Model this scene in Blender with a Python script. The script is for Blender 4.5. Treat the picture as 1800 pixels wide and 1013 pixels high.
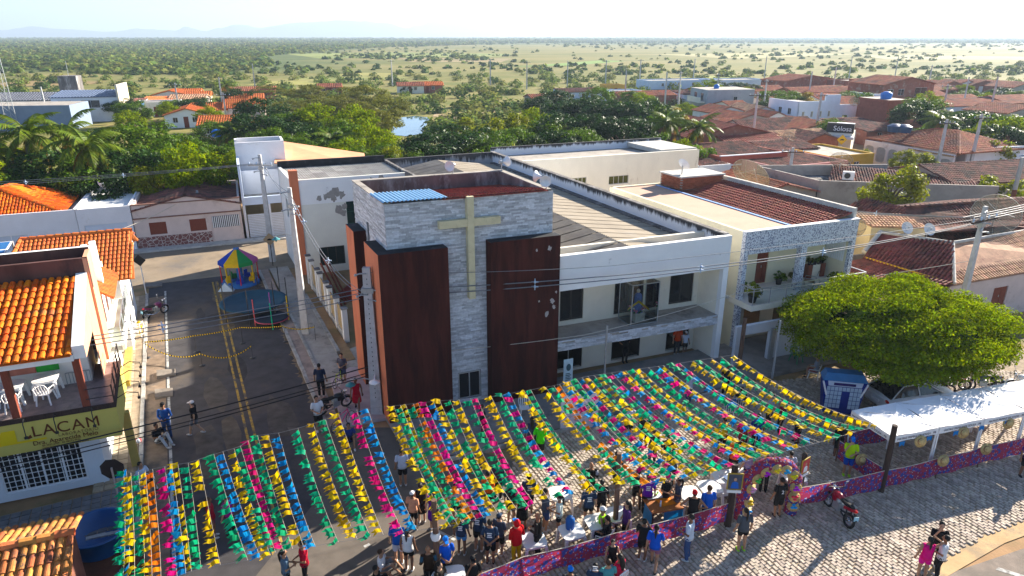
import bpy,math,random
import numpy as np
from mathutils import Vector,Matrix
for _o in list(bpy.data.objects):
 bpy.data.objects.remove(_o,do_unlink=True)
SC=bpy.context.scene
COL=SC.collection
R=math.radians
rng=random.Random(7)
# ------ camera, sky, sun, exposure
CAM_H=17.0
PITCH=R(20.3)
FOC=1200.0
cam_d=bpy.data.cameras.new('camera')
cam_d.sensor_width=36.0
cam_d.lens=24.0
cam_d.clip_start=0.2
cam_d.clip_end=60000
cam=bpy.data.objects.new('camera',cam_d)
COL.objects.link(cam)
cam.location=(0,0,CAM_H)
cam.rotation_euler=(math.pi/2-PITCH,0,0)
SC.camera=cam
SUN_AZ=43.0
SUN_EL=23.3
world=bpy.data.worlds.new('World')
SC.world=world
world.use_nodes=True
wn=world.node_tree
wbg=wn.nodes['Background']
sky=wn.nodes.new('ShaderNodeTexSky')
sky.sky_type='NISHITA'
sky.sun_disc=False
sky.sun_elevation=R(SUN_EL)
sky.sun_rotation=R(90-SUN_AZ)
sky.altitude=200
sky.air_density=0.75
sky.dust_density=0.25
sky.ozone_density=3.5
wn.links.new(sky.outputs[0],wbg.inputs[0])
wbg.inputs[1].default_value=0.06
sun_d=bpy.data.lights.new('sun','SUN')
sun_d.energy=5.0
sun_d.angle=R(0.55)
sun_d.color=(1.0,0.90,0.76)
sun=bpy.data.objects.new('sun',sun_d)
COL.objects.link(sun)
sd=Vector((math.cos(R(SUN_AZ))*math.cos(R(SUN_EL)),math.sin(R(SUN_AZ))*math.cos(R(SUN_EL)),math.sin(R(SUN_EL))))
sun.rotation_euler=sd.to_track_quat('Z','Y').to_euler()
sun.location=(0,0,60)
vs=SC.view_settings
vs.view_transform='Standard'
vs.look='None'
vs.exposure=1.95
vs.gamma=1.0
vs.use_curve_mapping=False
SC.render.engine='CYCLES'
cy=SC.cycles
cy.use_denoising=True
cy.max_bounces=6
cy.diffuse_bounces=3
cy.glossy_bounces=2
cy.transmission_bounces=4
cy.transparent_max_bounces=6
cy.volume_bounces=0
cy.caustics_reflective=False
cy.caustics_refractive=False
cy.sample_clamp_indirect=6.0
# ------ helpers
CP,SP=math.cos(PITCH),math.sin(PITCH)
def G(x,y,z=0.0):
 """World point at height z that the photograph shows at pixel (x, y) of its 1800 x 1013."""
 a=x-900.0
 b=506.5-y
 rx,ry,rz=a,FOC*CP+b*SP,-FOC*SP+b*CP
 t=(z-CAM_H)/rz
 return Vector((rx*t,ry*t,z))
def PX(p):
 """Column of the photograph in which a world point stands (used to say which one in labels)."""
 d=p[1]*CP-(p[2]-CAM_H)*SP
 return 900+FOC*p[0]/max(d,.1)
def tag(o,label=None,cat=None,group=None,kind=None):
 if label:
  o['label']=label
 if cat:
  o['category']=cat
 if group:
  o['group']=group
 if kind:
  o['kind']=kind
 return o
def empty(name,loc=(0,0,0),rz=0.0):
 o=bpy.data.objects.new(name,None)
 o.empty_display_size=.2
 COL.objects.link(o)
 o.location=loc
 o.rotation_euler=(0,0,rz)
 return o
def thing(name,label,cat,loc=(0,0,0),rz=0.0,group=None):
 return tag(empty(name,loc,rz),label,cat,group)
def ordw(n):
 s=['first','second','third','fourth','fifth','sixth','seventh','eighth','ninth','tenth','eleventh','twelfth']
 if n<=12:
  return s[n-1]
 return '%d%s'%(n,'th' if 10<=n%100<=20 else{1:'st',2:'nd',3:'rd'}.get(n%10,'th'))
def children(o):
 return[c for c in bpy.data.objects if c.parent==o]
KIDS={}
def copy_tree(o,parent=None):
 c=o.copy()
 COL.objects.link(c)
 c.parent=parent
 for ch in KIDS.get(o.name,[]):
  k=copy_tree(ch,c)
  KIDS.setdefault(c.name,[]).append(k)
 return c
def setparent(o,parent):
 o.parent=parent
 KIDS.setdefault(parent.name,[]).append(o)
class MB:
 """Collects faces and makes one mesh object of them."""
 def __init__(s):
  s.v=[]
  s.f=[]
  s.m=[]
  s.sm=[]
 def add(s,vs_,fs,mi=0,sm=False):
  b=len(s.v)
  s.v.extend([tuple(p)for p in vs_])
  for f in fs:
   s.f.append([b+i for i in f])
   s.m.append(mi)
   s.sm.append(sm)
  return s
 def quad(s,a,b,c,d,mi=0):
  return s.add([a,b,c,d],[(0,1,2,3)],mi)
 def poly(s,pts,mi=0):
  return s.add(pts,[tuple(range(len(pts)))],mi)
 def hexa(s,p,mi=0):
  """8 corners: 4 bottom (ccw), 4 top."""
  return s.add(p,[(3,2,1,0),(4,5,6,7),(0,1,5,4),(1,2,6,5),(2,3,7,6),(3,0,4,7)],mi)
 def box(s,c,sx,sy,sz,rz=0.0,mi=0):
  """box with centre of base c"""
  ca,sa=math.cos(rz),math.sin(rz)
  pts=[]
  for z in(0,sz):
   for(x,y)in((-.5,-.5),(.5,-.5),(.5,.5),(-.5,.5)):
    x*=sx
    y*=sy
    pts.append((c[0]+x*ca-y*sa,c[1]+x*sa+y*ca,c[2]+z))
  return s.hexa(pts,mi)
 def prism(s,poly,z0,z1,mi=0,top=None):
  n=len(poly)
  vs_=[(p[0],p[1],z0)for p in poly]+[(p[0],p[1],z1)for p in poly]
  s.add(vs_,[tuple(range(n-1,-1,-1))]+[(i,(i+1)%n,n+(i+1)%n,n+i)for i in range(n)],mi)
  s.add(vs_,[tuple(range(n,2*n))],mi if top is None else top)
  return s
 def bar(s,p,q,w,h=None,mi=0):
  """square bar from p to q"""
  p,q=Vector(p),Vector(q)
  h=h or w
  d=(q-p).normalized()
  up=Vector((0,0,1))if abs(d.z)<.95 else Vector((0,1,0))
  x=d.cross(up).normalized()
  y=x.cross(d).normalized()
  pts=[]
  for e in(p,q):
   for(a,b)in((-1,-1),(1,-1),(1,1),(-1,1)):
    pts.append(e+x*(a*w/2)+y*(b*h/2))
  return s.hexa(pts,mi)
 def tube(s,path,r,n=6,mi=0,cap=True,sm=True):
  path=[Vector(p)for p in path]
  rs=r if isinstance(r,(list,tuple))else[r]*len(path)
  vs_=[]
  px=None
  for i,p in enumerate(path):
   d=(path[min(i+1,len(path)-1)]-path[max(i-1,0)]).normalized()
   if px is None:
    up=Vector((0,0,1))if abs(d.z)<.9 else Vector((1,0,0))
    px=d.cross(up).normalized()
   px=(px-d*px.dot(d)).normalized()
   y=d.cross(px)
   for k in range(n):
    a=2*math.pi*k/n
    vs_.append(p+px*(math.cos(a)*rs[i])+y*(math.sin(a)*rs[i]))
  fs=[]
  for i in range(len(path)-1):
   for k in range(n):
    fs.append((i*n+k,i*n+(k+1)%n,(i+1)*n+(k+1)%n,(i+1)*n+k))
  s.add(vs_,fs,mi,sm)
  if cap:
   s.add(vs_,[tuple(range(n-1,-1,-1)),tuple(range((len(path)-1)*n,len(path)*n))],mi)
  return s
 def lathe(s,prof,c=(0,0,0),n=12,mi=0,sm=True,sx=1,sy=1):
  """prof: list of (radius, z)"""
  vs_=[]
  for(r,z)in prof:
   for k in range(n):
    a=2*math.pi*k/n
    vs_.append((c[0]+sx*r*math.cos(a),c[1]+sy*r*math.sin(a),c[2]+z))
  fs=[]
  for i in range(len(prof)-1):
   for k in range(n):
    fs.append((i*n+k,i*n+(k+1)%n,(i+1)*n+(k+1)%n,(i+1)*n+k))
  s.add(vs_,fs,mi,sm)
  if prof[0][0]>1e-4:
   s.add(vs_,[tuple(range(n-1,-1,-1))],mi)
  if prof[-1][0]>1e-4:
   s.add(vs_,[tuple(range((len(prof)-1)*n,len(prof)*n))],mi)
  return s
 def ell(s,c,rx,ry,rz,n=10,m=6,mi=0,M=None):
  vs_=[]
  for i in range(m+1):
   t=math.pi*i/m
   for k in range(n):
    a=2*math.pi*k/n
    p=Vector((rx*math.sin(t)*math.cos(a),ry*math.sin(t)*math.sin(a),-rz*math.cos(t)))
    if M is not None:
     p=M@p
    vs_.append((c[0]+p.x,c[1]+p.y,c[2]+p.z))
  fs=[]
  for i in range(m):
   for k in range(n):
    fs.append((i*n+k,i*n+(k+1)%n,(i+1)*n+(k+1)%n,(i+1)*n+k))
  return s.add(vs_,fs,mi,True)
 def torus(s,c,Rr,r,axis='X',n=20,m=6,mi=0):
  vs_=[]
  for i in range(n):
   a=2*math.pi*i/n
   for k in range(m):
    b=2*math.pi*k/m
    q=Rr+r*math.cos(b)
    u_,w_,h_=q*math.cos(a),q*math.sin(a),r*math.sin(b)
    p={'X':(h_,u_,w_),'Y':(u_,h_,w_),'Z':(u_,w_,h_)}[axis]
    vs_.append((c[0]+p[0],c[1]+p[1],c[2]+p[2]))
  fs=[]
  for i in range(n):
   for k in range(m):
    fs.append((i*m+k,i*m+(k+1)%m,((i+1)%n)*m+(k+1)%m,((i+1)%n)*m+k))
  return s.add(vs_,fs,mi,True)
 def wall(s,P,Q,th,z0,z1,openings=(),mi=0,inner=None,topmi=None):
  """wall from P to Q (outer face), thickness to the left of P->Q; openings (s0,s1,z0,z1)"""
  P=Vector((P[0],P[1],0))
  Q=Vector((Q[0],Q[1],0))
  Ln=(Q-P).length
  d=(Q-P)/Ln
  nn=Vector((-d.y,d.x,0))*th
  inner=mi if inner is None else inner
  topmi=mi if topmi is None else topmi
  ss=sorted({0,Ln}|{max(0,min(Ln,o[i]))for o in openings for i in(0,1)})
  zs=sorted({z0,z1}|{max(z0,min(z1,o[i]))for o in openings for i in(2,3)})
  def pt(a,z,k=0):
   return P+d*a+nn*k+Vector((0,0,z))
  for i in range(len(ss)-1):
   for j in range(len(zs)-1):
    a,b,e,f=ss[i],ss[i+1],zs[j],zs[j+1]
    ca,cz=(a+b)/2,(e+f)/2
    if any(o[0]<ca<o[1]and o[2]<cz<o[3]for o in openings):
     continue
    s.quad(pt(a,e),pt(b,e),pt(b,f),pt(a,f),mi)
    s.quad(pt(b,e,1),pt(a,e,1),pt(a,f,1),pt(b,f,1),inner)
  s.quad(pt(0,z1),pt(Ln,z1),pt(Ln,z1,1),pt(0,z1,1),topmi)
  s.quad(pt(0,z0,1),pt(Ln,z0,1),pt(Ln,z0),pt(0,z0),mi)
  s.quad(pt(0,z0,1),pt(0,z0),pt(0,z1),pt(0,z1,1),mi)
  s.quad(pt(Ln,z0),pt(Ln,z0,1),pt(Ln,z1,1),pt(Ln,z1),mi)
  for(a,b,e,f)in openings:
   s.quad(pt(a,e),pt(a,e,1),pt(a,f,1),pt(a,f),mi)
   s.quad(pt(b,e,1),pt(b,e),pt(b,f),pt(b,f,1),mi)
   s.quad(pt(a,f),pt(a,f,1),pt(b,f,1),pt(b,f),mi)
   s.quad(pt(a,e,1),pt(a,e),pt(b,e),pt(b,e,1),mi)
  return s
 def mesh(s,name,mats=None,merge=False):
  me=bpy.data.meshes.new(name)
  me.from_pydata(s.v,[],s.f)
  for m in(mats if isinstance(mats,(list,tuple))else[mats]):
   if m is not None:
    me.materials.append(m)
  me.polygons.foreach_set('material_index',s.m)
  me.polygons.foreach_set('use_smooth',s.sm)
  me.update()
  return me
 def build(s,name,mats=None,parent=None,world=True,kind=None):
  """world=True: the vertices are world coordinates and the parent is an unrotated empty."""
  o=bpy.data.objects.new(name,s.mesh(name,mats))
  COL.objects.link(o)
  if parent is not None:
   setparent(o,parent)
   if world:
    o.location=-origin(parent)
  if kind:
   o['kind']=kind
  return o
def origin(o):
 v=Vector((0,0,0))
 while o is not None:
  v=v+Vector(o.location)
  o=o.parent
 return v
def obj_from_mesh(name,me,parent=None,loc=(0,0,0),rot=(0,0,0),mat=None,scale=None):
 o=bpy.data.objects.new(name,me)
 COL.objects.link(o)
 if parent is not None:
  setparent(o,parent)
 o.location=loc
 o.rotation_euler=rot
 if scale is not None:
  o.scale=scale
 if mat is not None:
  o.material_slots[0].link='OBJECT'
  o.material_slots[0].material=mat
 return o
def np_mesh(name,verts,faces,mat,smooth=False):
 """verts (N,3), faces (M,k) with the same k for all."""
 me=bpy.data.meshes.new(name)
 nv,nf,k=len(verts),len(faces),faces.shape[1]
 me.vertices.add(nv)
 me.vertices.foreach_set('co',np.ascontiguousarray(verts,dtype=np.float32).ravel())
 me.loops.add(nf*k)
 me.loops.foreach_set('vertex_index',np.ascontiguousarray(faces,dtype=np.int32).ravel())
 me.polygons.add(nf)
 me.polygons.foreach_set('loop_start',np.arange(0,nf*k,k,dtype=np.int32))
 me.polygons.foreach_set('loop_total',np.full(nf,k,dtype=np.int32))
 if smooth:
  me.polygons.foreach_set('use_smooth',np.ones(nf,dtype=bool))
 if mat is not None:
  me.materials.append(mat)
 me.update(calc_edges=True)
 return me
# ------ materials
MATS={}
def rich(c,k=1.12):
 """the place's strong colours: a little more saturated"""
 m_=(c[0]+c[1]+c[2])/3
 return tuple(max(.002,min(.86,m_+(v-m_)*k))for v in c)
def mat(name,col,rough=.85,var=.12,scale=2.0,bump=0.0,bscale=30.0,spec=.25,metal=0.0,rnd=0.0,trans=0.0,col2=None,patch=None,patchscale=.6,stretch=None,alpha=None,hue=0.0,detail=4.0):
 """Procedural surface: colour broken by noise; rnd varies it per object and mesh island; patch adds worn spots."""
 if name in MATS:
  return MATS[name]
 col=rich(col)
 col2=rich(col2)if col2 else None
 patch=(rich(patch[0]),patch[1])if patch else None
 m=bpy.data.materials.new(name)
 m.use_nodes=True
 nt=m.node_tree
 N,Lk=nt.nodes,nt.links
 b=N['Principled BSDF']
 b.inputs['Roughness'].default_value=rough
 b.inputs['Metallic'].default_value=metal
 b.inputs['Specular IOR Level'].default_value=spec
 geo=N.new('ShaderNodeNewGeometry')
 pos=geo.outputs['Position']
 if stretch:
  mp=N.new('ShaderNodeMapping')
  mp.inputs['Scale'].default_value=stretch
  Lk.new(pos,mp.inputs[0])
  pos=mp.outputs[0]
 nz=N.new('ShaderNodeTexNoise')
 nz.inputs['Scale'].default_value=scale
 nz.inputs['Detail'].default_value=detail
 nz.inputs['Roughness'].default_value=.6
 Lk.new(pos,nz.inputs['Vector'])
 mr=N.new('ShaderNodeMapRange')
 mr.inputs[1].default_value=.3
 mr.inputs[2].default_value=.7
 Lk.new(nz.outputs[0],mr.inputs[0])
 mix=N.new('ShaderNodeMix')
 mix.data_type='RGBA'
 c2=col2 if col2 else tuple(min(1,c*(1+var))for c in col)
 c1=col if col2 else tuple(c*(1-var)for c in col)
 mix.inputs[6].default_value=(*c1,1)
 mix.inputs[7].default_value=(*c2,1)
 Lk.new(mr.outputs[0],mix.inputs[0])
 out=mix.outputs[2]
 if patch:
  pc,amount=patch
  n2=N.new('ShaderNodeTexNoise')
  n2 .inputs['Scale'].default_value=patchscale
  n2 .inputs['Detail'].default_value=8
  n2 .inputs['Roughness'].default_value=.7
  Lk.new(pos,n2 .inputs['Vector'])
  r2=N.new('ShaderNodeMapRange')
  r2 .inputs[1].default_value=1-amount-.06
  r2 .inputs[2].default_value=1-amount+.06
  Lk.new(n2 .outputs[0],r2 .inputs[0])
  mx=N.new('ShaderNodeMix')
  mx.data_type='RGBA'
  Lk.new(r2 .outputs[0],mx.inputs[0])
  Lk.new(out,mx.inputs[6])
  mx.inputs[7].default_value=(*pc,1)
  out=mx.outputs[2]
 if rnd:
  oi=N.new('ShaderNodeObjectInfo')
  ad=N.new('ShaderNodeMath')
  ad.operation='ADD'
  Lk.new(oi.outputs['Random'],ad.inputs[0])
  Lk.new(geo.outputs['Random Per Island'],ad.inputs[1])
  fr=N.new('ShaderNodeMath')
  fr.operation='FRACT'
  Lk.new(ad.outputs[0],fr.inputs[0])
  r3=N.new('ShaderNodeMapRange')
  r3 .inputs[3].default_value=1-rnd
  r3 .inputs[4].default_value=1+rnd
  Lk.new(fr.outputs[0],r3 .inputs[0])
  hs=N.new('ShaderNodeHueSaturation')
  Lk.new(r3 .outputs[0],hs.inputs['Value'])
  if hue:
   r4=N.new('ShaderNodeMapRange')
   r4 .inputs[3].default_value=.5-hue
   r4 .inputs[4].default_value=.5+hue
   ml=N.new('ShaderNodeMath')
   ml.operation='MULTIPLY'
   ml.inputs[1].default_value=7.31
   Lk.new(fr.outputs[0],ml.inputs[0])
   f2=N.new('ShaderNodeMath')
   f2 .operation='FRACT'
   Lk.new(ml.outputs[0],f2 .inputs[0])
   Lk.new(f2 .outputs[0],r4 .inputs[0])
   Lk.new(r4 .outputs[0],hs.inputs['Hue'])
  Lk.new(out,hs.inputs['Color'])
  out=hs.outputs[0]
 Lk.new(out,b.inputs['Base Color'])
 if bump:
  nb=N.new('ShaderNodeTexNoise')
  nb.inputs['Scale'].default_value=bscale
  nb.inputs['Detail'].default_value=3
  Lk.new(pos,nb.inputs['Vector'])
  bp=N.new('ShaderNodeBump')
  bp.inputs['Strength'].default_value=min(1,bump)
  bp.inputs['Distance'].default_value=.03
  Lk.new(nb.outputs[0],bp.inputs['Height'])
  Lk.new(bp.outputs[0],b.inputs['Normal'])
 if trans:
  tr=N.new('ShaderNodeBsdfTranslucent')
  Lk.new(out,tr.inputs[0])
  ms=N.new('ShaderNodeMixShader')
  ms.inputs[0].default_value=trans
  Lk.new(b.outputs[0],ms.inputs[1])
  Lk.new(tr.outputs[0],ms.inputs[2])
  Lk.new(ms.outputs[0],N['Material Output'].inputs[0])
 MATS[name]=m
 return m
def glass(name,col=(.8,.9,.9),rough=.03,clear=.75):
 """Thin architectural glass: mostly clear with a gloss."""
 if name in MATS:
  return MATS[name]
 m=bpy.data.materials.new(name)
 m.use_nodes=True
 nt=m.node_tree
 N,Lk=nt.nodes,nt.links
 tr=N.new('ShaderNodeBsdfTransparent')
 tr.inputs[0].default_value=(*col,1)
 gl=N.new('ShaderNodeBsdfGlossy')
 gl.inputs['Roughness'].default_value=rough
 gl.inputs[0].default_value=(.9,.95,1,1)
 fr=N.new('ShaderNodeFresnel')
 fr.inputs[0].default_value=1.5
 ad=N.new('ShaderNodeMath')
 ad.operation='ADD'
 ad.inputs[1].default_value=1-clear-.2 if clear<.8 else.02
 Lk.new(fr.outputs[0],ad.inputs[0])
 ms=N.new('ShaderNodeMixShader')
 Lk.new(ad.outputs[0],ms.inputs[0])
 Lk.new(tr.outputs[0],ms.inputs[1])
 Lk.new(gl.outputs[0],ms.inputs[2])
 Lk.new(ms.outputs[0],N['Material Output'].inputs[0])
 N.remove(N['Principled BSDF'])
 MATS[name]=m
 return m
def text_mesh(body,size,depth=.008,align='LEFT',shear=0.0,space=1.0):
 cu=bpy.data.curves.new('lettering','FONT')
 cu.body=body
 cu.size=size
 cu.extrude=depth
 cu.align_x=align
 cu.shear=shear
 cu.space_character=space
 o=bpy.data.objects.new('lettering',cu)
 COL.objects.link(o)
 me=bpy.data.meshes.new_from_object(o)
 bpy.data.objects.remove(o,do_unlink=True)
 return me
def lettering(body,size,M,material,parent,depth=.008,align='LEFT',shear=0.0,space=1.0):
 """Raised letters; M maps text plane (x right, y up, z out) to the world."""
 me=text_mesh(body,size,depth,align,shear,space)
 me.transform(M)
 me.materials.clear()
 me.materials.append(material)
 o=bpy.data.objects.new('lettering',me)
 COL.objects.link(o)
 setparent(o,parent)
 o.location=-origin(parent)
 return o
def plane_matrix(o,x,y):
 x=Vector(x).normalized()
 y=(Vector(y)-x*Vector(y).dot(x)).normalized()
 z=x.cross(y)
 M=Matrix((x,y,z)).transposed().to_4x4()
 M.translation=Vector(o)
 return M
class Frame:
 """Ground frame: F(a, b, z) = O + a u + b v."""
 def __init__(s,O,ua,va=None):
  s.O=Vector((O[0],O[1],0))
  s.ua=ua
  va=ua+90 if va is None else va
  s.u=Vector((math.cos(R(ua)),math.sin(R(ua)),0))
  s.v=Vector((math.cos(R(va)),math.sin(R(va)),0))
 def __call__(s,a,b,z=0.0):
  return s.O+s.u*a+s.v*b+Vector((0,0,z))
 def box(s,mb,a0,a1,b0,b1,z0,z1,mi=0):
  return mb.hexa([s(a0,b0,z0),s(a1,b0,z0),s(a1,b1,z0),s(a0,b1,z0),s(a0,b0,z1),s(a1,b0,z1),s(a1,b1,z1),s(a0,b1,z1)],mi)
UA,VA=21.2,115.8
def smooth_noise(seed):
 r_=random.Random(seed)
 a=[(r_.uniform(0,6.28),r_.uniform(.6,1.4))for _ in range(6)]
 return lambda x,y:sum(math.sin(x*f*(i+1)*.7+p)*math.cos(y*f*(i+1)*.6+p*2)/(i+1)for i,(p,f)in enumerate(a))/1.8
# ------ palette
asphalt=mat('asphalt',(.056,.053,.056),.9,.25,1.2,.3,60,patch=((.085,.07,.058),.40),patchscale=.25)
asphalt_front=mat('asphalt_front',(.125,.108,.092),.9,.25,1.2,.3,60,patch=((.085,.075,.066),.42),patchscale=.3)
asphalt_worn=mat('asphalt_worn',(.25,.20,.145),.92,.22,.8,.3,50,patch=((.16,.14,.12),.42),patchscale=.2)
road_yellow=mat('road_yellow',(.36,.24,.06),.85,.3,6,patch=((.10,.085,.065),.47),patchscale=2.2)
road_white=mat('road_white',(.42,.42,.40),.85,.25,5,patch=((.14,.13,.12),.45),patchscale=2.2)
concrete=mat('concrete',(.36,.33,.29),.92,.2,1.6,.2,40,patch=((.2,.18,.16),.42),patchscale=.8)
concrete_pale=mat('concrete_pale',(.5,.48,.44),.9,.18,2,.2,40,patch=((.3,.28,.26),.38),patchscale=.9)
concrete_pole=mat('concrete_pole',(.46,.46,.46),.9,.15,3,.2,30,patch=((.28,.27,.26),.36),patchscale=1.2)
concrete_dark=mat('concrete_dark',(.14,.13,.125),.95,.4,1.2,.3,20,patch=((.34,.33,.32),.42),patchscale=.9,stretch=(1,1,.35))
kerbstone=mat('kerbstone',(.33,.32,.30),.9,.25,2,.2,30,patch=((.22,.2,.18),.4),patchscale=1.5,rnd=.1)
earth=mat('earth',(.30,.19,.105),.95,.3,.5,.4,12,patch=((.16,.15,.07),.45),patchscale=.15)
sand=mat('sand',(.46,.32,.18),.95,.2,1.0,.3,40,patch=((.3,.23,.15),.42),patchscale=.7)
cobble=mat('cobble',(.42,.36,.30),.9,.2,4,.3,40,rnd=.24,hue=.012)
cobble_bed=mat('cobble_bed',(.27,.215,.155),.95,.3,3,.3,40)
paver=mat('paver',(.38,.31,.22),.92,.2,3,.2,40,rnd=.12)
brickpave=mat('brickpave',(.26,.24,.235),.92,.2,3,.2,40,rnd=.15)
pink_floor=mat('pink_floor',(.42,.35,.36),.85,.12,2)
white_wall=mat('white_wall',(.80,.80,.78),.85,.05,1.0,.1,20,patch=((.55,.53,.5),.33),patchscale=.5,stretch=(1,1,.4))
white_peel=mat('white_peel',(.80,.80,.79),.85,.04,1.0,.1,20,patch=((.42,.42,.42),.30),patchscale=1.6)
white_stain=mat('white_stain',(.78,.79,.80),.85,.05,1.0,.15,20,patch=((.16,.15,.15),.40),patchscale=.8,stretch=(1,1,.3))
cream_wall=mat('cream_wall',(.74,.68,.54),.85,.06,1.0,.1,20,patch=((.58,.53,.43),.34),patchscale=.6)
cream_light=mat('cream_light',(.80,.75,.63),.85,.05,1.0,.1,20,patch=((.66,.62,.52),.32),patchscale=.8)
pink_wall=mat('pink_wall',(.66,.55,.50),.85,.06,1.5,patch=((.5,.4,.36),.36))
salmon=mat('salmon',(.64,.34,.22),.85,.08,1.2,patch=((.45,.25,.17),.36),patchscale=.8)
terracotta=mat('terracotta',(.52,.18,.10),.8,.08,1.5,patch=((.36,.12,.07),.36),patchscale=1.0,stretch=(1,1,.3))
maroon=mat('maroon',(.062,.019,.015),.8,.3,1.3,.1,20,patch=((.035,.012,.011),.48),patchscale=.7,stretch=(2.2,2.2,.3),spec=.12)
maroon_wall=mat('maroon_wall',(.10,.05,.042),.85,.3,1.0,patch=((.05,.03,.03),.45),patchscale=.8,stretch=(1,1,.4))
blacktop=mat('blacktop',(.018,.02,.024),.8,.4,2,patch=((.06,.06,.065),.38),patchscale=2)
plaster_bare=mat('plaster_bare',(.30,.28,.26),.95,.2,3,.3,30)
grey_plaster=mat('grey_plaster',(.36,.33,.30),.95,.15,1.0,.2,25,patch=((.25,.22,.2),.42),patchscale=.5)
brick_red=mat('brick_red',(.30,.105,.06),.92,.2,2,.2,30,rnd=.2)
mortar=mat('mortar',(.33,.29,.25),.95,.15,4)
ledge=mat('ledge_stone',(.50,.515,.54),.8,.16,9,.2,60,rnd=.30,hue=.008)
ledge_joint=mat('ledge_joint',(.26,.26,.265),.95,.2,6)
cross_paint=mat('cross_paint',(.60,.54,.36),.7,.08,3,patch=((.42,.37,.25),.36),patchscale=2)
tile_orange=mat('tile_orange',(.64,.145,.02),.75,.18,4,.2,30,rnd=.25,hue=.012,patch=((.42,.13,.05),.4),patchscale=1.2)
tile_new=mat('tile_new',(.54,.16,.055),.8,.12,3,.15,30,rnd=.12,hue=.008)
tile_red=mat('tile_red',(.27,.085,.06),.85,.2,3,.2,30,rnd=.2,hue=.01,patch=((.18,.07,.055),.42),patchscale=.9)
tile_far=mat('tile_far',(.36,.125,.07),.88,.25,.7,.2,10,rnd=.22,hue=.012,patch=((.2,.09,.065),.45),patchscale=.35)
tile_old=mat('tile_old',(.20,.085,.065),.92,.35,2,.3,20,rnd=.35,hue=.012,patch=((.075,.05,.045),.47),patchscale=.7)
tile_pale=mat('tile_pale',(.48,.30,.19),.9,.2,2,.2,20,rnd=.25,hue=.012,patch=((.28,.15,.1),.42),patchscale=.7)
cement_sheet=mat('cement_sheet',(.30,.265,.22),.92,.2,.9,.15,30,rnd=.12,patch=((.25,.22,.19),.45),patchscale=.6)
cement_white=mat('cement_white',(.40,.345,.27),.92,.12,.8,.1,30,patch=((.4,.37,.33),.36),patchscale=.5)
blue_sheet=mat('blue_sheet',(.33,.52,.68),.5,.1,3,metal=.2,spec=.5)
dark_glass=mat('dark_glass',(.012,.014,.016),.08,.3,2,spec=.6)
door_dark=mat('door_dark',(.02,.02,.022),.5,.3,3,spec=.4)
frame_dark=mat('frame_dark',(.03,.028,.026),.5,.2,4,spec=.4)
alu=mat('alu',(.55,.56,.57),.4,.08,6,metal=.7,spec=.5)
steel=mat('steel',(.42,.44,.46),.45,.1,6,metal=.6,spec=.5)
galv=mat('galv',(.34,.36,.37),.5,.12,6,metal=.5,spec=.5)
black_iron=mat('black_iron',(.02,.02,.021),.55,.2,5,spec=.4)
wood_red=mat('wood_red',(.19,.055,.035),.7,.2,5,.15,20,stretch=(6,6,1))
wood_post=mat('wood_post',(.17,.10,.07),.9,.3,6,.4,20,stretch=(5,5,.6),patch=((.08,.055,.045),.45),patchscale=3)
wood_dark=mat('wood_dark',(.045,.03,.025),.9,.3,6,.3,20,stretch=(5,5,.6))
wood_table=mat('wood_table',(.30,.115,.04),.7,.2,4,stretch=(6,1,1))
white_plastic=mat('white_plastic',(.78,.78,.78),.45,.03,3,spec=.4)
white_paint=mat('white_paint',(.8,.8,.8),.6,.04,3,spec=.4)
dish_mesh=None
dish_white=mat('dish_white',(.72,.72,.72),.5,.06,4,spec=.4)
blue_plastic=mat('blue_plastic',(.012,.07,.20),.4,.1,3,spec=.5)
tank_blue=mat('tank_blue',(.02,.16,.50),.5,.1,3,spec=.4)
rubber=mat('rubber',(.018,.018,.018),.85,.2,8)
chrome=mat('chrome',(.6,.6,.62),.2,.05,8,metal=1.0,spec=.5)
tarp_white=mat('tarp_white',(.82,.82,.82),.7,.03,1.5,trans=.06,spec=.2)
straw=mat('straw',(.52,.38,.18),.92,.3,14,.4,50,rnd=.1)
sack=mat('sack',(.40,.27,.14),.95,.3,10,.5,40)
rope=mat('rope',(.55,.5,.42),.9,.1,5)
wire_m=mat('wire_m',(.20,.21,.23),.6,.1,3,metal=.3)
wire_black=mat('wire_black',(.02,.02,.022),.7,.1,3)
insulator=mat('insulator',(.45,.55,.68),.35,.1,4,spec=.5)
leaf_mats={'bright':mat('leaf_bright',(.17,.225,.006),.8,.25,.8,rnd=.5,hue=.025,trans=.42,spec=.0),'mid':mat('leaf_mid',(.080,.14,.012),.55,.25,.8,rnd=.4,hue=.02,trans=.38,spec=.12),'dark':mat('leaf_dark',(.024,.058,.010),.5,.3,.8,rnd=.4,hue=.015,trans=.3,spec=.12),'olive':mat('leaf_olive',(.135,.14,.022),.6,.25,.8,rnd=.35,hue=.02,trans=.38,spec=.12),'yellow':mat('leaf_yellow',(.20,.225,.012),.55,.25,.8,rnd=.4,hue=.02,trans=.42,spec=.12),'gold':mat('leaf_gold',(.28,.20,.02),.55,.25,.8,rnd=.35,hue=.02,trans=.4,spec=.12),'palm':mat('leaf_palm',(.105,.15,.018),.45,.25,.8,rnd=.35,hue=.025,trans=.35,spec=.12),'dry':mat('leaf_dry',(.25,.16,.03),.7,.25,.8,rnd=.3,hue=.02,trans=.3,spec=.12),}
bark=mat('bark',(.13,.10,.075),.95,.3,4,.4,20,stretch=(3,3,.6))
palm_bark=mat('palm_bark',(.20,.165,.13),.95,.25,5,.4,20)
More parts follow.
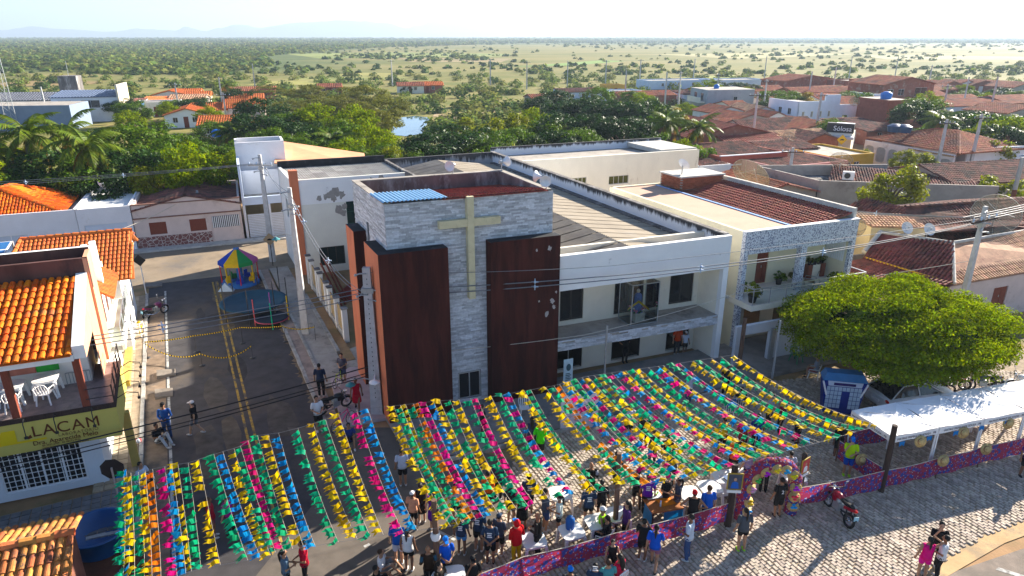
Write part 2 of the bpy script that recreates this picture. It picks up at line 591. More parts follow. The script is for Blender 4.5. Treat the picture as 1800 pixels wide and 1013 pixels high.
def floral_material():
 """Printed cotton: maroon pink ground with blue, red and white blossoms."""
 m=bpy.data.materials.new('floral_cloth')
 m.use_nodes=True
 nt=m.node_tree
 N,Lk=nt.nodes,nt.links
 b=N['Principled BSDF']
 b.inputs['Roughness'].default_value=.85
 tc=N.new('ShaderNodeTexCoord')
 out=None
 base=(.34,.035,.10,1)
 prev=None
 for(sc_,rad,col,off)in((4.6,.42,(.05,.07,.36,1),0),(6.0,.28,(.50,.03,.07,1),3.1),(9,.22,(.62,.50,.55,1),7.7),(6.5,.26,(.12,.10,.45,1),5.2)):
  mp=N.new('ShaderNodeMapping')
  mp.inputs['Location'].default_value=(off,off*1.7,off*.3)
  Lk.new(tc.outputs['Object'],mp.inputs[0])
  vo=N.new('ShaderNodeTexVoronoi')
  vo.inputs['Scale'].default_value=sc_
  Lk.new(mp.outputs[0],vo.inputs['Vector'])
  lt=N.new('ShaderNodeMath')
  lt.operation='LESS_THAN'
  lt.inputs[1].default_value=rad
  Lk.new(vo.outputs['Distance'],lt.inputs[0])
  mx=N.new('ShaderNodeMix')
  mx.data_type='RGBA'
  Lk.new(lt.outputs[0],mx.inputs[0])
  if prev is None:
   mx.inputs[6].default_value=base
  else:
   Lk.new(prev,mx.inputs[6])
  mx.inputs[7].default_value=col
  prev=mx.outputs[2]
 Lk.new(prev,b.inputs['Base Color'])
 tr=N.new('ShaderNodeBsdfTranslucent')
 Lk.new(prev,tr.inputs[0])
 ms=N.new('ShaderNodeMixShader')
 ms.inputs[0].default_value=.42
 Lk.new(b.outputs[0],ms.inputs[1])
 Lk.new(tr.outputs[0],ms.inputs[2])
 Lk.new(ms.outputs[0],N['Material Output'].inputs[0])
 return m
def speckle_material(name,c1,c2,sc_,thr):
 """Small tile chips of two colours."""
 m=bpy.data.materials.new(name)
 m.use_nodes=True
 nt=m.node_tree
 N,Lk=nt.nodes,nt.links
 b=N['Principled BSDF']
 b.inputs['Roughness'].default_value=.5
 geo=N.new('ShaderNodeNewGeometry')
 vo=N.new('ShaderNodeTexVoronoi')
 vo.inputs['Scale'].default_value=sc_
 Lk.new(geo.outputs['Position'],vo.inputs['Vector'])
 sp_=N.new('ShaderNodeSeparateColor')
 Lk.new(vo.outputs['Color'],sp_.inputs[0])
 lt=N.new('ShaderNodeMath')
 lt.operation='LESS_THAN'
 lt.inputs[1].default_value=thr
 Lk.new(sp_.outputs[0],lt.inputs[0])
 mx=N.new('ShaderNodeMix')
 mx.data_type='RGBA'
 mx.inputs[6].default_value=(*c1,1)
 mx.inputs[7].default_value=(*c2,1)
 Lk.new(lt.outputs[0],mx.inputs[0])
 Lk.new(mx.outputs[2],b.inputs['Base Color'])
 return m
def crazy_material():
 """Irregular maroon stone slips with pale joints."""
 m=bpy.data.materials.new('crazy_stone')
 m.use_nodes=True
 nt=m.node_tree
 N,Lk=nt.nodes,nt.links
 b=N['Principled BSDF']
 b.inputs['Roughness'].default_value=.8
 geo=N.new('ShaderNodeNewGeometry')
 vo=N.new('ShaderNodeTexVoronoi')
 vo.feature='DISTANCE_TO_EDGE'
 vo.inputs['Scale'].default_value=3.2
 Lk.new(geo.outputs['Position'],vo.inputs['Vector'])
 lt=N.new('ShaderNodeMath')
 lt.operation='LESS_THAN'
 lt.inputs[1].default_value=.045
 Lk.new(vo.outputs['Distance'],lt.inputs[0])
 mx=N.new('ShaderNodeMix')
 mx.data_type='RGBA'
 mx.inputs[6].default_value=(.20,.07,.06,1)
 mx.inputs[7].default_value=(.55,.47,.42,1)
 Lk.new(lt.outputs[0],mx.inputs[0])
 Lk.new(mx.outputs[2],b.inputs['Base Color'])
 return m
floral=floral_material()
pebble=speckle_material('pebble_tile',(.62,.65,.70),(.16,.18,.27),21.0,.30)
pebble_warm=speckle_material('pebble_tile_warm',(.62,.52,.44),(.24,.13,.09),20.0,.34)
crazy=crazy_material()
clear_glass=glass('clear_glass',(.86,.93,.92),.03,.9)
rail_glass=glass('rail_glass',(.80,.90,.88),.03,.9)
def wire_mesh_material(name,col,cover):
 """Fine woven wire: part open air, part dull metal."""
 m=bpy.data.materials.new(name)
 m.use_nodes=True
 N,Lk=m.node_tree.nodes,m.node_tree.links
 b=N['Principled BSDF']
 b.inputs['Base Color'].default_value=(*col,1)
 b.inputs['Roughness'].default_value=.7
 tr=N.new('ShaderNodeBsdfTransparent')
 ms=N.new('ShaderNodeMixShader')
 ms.inputs[0].default_value=cover
 Lk.new(tr.outputs[0],ms.inputs[1])
 Lk.new(b.outputs[0],ms.inputs[2])
 Lk.new(ms.outputs[0],N['Material Output'].inputs[0])
 return m
dish_mesh=wire_mesh_material('dish_mesh',(.36,.30,.19),.5)
def drip_material(name,col,ztop,reach):
 """White paint with black algae running down from the coping in uneven streaks."""
 m=bpy.data.materials.new(name)
 m.use_nodes=True
 N,Lk=m.node_tree.nodes,m.node_tree.links
 b=N['Principled BSDF']
 b.inputs['Roughness'].default_value=.9
 geo=N.new('ShaderNodeNewGeometry')
 mp=N.new('ShaderNodeMapping')
 mp.inputs['Scale'].default_value=(1.6,1.6,.22)
 Lk.new(geo.outputs['Position'],mp.inputs[0])
 n=N.new('ShaderNodeTexNoise')
 n.inputs['Scale'].default_value=1.5
 n.inputs['Detail'].default_value=8
 n.inputs['Roughness'].default_value=.75
 Lk.new(mp.outputs[0],n.inputs['Vector'])
 sp_=N.new('ShaderNodeSeparateXYZ')
 Lk.new(geo.outputs['Position'],sp_.inputs[0])
 mr=N.new('ShaderNodeMapRange')
 mr.inputs[1].default_value=ztop-reach
 mr.inputs[2].default_value=ztop
 mr.inputs[3].default_value=-.22
 mr.inputs[4].default_value=.30
 Lk.new(sp_.outputs[2],mr.inputs[0])
 ad=N.new('ShaderNodeMath')
 Lk.new(n.outputs[0],ad.inputs[0])
 Lk.new(mr.outputs[0],ad.inputs[1])
 st=N.new('ShaderNodeMapRange')
 st.inputs[1].default_value=.56
 st.inputs[2].default_value=.70
 Lk.new(ad.outputs[0],st.inputs[0])
 mx=N.new('ShaderNodeMix')
 mx.data_type='RGBA'
 mx.inputs[6].default_value=(*col,1)
 mx.inputs[7].default_value=(.045,.045,.05,1)
 Lk.new(st.outputs[0],mx.inputs[0])
 Lk.new(mx.outputs[2],b.inputs['Base Color'])
 return m
drip_white=drip_material('drip_white',(.76,.78,.81),7.2,.75)
drip_rear=drip_material('drip_rear',(.62,.66,.72),7.55,.6)
drip_dark=drip_material('drip_dark',(.40,.40,.41),7.25,1.3)
# ------ ground, roads, pavements, fields, water, hills
ST=Frame((-11.96,26.97),26.0,116.0)
def structure(o):
 o['kind']='structure'
 return o
def ground_material():
 m=bpy.data.materials.new('plain_ground')
 m.use_nodes=True
 nt=m.node_tree
 N,Lk=nt.nodes,nt.links
 b=N['Principled BSDF']
 b.inputs['Roughness'].default_value=.95
 b.inputs['Specular IOR Level'].default_value=.1
 geo=N.new('ShaderNodeNewGeometry')
 def noise(sc_,det=5,st=None,ro=.6):
  mp=N.new('ShaderNodeMapping')
  mp.inputs['Scale'].default_value=st or(1,1,1)
  Lk.new(geo.outputs['Position'],mp.inputs[0])
  n=N.new('ShaderNodeTexNoise')
  n.inputs['Scale'].default_value=sc_
  n.inputs['Detail'].default_value=det
  n.inputs['Roughness'].default_value=ro
  Lk.new(mp.outputs[0],n.inputs['Vector'])
  return n.outputs[0]
 def ramp(src,stops):
  r_=N.new('ShaderNodeValToRGB')
  while len(r_.color_ramp.elements)<len(stops):
   r_.color_ramp.elements.new(.5)
  for e,(p,c)in zip(r_.color_ramp.elements,stops):
   e.position=p
   e.color=(*c,1)
  Lk.new(src,r_.inputs[0])
  return r_.outputs[0]
 def mixc(f,a,c):
  x=N.new('ShaderNodeMix')
  x.data_type='RGBA'
  Lk.new(f,x.inputs[0])
  Lk.new(a,x.inputs[6])
  Lk.new(c,x.inputs[7])
  return x.outputs[2]
 def step(src,lo,hi):
  x=N.new('ShaderNodeMapRange')
  x.inputs[1].default_value=lo
  x.inputs[2].default_value=hi
  Lk.new(src,x.inputs[0])
  return x.outputs[0]
 grass=ramp(noise(.012,6,(.5,1.4,1)),[(.3,(.105,.12,.03)),(.48,(.17,.165,.045)),(.6,(.225,.195,.07)),(.75,(.135,.145,.038))])
 fine=ramp(noise(.35,6),[(.3,(.13,.135,.035)),(.55,(.25,.21,.07)),(.75,(.30,.22,.11))])
 near=mixc(step(noise(.05,5),.42,.6),fine,ramp(noise(.6,5),[(.3,(.07,.10,.02)),(.7,(.16,.17,.04))]))
 sep=N.new('ShaderNodeSeparateXYZ')
 Lk.new(geo.outputs['Position'],sep.inputs[0])
 base=mixc(step(sep.outputs[1],180,420),near,grass)
 wood=ramp(noise(.03,8,ro=.75),[(.3,(.05,.08,.022)),(.5,(.085,.115,.032)),(.7,(.14,.155,.05))])
 w1=N.new('ShaderNodeMath')
 w1 .operation='MULTIPLY_ADD'
 w1 .inputs[1].default_value=.16
 Lk.new(sep.outputs[1],w1 .inputs[0])
 neg=N.new('ShaderNodeMath')
 neg.operation='MULTIPLY'
 neg.inputs[1].default_value=-1
 Lk.new(sep.outputs[0],neg.inputs[0])
 neg2=N.new('ShaderNodeMath')
 neg2 .operation='MULTIPLY_ADD'
 neg2 .inputs[1].default_value=-.22
 Lk.new(sep.outputs[1],neg2 .inputs[0])
 Lk.new(neg.outputs[0],neg2 .inputs[2])
 nn=N.new('ShaderNodeMath')
 nn.operation='MULTIPLY_ADD'
 nn.inputs[1].default_value=260
 nn.inputs[2].default_value=-130
 Lk.new(noise(.004,4),nn.inputs[0])
 sm_=N.new('ShaderNodeMath')
 Lk.new(neg2 .outputs[0],sm_.inputs[0])
 Lk.new(nn.outputs[0],sm_.inputs[1])
 left=step(sm_.outputs[0],-30,25)
 far_=step(sep.outputs[1],330,380)
 mul=N.new('ShaderNodeMath')
 mul.operation='MULTIPLY'
 Lk.new(left,mul.inputs[0])
 Lk.new(far_,mul.inputs[1])
 fw=N.new('ShaderNodeMath')
 fw.operation='MULTIPLY_ADD'
 fw.inputs[1].default_value=900
 Lk.new(noise(.002,3,(.4,1.3,1)),fw.inputs[0])
 Lk.new(sep.outputs[1],fw.inputs[2])
 farw=step(fw.outputs[0],1750,2050)
 mx=N.new('ShaderNodeMath')
 mx.operation='MAXIMUM'
 Lk.new(mul.outputs[0],mx.inputs[0])
 Lk.new(farw,mx.inputs[1])
 Lk.new(mixc(mx.outputs[0],base,wood),b.inputs['Base Color'])
 return m
FAR=11000.0
gb=MB()
nx,ny=24,30
ys_=[-60+(FAR+60)*(j/ny)**2.2 for j in range(ny+1)]
for j in range(ny):
 for i in range(nx):
  def gp(i,j):
   y=ys_[j]
   half=260+(FAR-260)*(j/ny)**1.6
   return(-half+2*half*i/nx,y,-.03)
  gb.quad(gp(i,j),gp(i+1,j),gp(i+1,j+1),gp(i,j+1))
structure(gb.build('ground',ground_material()))
tb=MB()
tb.poly([(-75,-12,-.012),(120,-12,-.012),(150,120,-.012),(60,130,-.012),(22,100,-.012),(-18,82,-.012),(-75,70,-.012)])
structure(tb.build('town_soil',earth))
def strip(name,pts,z,m):
 o=MB().poly([(p[0],p[1],z)for p in pts]).build(name,m)
 return structure(o)
strip('street',[ST(-4.35,-34),ST(3.15,-34),ST(3.15,24.2),ST(-4.35,24.2)],.004,asphalt)
XS=Frame((-24.0,52.5),21.5,111.5)
strip('cross_street',[XS(-45,-5.0),XS(9.5,-4.4),XS(9.5,4.1),XS(-45,4.1)],.008,asphalt_worn)
strip('forecourt',[G(505,752),G(690,752),G(905,812),G(838,1013),G(760,1200),G(300,1200),ST(2,-6)],.012,asphalt_front)
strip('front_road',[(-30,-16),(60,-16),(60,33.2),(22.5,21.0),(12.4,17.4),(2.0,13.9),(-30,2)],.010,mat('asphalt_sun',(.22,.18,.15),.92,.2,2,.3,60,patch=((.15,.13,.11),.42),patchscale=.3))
strip('sand_verge',[(11.0,17.3),(12.9,17.2),(17.6,19.7),(24.5,22.4),(24.5,23.1),(17.1,20.7)],.016,sand)
for a in(-.16,.16):
 strip('centre_line',[ST(a-.055,-12),ST(a+.055,-12),ST(a+.055,22.6),ST(a-.055,22.6)],.009,road_yellow)
strip('edge_line',[ST(-3.36,-12),ST(-3.24,-12),ST(-3.24,22),ST(-3.36,22)],.009,road_white)
strip('edge_line',[G(1755,998),G(1800,1012),G(1800,1018),G(1750,1002)],.0165,road_white)
for(x0,y0,x1,y1)in((766,932,800,950),(640,962,650,957),(1112,1000,1140,1012)):
 p,q=G(x0,y0),G(x1,y1)
 d=(q-p).normalized()
 n=Vector((-d.y,d.x,0))*.06
 strip('parking_line',[p-n,q-n,q+n,p+n],.0165,road_white)
strip('gutter',[ST(-4.35,-12),ST(-3.42,-12),ST(-3.42,21),ST(-4.35,21)],.0085,mat('gutter',(.20,.15,.11),.95,.35,1.5,.3,30,patch=((.1,.085,.075),.45),patchscale=.6))
def kerb_row(name,F,a0,a1,b0,b1,h,n,m=None):
 """kerb of separate stones"""
 root=structure(empty(name,F(a0,b0)))
 k=rng.random()
 for i in range(n):
  t0=b0+(b1-b0)*i/n
  t1=b0+(b1-b0)*(i+1)/n-.02*(1 if b1>b0 else-1)
  mb=MB()
  j=rng.uniform(-.012,.012)
  F.box(mb,a0+j,a1+j,t0,t1,-.05,h+rng.uniform(-.012,.012))
  mb.build('kerb_stone',m or kerbstone,root)
 return root
kerb_row('kerb',ST,3.15,3.33,-1.2,23.6,.15,26)
kerb_row('kerb',ST,3.86,4.0,4.5,18.0,.20,14)
kerb_row('kerb',ST,5.35,5.55,6.4,16.5,.24,10)
kerb_row('kerb',ST,-4.52,-4.35,-6,21.6,.16,28)
mb=MB()
ST.box(mb,3.331,3.858,-1.3,23.6,-.05,.125)
structure(mb.build('pavement',mat('pavement_pinkish',(.30,.235,.20),.92,.2,1.5,.2,30,patch=((.18,.15,.13),.42),patchscale=.8)))
mb=MB()
ST.box(mb,4.002,5.345,2.6,23.6,-.05,.135)
structure(mb.build('pavement',concrete))
mb=MB()
ST.box(mb,5.552,6.1,5.0,17.0,-.05,.18)
structure(mb.build('flower_bed',earth))
mb=MB()
mb.prism([ST(3.86,-1.5),ST(7.6,-1.9),ST(7.6,3.0),ST(5.6,4.2),ST(4.35,3.4)],-.05,.16)
structure(mb.build('pavement',pink_floor))
mb=MB()
mb.prism([ST(5.4,3.35),ST(7.4,4.4),ST(7.4,7.0),ST(5.57,6.3)],-.05,.15)
structure(mb.build('pavement',concrete))
CH=Frame((-5.40,28.25),UA,VA)
mb=MB()
mb.prism([CH(-.6,-4.2),CH(17.5,-3.2),CH(26.5,-3.0),CH(26.5,1.5),CH(17.5,.9),CH(-.6,.5)],-.05,.14)
structure(mb.build('pavement',mat('pavement_grey',(.25,.235,.22),.92,.2,1.2,.2,30,patch=((.16,.15,.145),.42),patchscale=.5)))
kerb_row('kerb',Frame(CH(-.5,-4.3),111-90-90+3,UA+3),-.0,.16,0,18,.16,18)
def slab_grid(name,F,a0,a1,b0,b1,da,db,z0,z1,m,bed,gap=.02,keep=None):
 root=structure(MB().poly([F(a0,b0,z0),F(a1,b0,z0),F(a1,b1,z0),F(a0,b1,z0)]).build(name,bed))
 mb=MB()
 na,nb=int((a1-a0)/da),int((b1-b0)/db)
 for i in range(na):
  for j in range(nb):
   h=z1+rng.uniform(-.006,.006)
   x0,y0=a0+i*da,b0+j*db
   if keep and not keep(x0,y0):
    continue
   mb.hexa([F(x0+gap,y0+gap,z0-.03),F(x0+da-gap,y0+gap,z0-.03),F(x0+da-gap,y0+db-gap,z0-.03),F(x0+gap,y0+db-gap,z0-.03),F(x0+gap,y0+gap,h),F(x0+da-gap,y0+gap,h),F(x0+da-gap,y0+db-gap,h),F(x0+gap,y0+db-gap,h)])
 p=mb.build('paving_slabs',m,root)
 p['kind']='stuff'
 return root
slab_grid('pavement',ST,-6.1,-4.54,-2.2,21.4,.4,.42,.12,.15,paver,cobble_bed)
slab_grid('pavement',ST,-14,-4.54,-4.9,-2.2,.33,.33,.12,.15,mat('paver_blue',(.16,.16,.165),.9,.2,3,rnd=.12),cobble_bed)
for(x,y,w,d_)in((292,655,.9,.8),(288,690,.8,.9),(270,500,1.1,1.0)):
 p=G(x,y,.1)
 ab=((p-ST.O).dot(ST.u),(p-ST.O).dot(ST.v))
 mb=MB()
 mb.hexa([ST(ab[0]-w/2,ab[1]-d_/2,0),ST(ab[0]+w/2,ab[1]-d_/2,0),ST(ab[0]+w/2,ab[1]+d_/2,0),ST(ab[0]-w/2,ab[1]+d_/2,0),ST(ab[0]-w/2,ab[1]-d_/2,.17),ST(ab[0]+w/2,ab[1]-d_/2,.05),ST(ab[0]+w/2,ab[1]+d_/2,.05),ST(ab[0]-w/2,ab[1]+d_/2,.17)])
 structure(mb.build('kerb_ramp',mat('ramp_dark',(.17,.15,.13),.95,.25,2,.3,30)))
mb=MB()
XS.box(mb,-45,6.0,4.1,5.2,-.05,.14)
structure(mb.build('pavement',concrete_pale))
strip('yard',[ST(-14,-5.0),ST(-4.4,-5.0),ST(-3.4,-14),ST(-14,-16)],.02,mat('yard_soil',(.085,.035,.022),.95,.3,1.5,.3,20))
mb=MB()
for i in range(9):
 t=i*.42
 mb.box(ST(-5.9+t*.55,-5.05-.03*i,0),.38,.16,.17+rng.uniform(-.02,.02),R(26))
structure(mb.build('brick_edging',concrete_pale))
# ---- cobbles
cob_poly=[G(905,805),G(838,1030),(2.0,13.95),(12.4,17.45),(17.3,20.2),(24.5,23.0),(44,30.5),(42,40),(22,33.2),CH(17.5,-3.3),CH(4.6,-4.1)]
cob_xy=[(p[0],p[1])for p in cob_poly]
def inside(x,y,poly):
 c=False
 n=len(poly)
 for i in range(n):
  x1,y1=poly[i][0],poly[i][1]
  x2,y2=poly[(i+1)%n][0],poly[(i+1)%n][1]
  if(y1>y)!=(y2>y)and x<(x2-x1)*(y-y1)/(y2-y1)+x1:
   c=not c
 return c
cob_root=strip('cobbled_pavement',cob_xy,.018,cobble_bed)
CB=Frame((14,22),112,202)
stones=[]
for j in range(-200,135):
 for i in range(-62,62):
  a=i*.232+(j%2)*.115+rng.uniform(-.02,.02)
  b_=j*.152+.05*math.sin(a*.7)+.04*math.sin(a*1.9+j)
  p=CB(a,b_)
  if p.y>33 or not inside(p.x,p.y,cob_xy):
   continue
  px=PX(p)
  if px<-20 or px>1860 or p.y<15.5:
   continue
  stones.append((p,rng.uniform(.19,.235),rng.uniform(.118,.15),rng.uniform(.0,.012),R(112+rng.uniform(-5,5))))
stones.sort(key=lambda s_:(s_[0].y*CP+CAM_H*SP)+(0 if s_[0].y>17.6 else 50))
def stone_pts(w,d_,h):
 q=.016
 lo=[(-w/2,-d_/2,0),(w/2,-d_/2,0),(w/2,d_/2,0),(-w/2,d_/2,0)]
 hi=[(-w/2+q,-d_/2+q,h),(w/2-q,-d_/2+q,h),(w/2-q,d_/2-q,h),(-w/2+q,d_/2-q,h)]
 return lo+hi
protos=[]
for i in range(6):
 mb=MB()
 pts=[(x+rng.uniform(-.012,.012),y+rng.uniform(-.012,.012),z)for(x,y,z)in stone_pts(.22,.138,.035)]
 mb.add(pts,[(4,5,6,7),(0,1,5,4),(1,2,6,5),(2,3,7,6),(3,0,4,7)])
 protos.append(mb.mesh('cobble',cobble))
vis=[s_ for s_ in stones if s_[0].y>17.6 and(s_[0].x>4)]
vis=sorted(vis,key=lambda s_:s_[0].y)[:300]
vis_id={id(s_)for s_ in vis}
for k,s_ in enumerate(vis):
 obj_from_mesh('cobble',protos[k%6],cob_root,(s_[0].x,s_[0].y,.012+s_[3]),(rng.uniform(-.03,.03),rng.uniform(-.03,.03),s_[4]))
mb=MB()
for s_ in stones:
 if id(s_)in vis_id:
  continue
 ca,sa=math.cos(s_[4]),math.sin(s_[4])
 pts=[(s_[0].x+x*ca-y*sa,s_[0].y+x*sa+y*ca,.012+z*(1 if z==0 else 1)+(s_[3]if z else 0))for(x,y,z)in stone_pts(s_[1],s_[2],.035)]
 mb.add(pts,[(4,5,6,7),(0,1,5,4),(1,2,6,5),(2,3,7,6),(3,0,4,7)])
o=mb.build('cobbles',cobble,cob_root,world=False)
o['kind']='stuff'
strip('side_street',[G(1330,282),G(1480,300),G(1600,320),G(1700,345),G(1640,350),G(1520,312),G(1420,318),G(1350,335),G(1325,325)],.006,mat('asphalt_blue',(.10,.105,.12),.9,.2,1,patch=((.14,.13,.12),.4)))
# ---- pond
wb=MB()
pond=[(686,232),(690,216),(706,207),(730,204),(752,207),(757,213),(748,222),(742,235),(715,240),(694,238)]
wb.poly([G(x,y,0)+Vector((0,0,.03))for(x,y)in pond])
structure(wb.build('pond_water',mat('water',(.05,.09,.12),.06,.1,.5,spec=.9)))
strip('dirt_track',[G(760,205),G(800,210),G(905,190),G(910,186),G(800,203),G(765,200)],.02,mat('track',(.33,.25,.15),.95,.2,.4))
strip('bare_slope',[G(508,205),G(520,208),G(530,245),G(555,250),G(552,235),G(525,205)],.03,mat('bare',(.34,.15,.06),.95,.25,.6))
for pts,c in(([(430,150),(520,138),(640,128),(760,130),(700,140),(560,150)],(0.238,0.221,0.064)),([(0,146),(60,142),(190,144),(150,150),(0,154)],(0.238,0.172,0.075)),([(500,95),(700,92),(900,95),(880,100),(560,103)],(0.187,0.213,0.056)),([(900,118),(1060,106),(1100,108),(1000,116)],(0.144,0.221,0.045)),([(700,102),(900,103),(880,110),(720,109)],(0.238,0.189,0.090)),([(1150,96),(1400,92),(1500,96),(1300,104)],(0.259,0.238,0.098)),([(1200,136),(1290,132),(1300,140),(1215,148)],(0.216,0.246,0.053)),([(1500,96),(1800,100),(1800,106),(1560,105)],(0.245,0.230,0.105))):
 strip('field',[G(x,y)for(x,y)in pts],.05+.02*rng.random(),mat('field_%d'%int(c[0]*1000+c[1]*333),c,.95,.25,.03,patch=((c[0]*.6,c[1]*.75,c[2]*.6),.42),patchscale=.015,stretch=(.5,1.5,1)))
# ---- hills on the horizon
hill_m=mat('hill_scrub',(.05,.075,.03),.95,.3,.004)
for name,prof,dist in(('hills',[(-400,62),(-150,55),(0,52),(60,46),(120,50),(190,54),(250,49),(310,52),(330,46),(360,53),(390,48),(420,42),(455,48),(520,41),(560,38),(620,37),(680,41),(720,48),(760,58),(820,62)],8600),('hills',[(690,62),(735,46),(760,40),(840,41),(900,46),(960,52),(1040,50),(1080,45),(1110,43),(1150,50),(1220,58),(1320,62)],10200)):
 mb=MB()
 prev=None
 pts=[]
 hs_=smooth_noise(dist)
 for i in range(len(prof)-1):
  for k in range(8):
   t=k/8
   t2=t*t*(3-2*t)
   pts.append((prof[i][0]+(prof[i+1][0]-prof[i][0])*t,prof[i][1]+(prof[i+1][1]-prof[i][1])*t2+hs_(i*8+k,1)*.8))
 rows=[]
 for(x,y)in pts:
  d_=dist
  X=(x-900)/FOC*d_*CP*1.0
  top=max(1.0,(62.5-y)/FOC*d_)
  row=[]
  for(dy,f)in((-900,0),(-520,.35),(-220,.75),(0,1.0),(320,.7),(800,0)):
   row.append((X*(1+dy/d_),d_+dy,-3+top*f*(1+.12*hs_(x*.05,dy*.01))))
  rows.append(row)
 vs_=[p for r_ in rows for p in r_]
 fs=[(i*6+k,(i+1)*6+k,(i+1)*6+k+1,i*6+k+1)for i in range(len(rows)-1)for k in range(5)]
 mb.add(vs_,fs,0,True)
 structure(mb.build(name,hill_m))
q=random.Random(31)
for k in range(16):
 a,b=q.uniform(-3.0,2.8),q.uniform(-6,21)
 w,l_=q.uniform(.25,.9),q.uniform(.5,2.2)
 pts=[ST(a+w*math.cos(t*.628)*q.uniform(.7,1.2),b+l_*math.sin(t*.628)*q.uniform(.7,1.2))for t in range(10)]
 strip('road_patch',pts,.0055+.00018*k,mat('road_patch_%d'%(k%3),((.04,.038,.04),(.078,.07,.062),(.10,.085,.066))[k%3],.95,.3,2,.3,50))
for k in range(14):
 b=-4+k*1.8+q.uniform(-.5,.5)
 pts=[ST(3.12-q.uniform(.05,.35)*(1 if t%2 else.3),b+t*.22)for t in range(8)]+[ST(3.14,b+1.55),ST(3.14,b)]
 strip('kerb_sand',pts,.0165,mat('kerb_sand',(.17,.13,.09),.95,.3,3,.3,40))
# ------ roofs of barrel tiles, ribbed sheets, stone slips
def tile_shape(pitch,row,seg=4,k=.40,taper=.86):
 """one barrel tile: x across, y up the slope, z out; origin at its lower end"""
 vs_,fs=[],[]
 for j,(y,f,dz)in enumerate(((0,1.0,.030),(row*1.12,taper,.0))):
  for i in range(seg+1):
   a=math.pi*i/seg
   r_=pitch*k*f
   vs_.append((-math.cos(a)*r_,y,math.sin(a)*r_*.85+dz))
 n=seg+1
 for i in range(seg):
  fs.append((i,i+1,n+i+1,n+i))
 vs_.append((0,0.004,.03))
 for i in range(seg):
  fs.append((2*n,i+1,i))
 return vs_,fs
def roof_axes(A,B,C,D):
 A,B,C,D=map(Vector,(A,B,C,D))
 e1=(B-A).normalized()
 nr=e1 .cross(((D+C)/2-(A+B)/2)).normalized()
 if nr.z<0:
  nr=-nr
 e2=nr.cross(e1)
 poly=[((P-A).dot(e1),(P-A).dot(e2))for P in(A,B,C,D)]
 return A,e1,e2,nr,poly
def tile_spots(poly,pitch,row):
 xs=[p[0]for p in poly]
 x=min(xs)+pitch/2
 out=[]
 while x<max(xs):
  ys=[]
  for i in range(4):
   (x1,y1),(x2,y2)=poly[i],poly[(i+1)%4]
   if abs(x2-x1)>1e-6 and min(x1,x2)<=x<=max(x1,x2):
    ys.append(y1+(y2-y1)*(x-x1)/(x2-x1))
  if len(ys)>=2:
   lo,hi=min(ys),max(ys)
   n=int(round((hi-lo)/row))
   for j in range(n):
    out.append((x,lo+j*(hi-lo)/n if n else lo))
  x+=pitch
 return out
def tile_roof(parent,quads,m,pitch=.24,row=.40,name='roof',under=None,single=False,seg=3,jit=.012,thick=.05,ridge=None,lift=0.0):
 """quads: list of (A,B,C,D) with A-B the eave (left to right seen from outside), D-C the ridge.
    single=True makes every tile an object of its own."""
 base=MB()
 for q in quads:
  A,e1,e2,nr,poly=roof_axes(*q)
  pts=[Vector(p)for p in q]
  n=len(pts)
  lo=[p-nr*thick for p in pts]
  base.add(pts+lo,[(0,1,2,3),(7,6,5,4)]+[(i,(i+1)%4,4+(i+1)%4,4+i)[::-1]for i in range(4)])
 ro=base.build(name,under or m,parent)
 if single:
  shp=tile_shape(pitch,row,6,.40)
  mes=[]
  for k in range(3):
   mb=MB()
   mb.add([(x*(1+.02*k),y,z)for(x,y,z)in shp[0]],shp[1],0,False)
   mes.append(mb.mesh('tile',m))
 else:
  shp=tile_shape(pitch,row,seg)
 joined=MB()
 made=0
 for q in quads:
  A,e1,e2,nr,poly=roof_axes(*q)
  M=Matrix((e1,e2,nr)).transposed()
  for(x,y)in tile_spots(poly,pitch,row):
   p=A+e1*(x+rng.uniform(-jit,jit))+e2*y+nr*(.004+lift)
   if single and made<300:
    o=obj_from_mesh('tile',mes[made%3],ro)
    rot=Matrix.Rotation(rng.uniform(-.03,.03),3,'Z')@Matrix.Rotation(rng.uniform(-.012,.012),3,'X')
    o.matrix_local=(M@rot).to_4x4()
    o.location=p
    made+=1
   else:
    ja=rng.uniform(-.03,.03)
    joined.add([p+M@Vector((a-ja*b,b+ja*a,c))for(a,b,c)in shp[0]],shp[1])
 if joined.f:
  joined.build('tile_courses',m,ro,world=False,kind='stuff')
 if ridge:
  rb=MB()
  for(P,Q)in ridge:
   P,Q=Vector(P),Vector(Q)
   L=(Q-P).length
   k=max(1,int(L/.42))
   for i in range(k):
    a,b=P.lerp(Q,i/k),P.lerp(Q,(i+1.12)/k)
    rb.tube([a+Vector((0,0,.02)),b+Vector((0,0,.0))],[.14,.115],8,cap=False,sm=False)
  rb.build('ridge_tiles',m,ro,world=False,kind='stuff')
 return ro
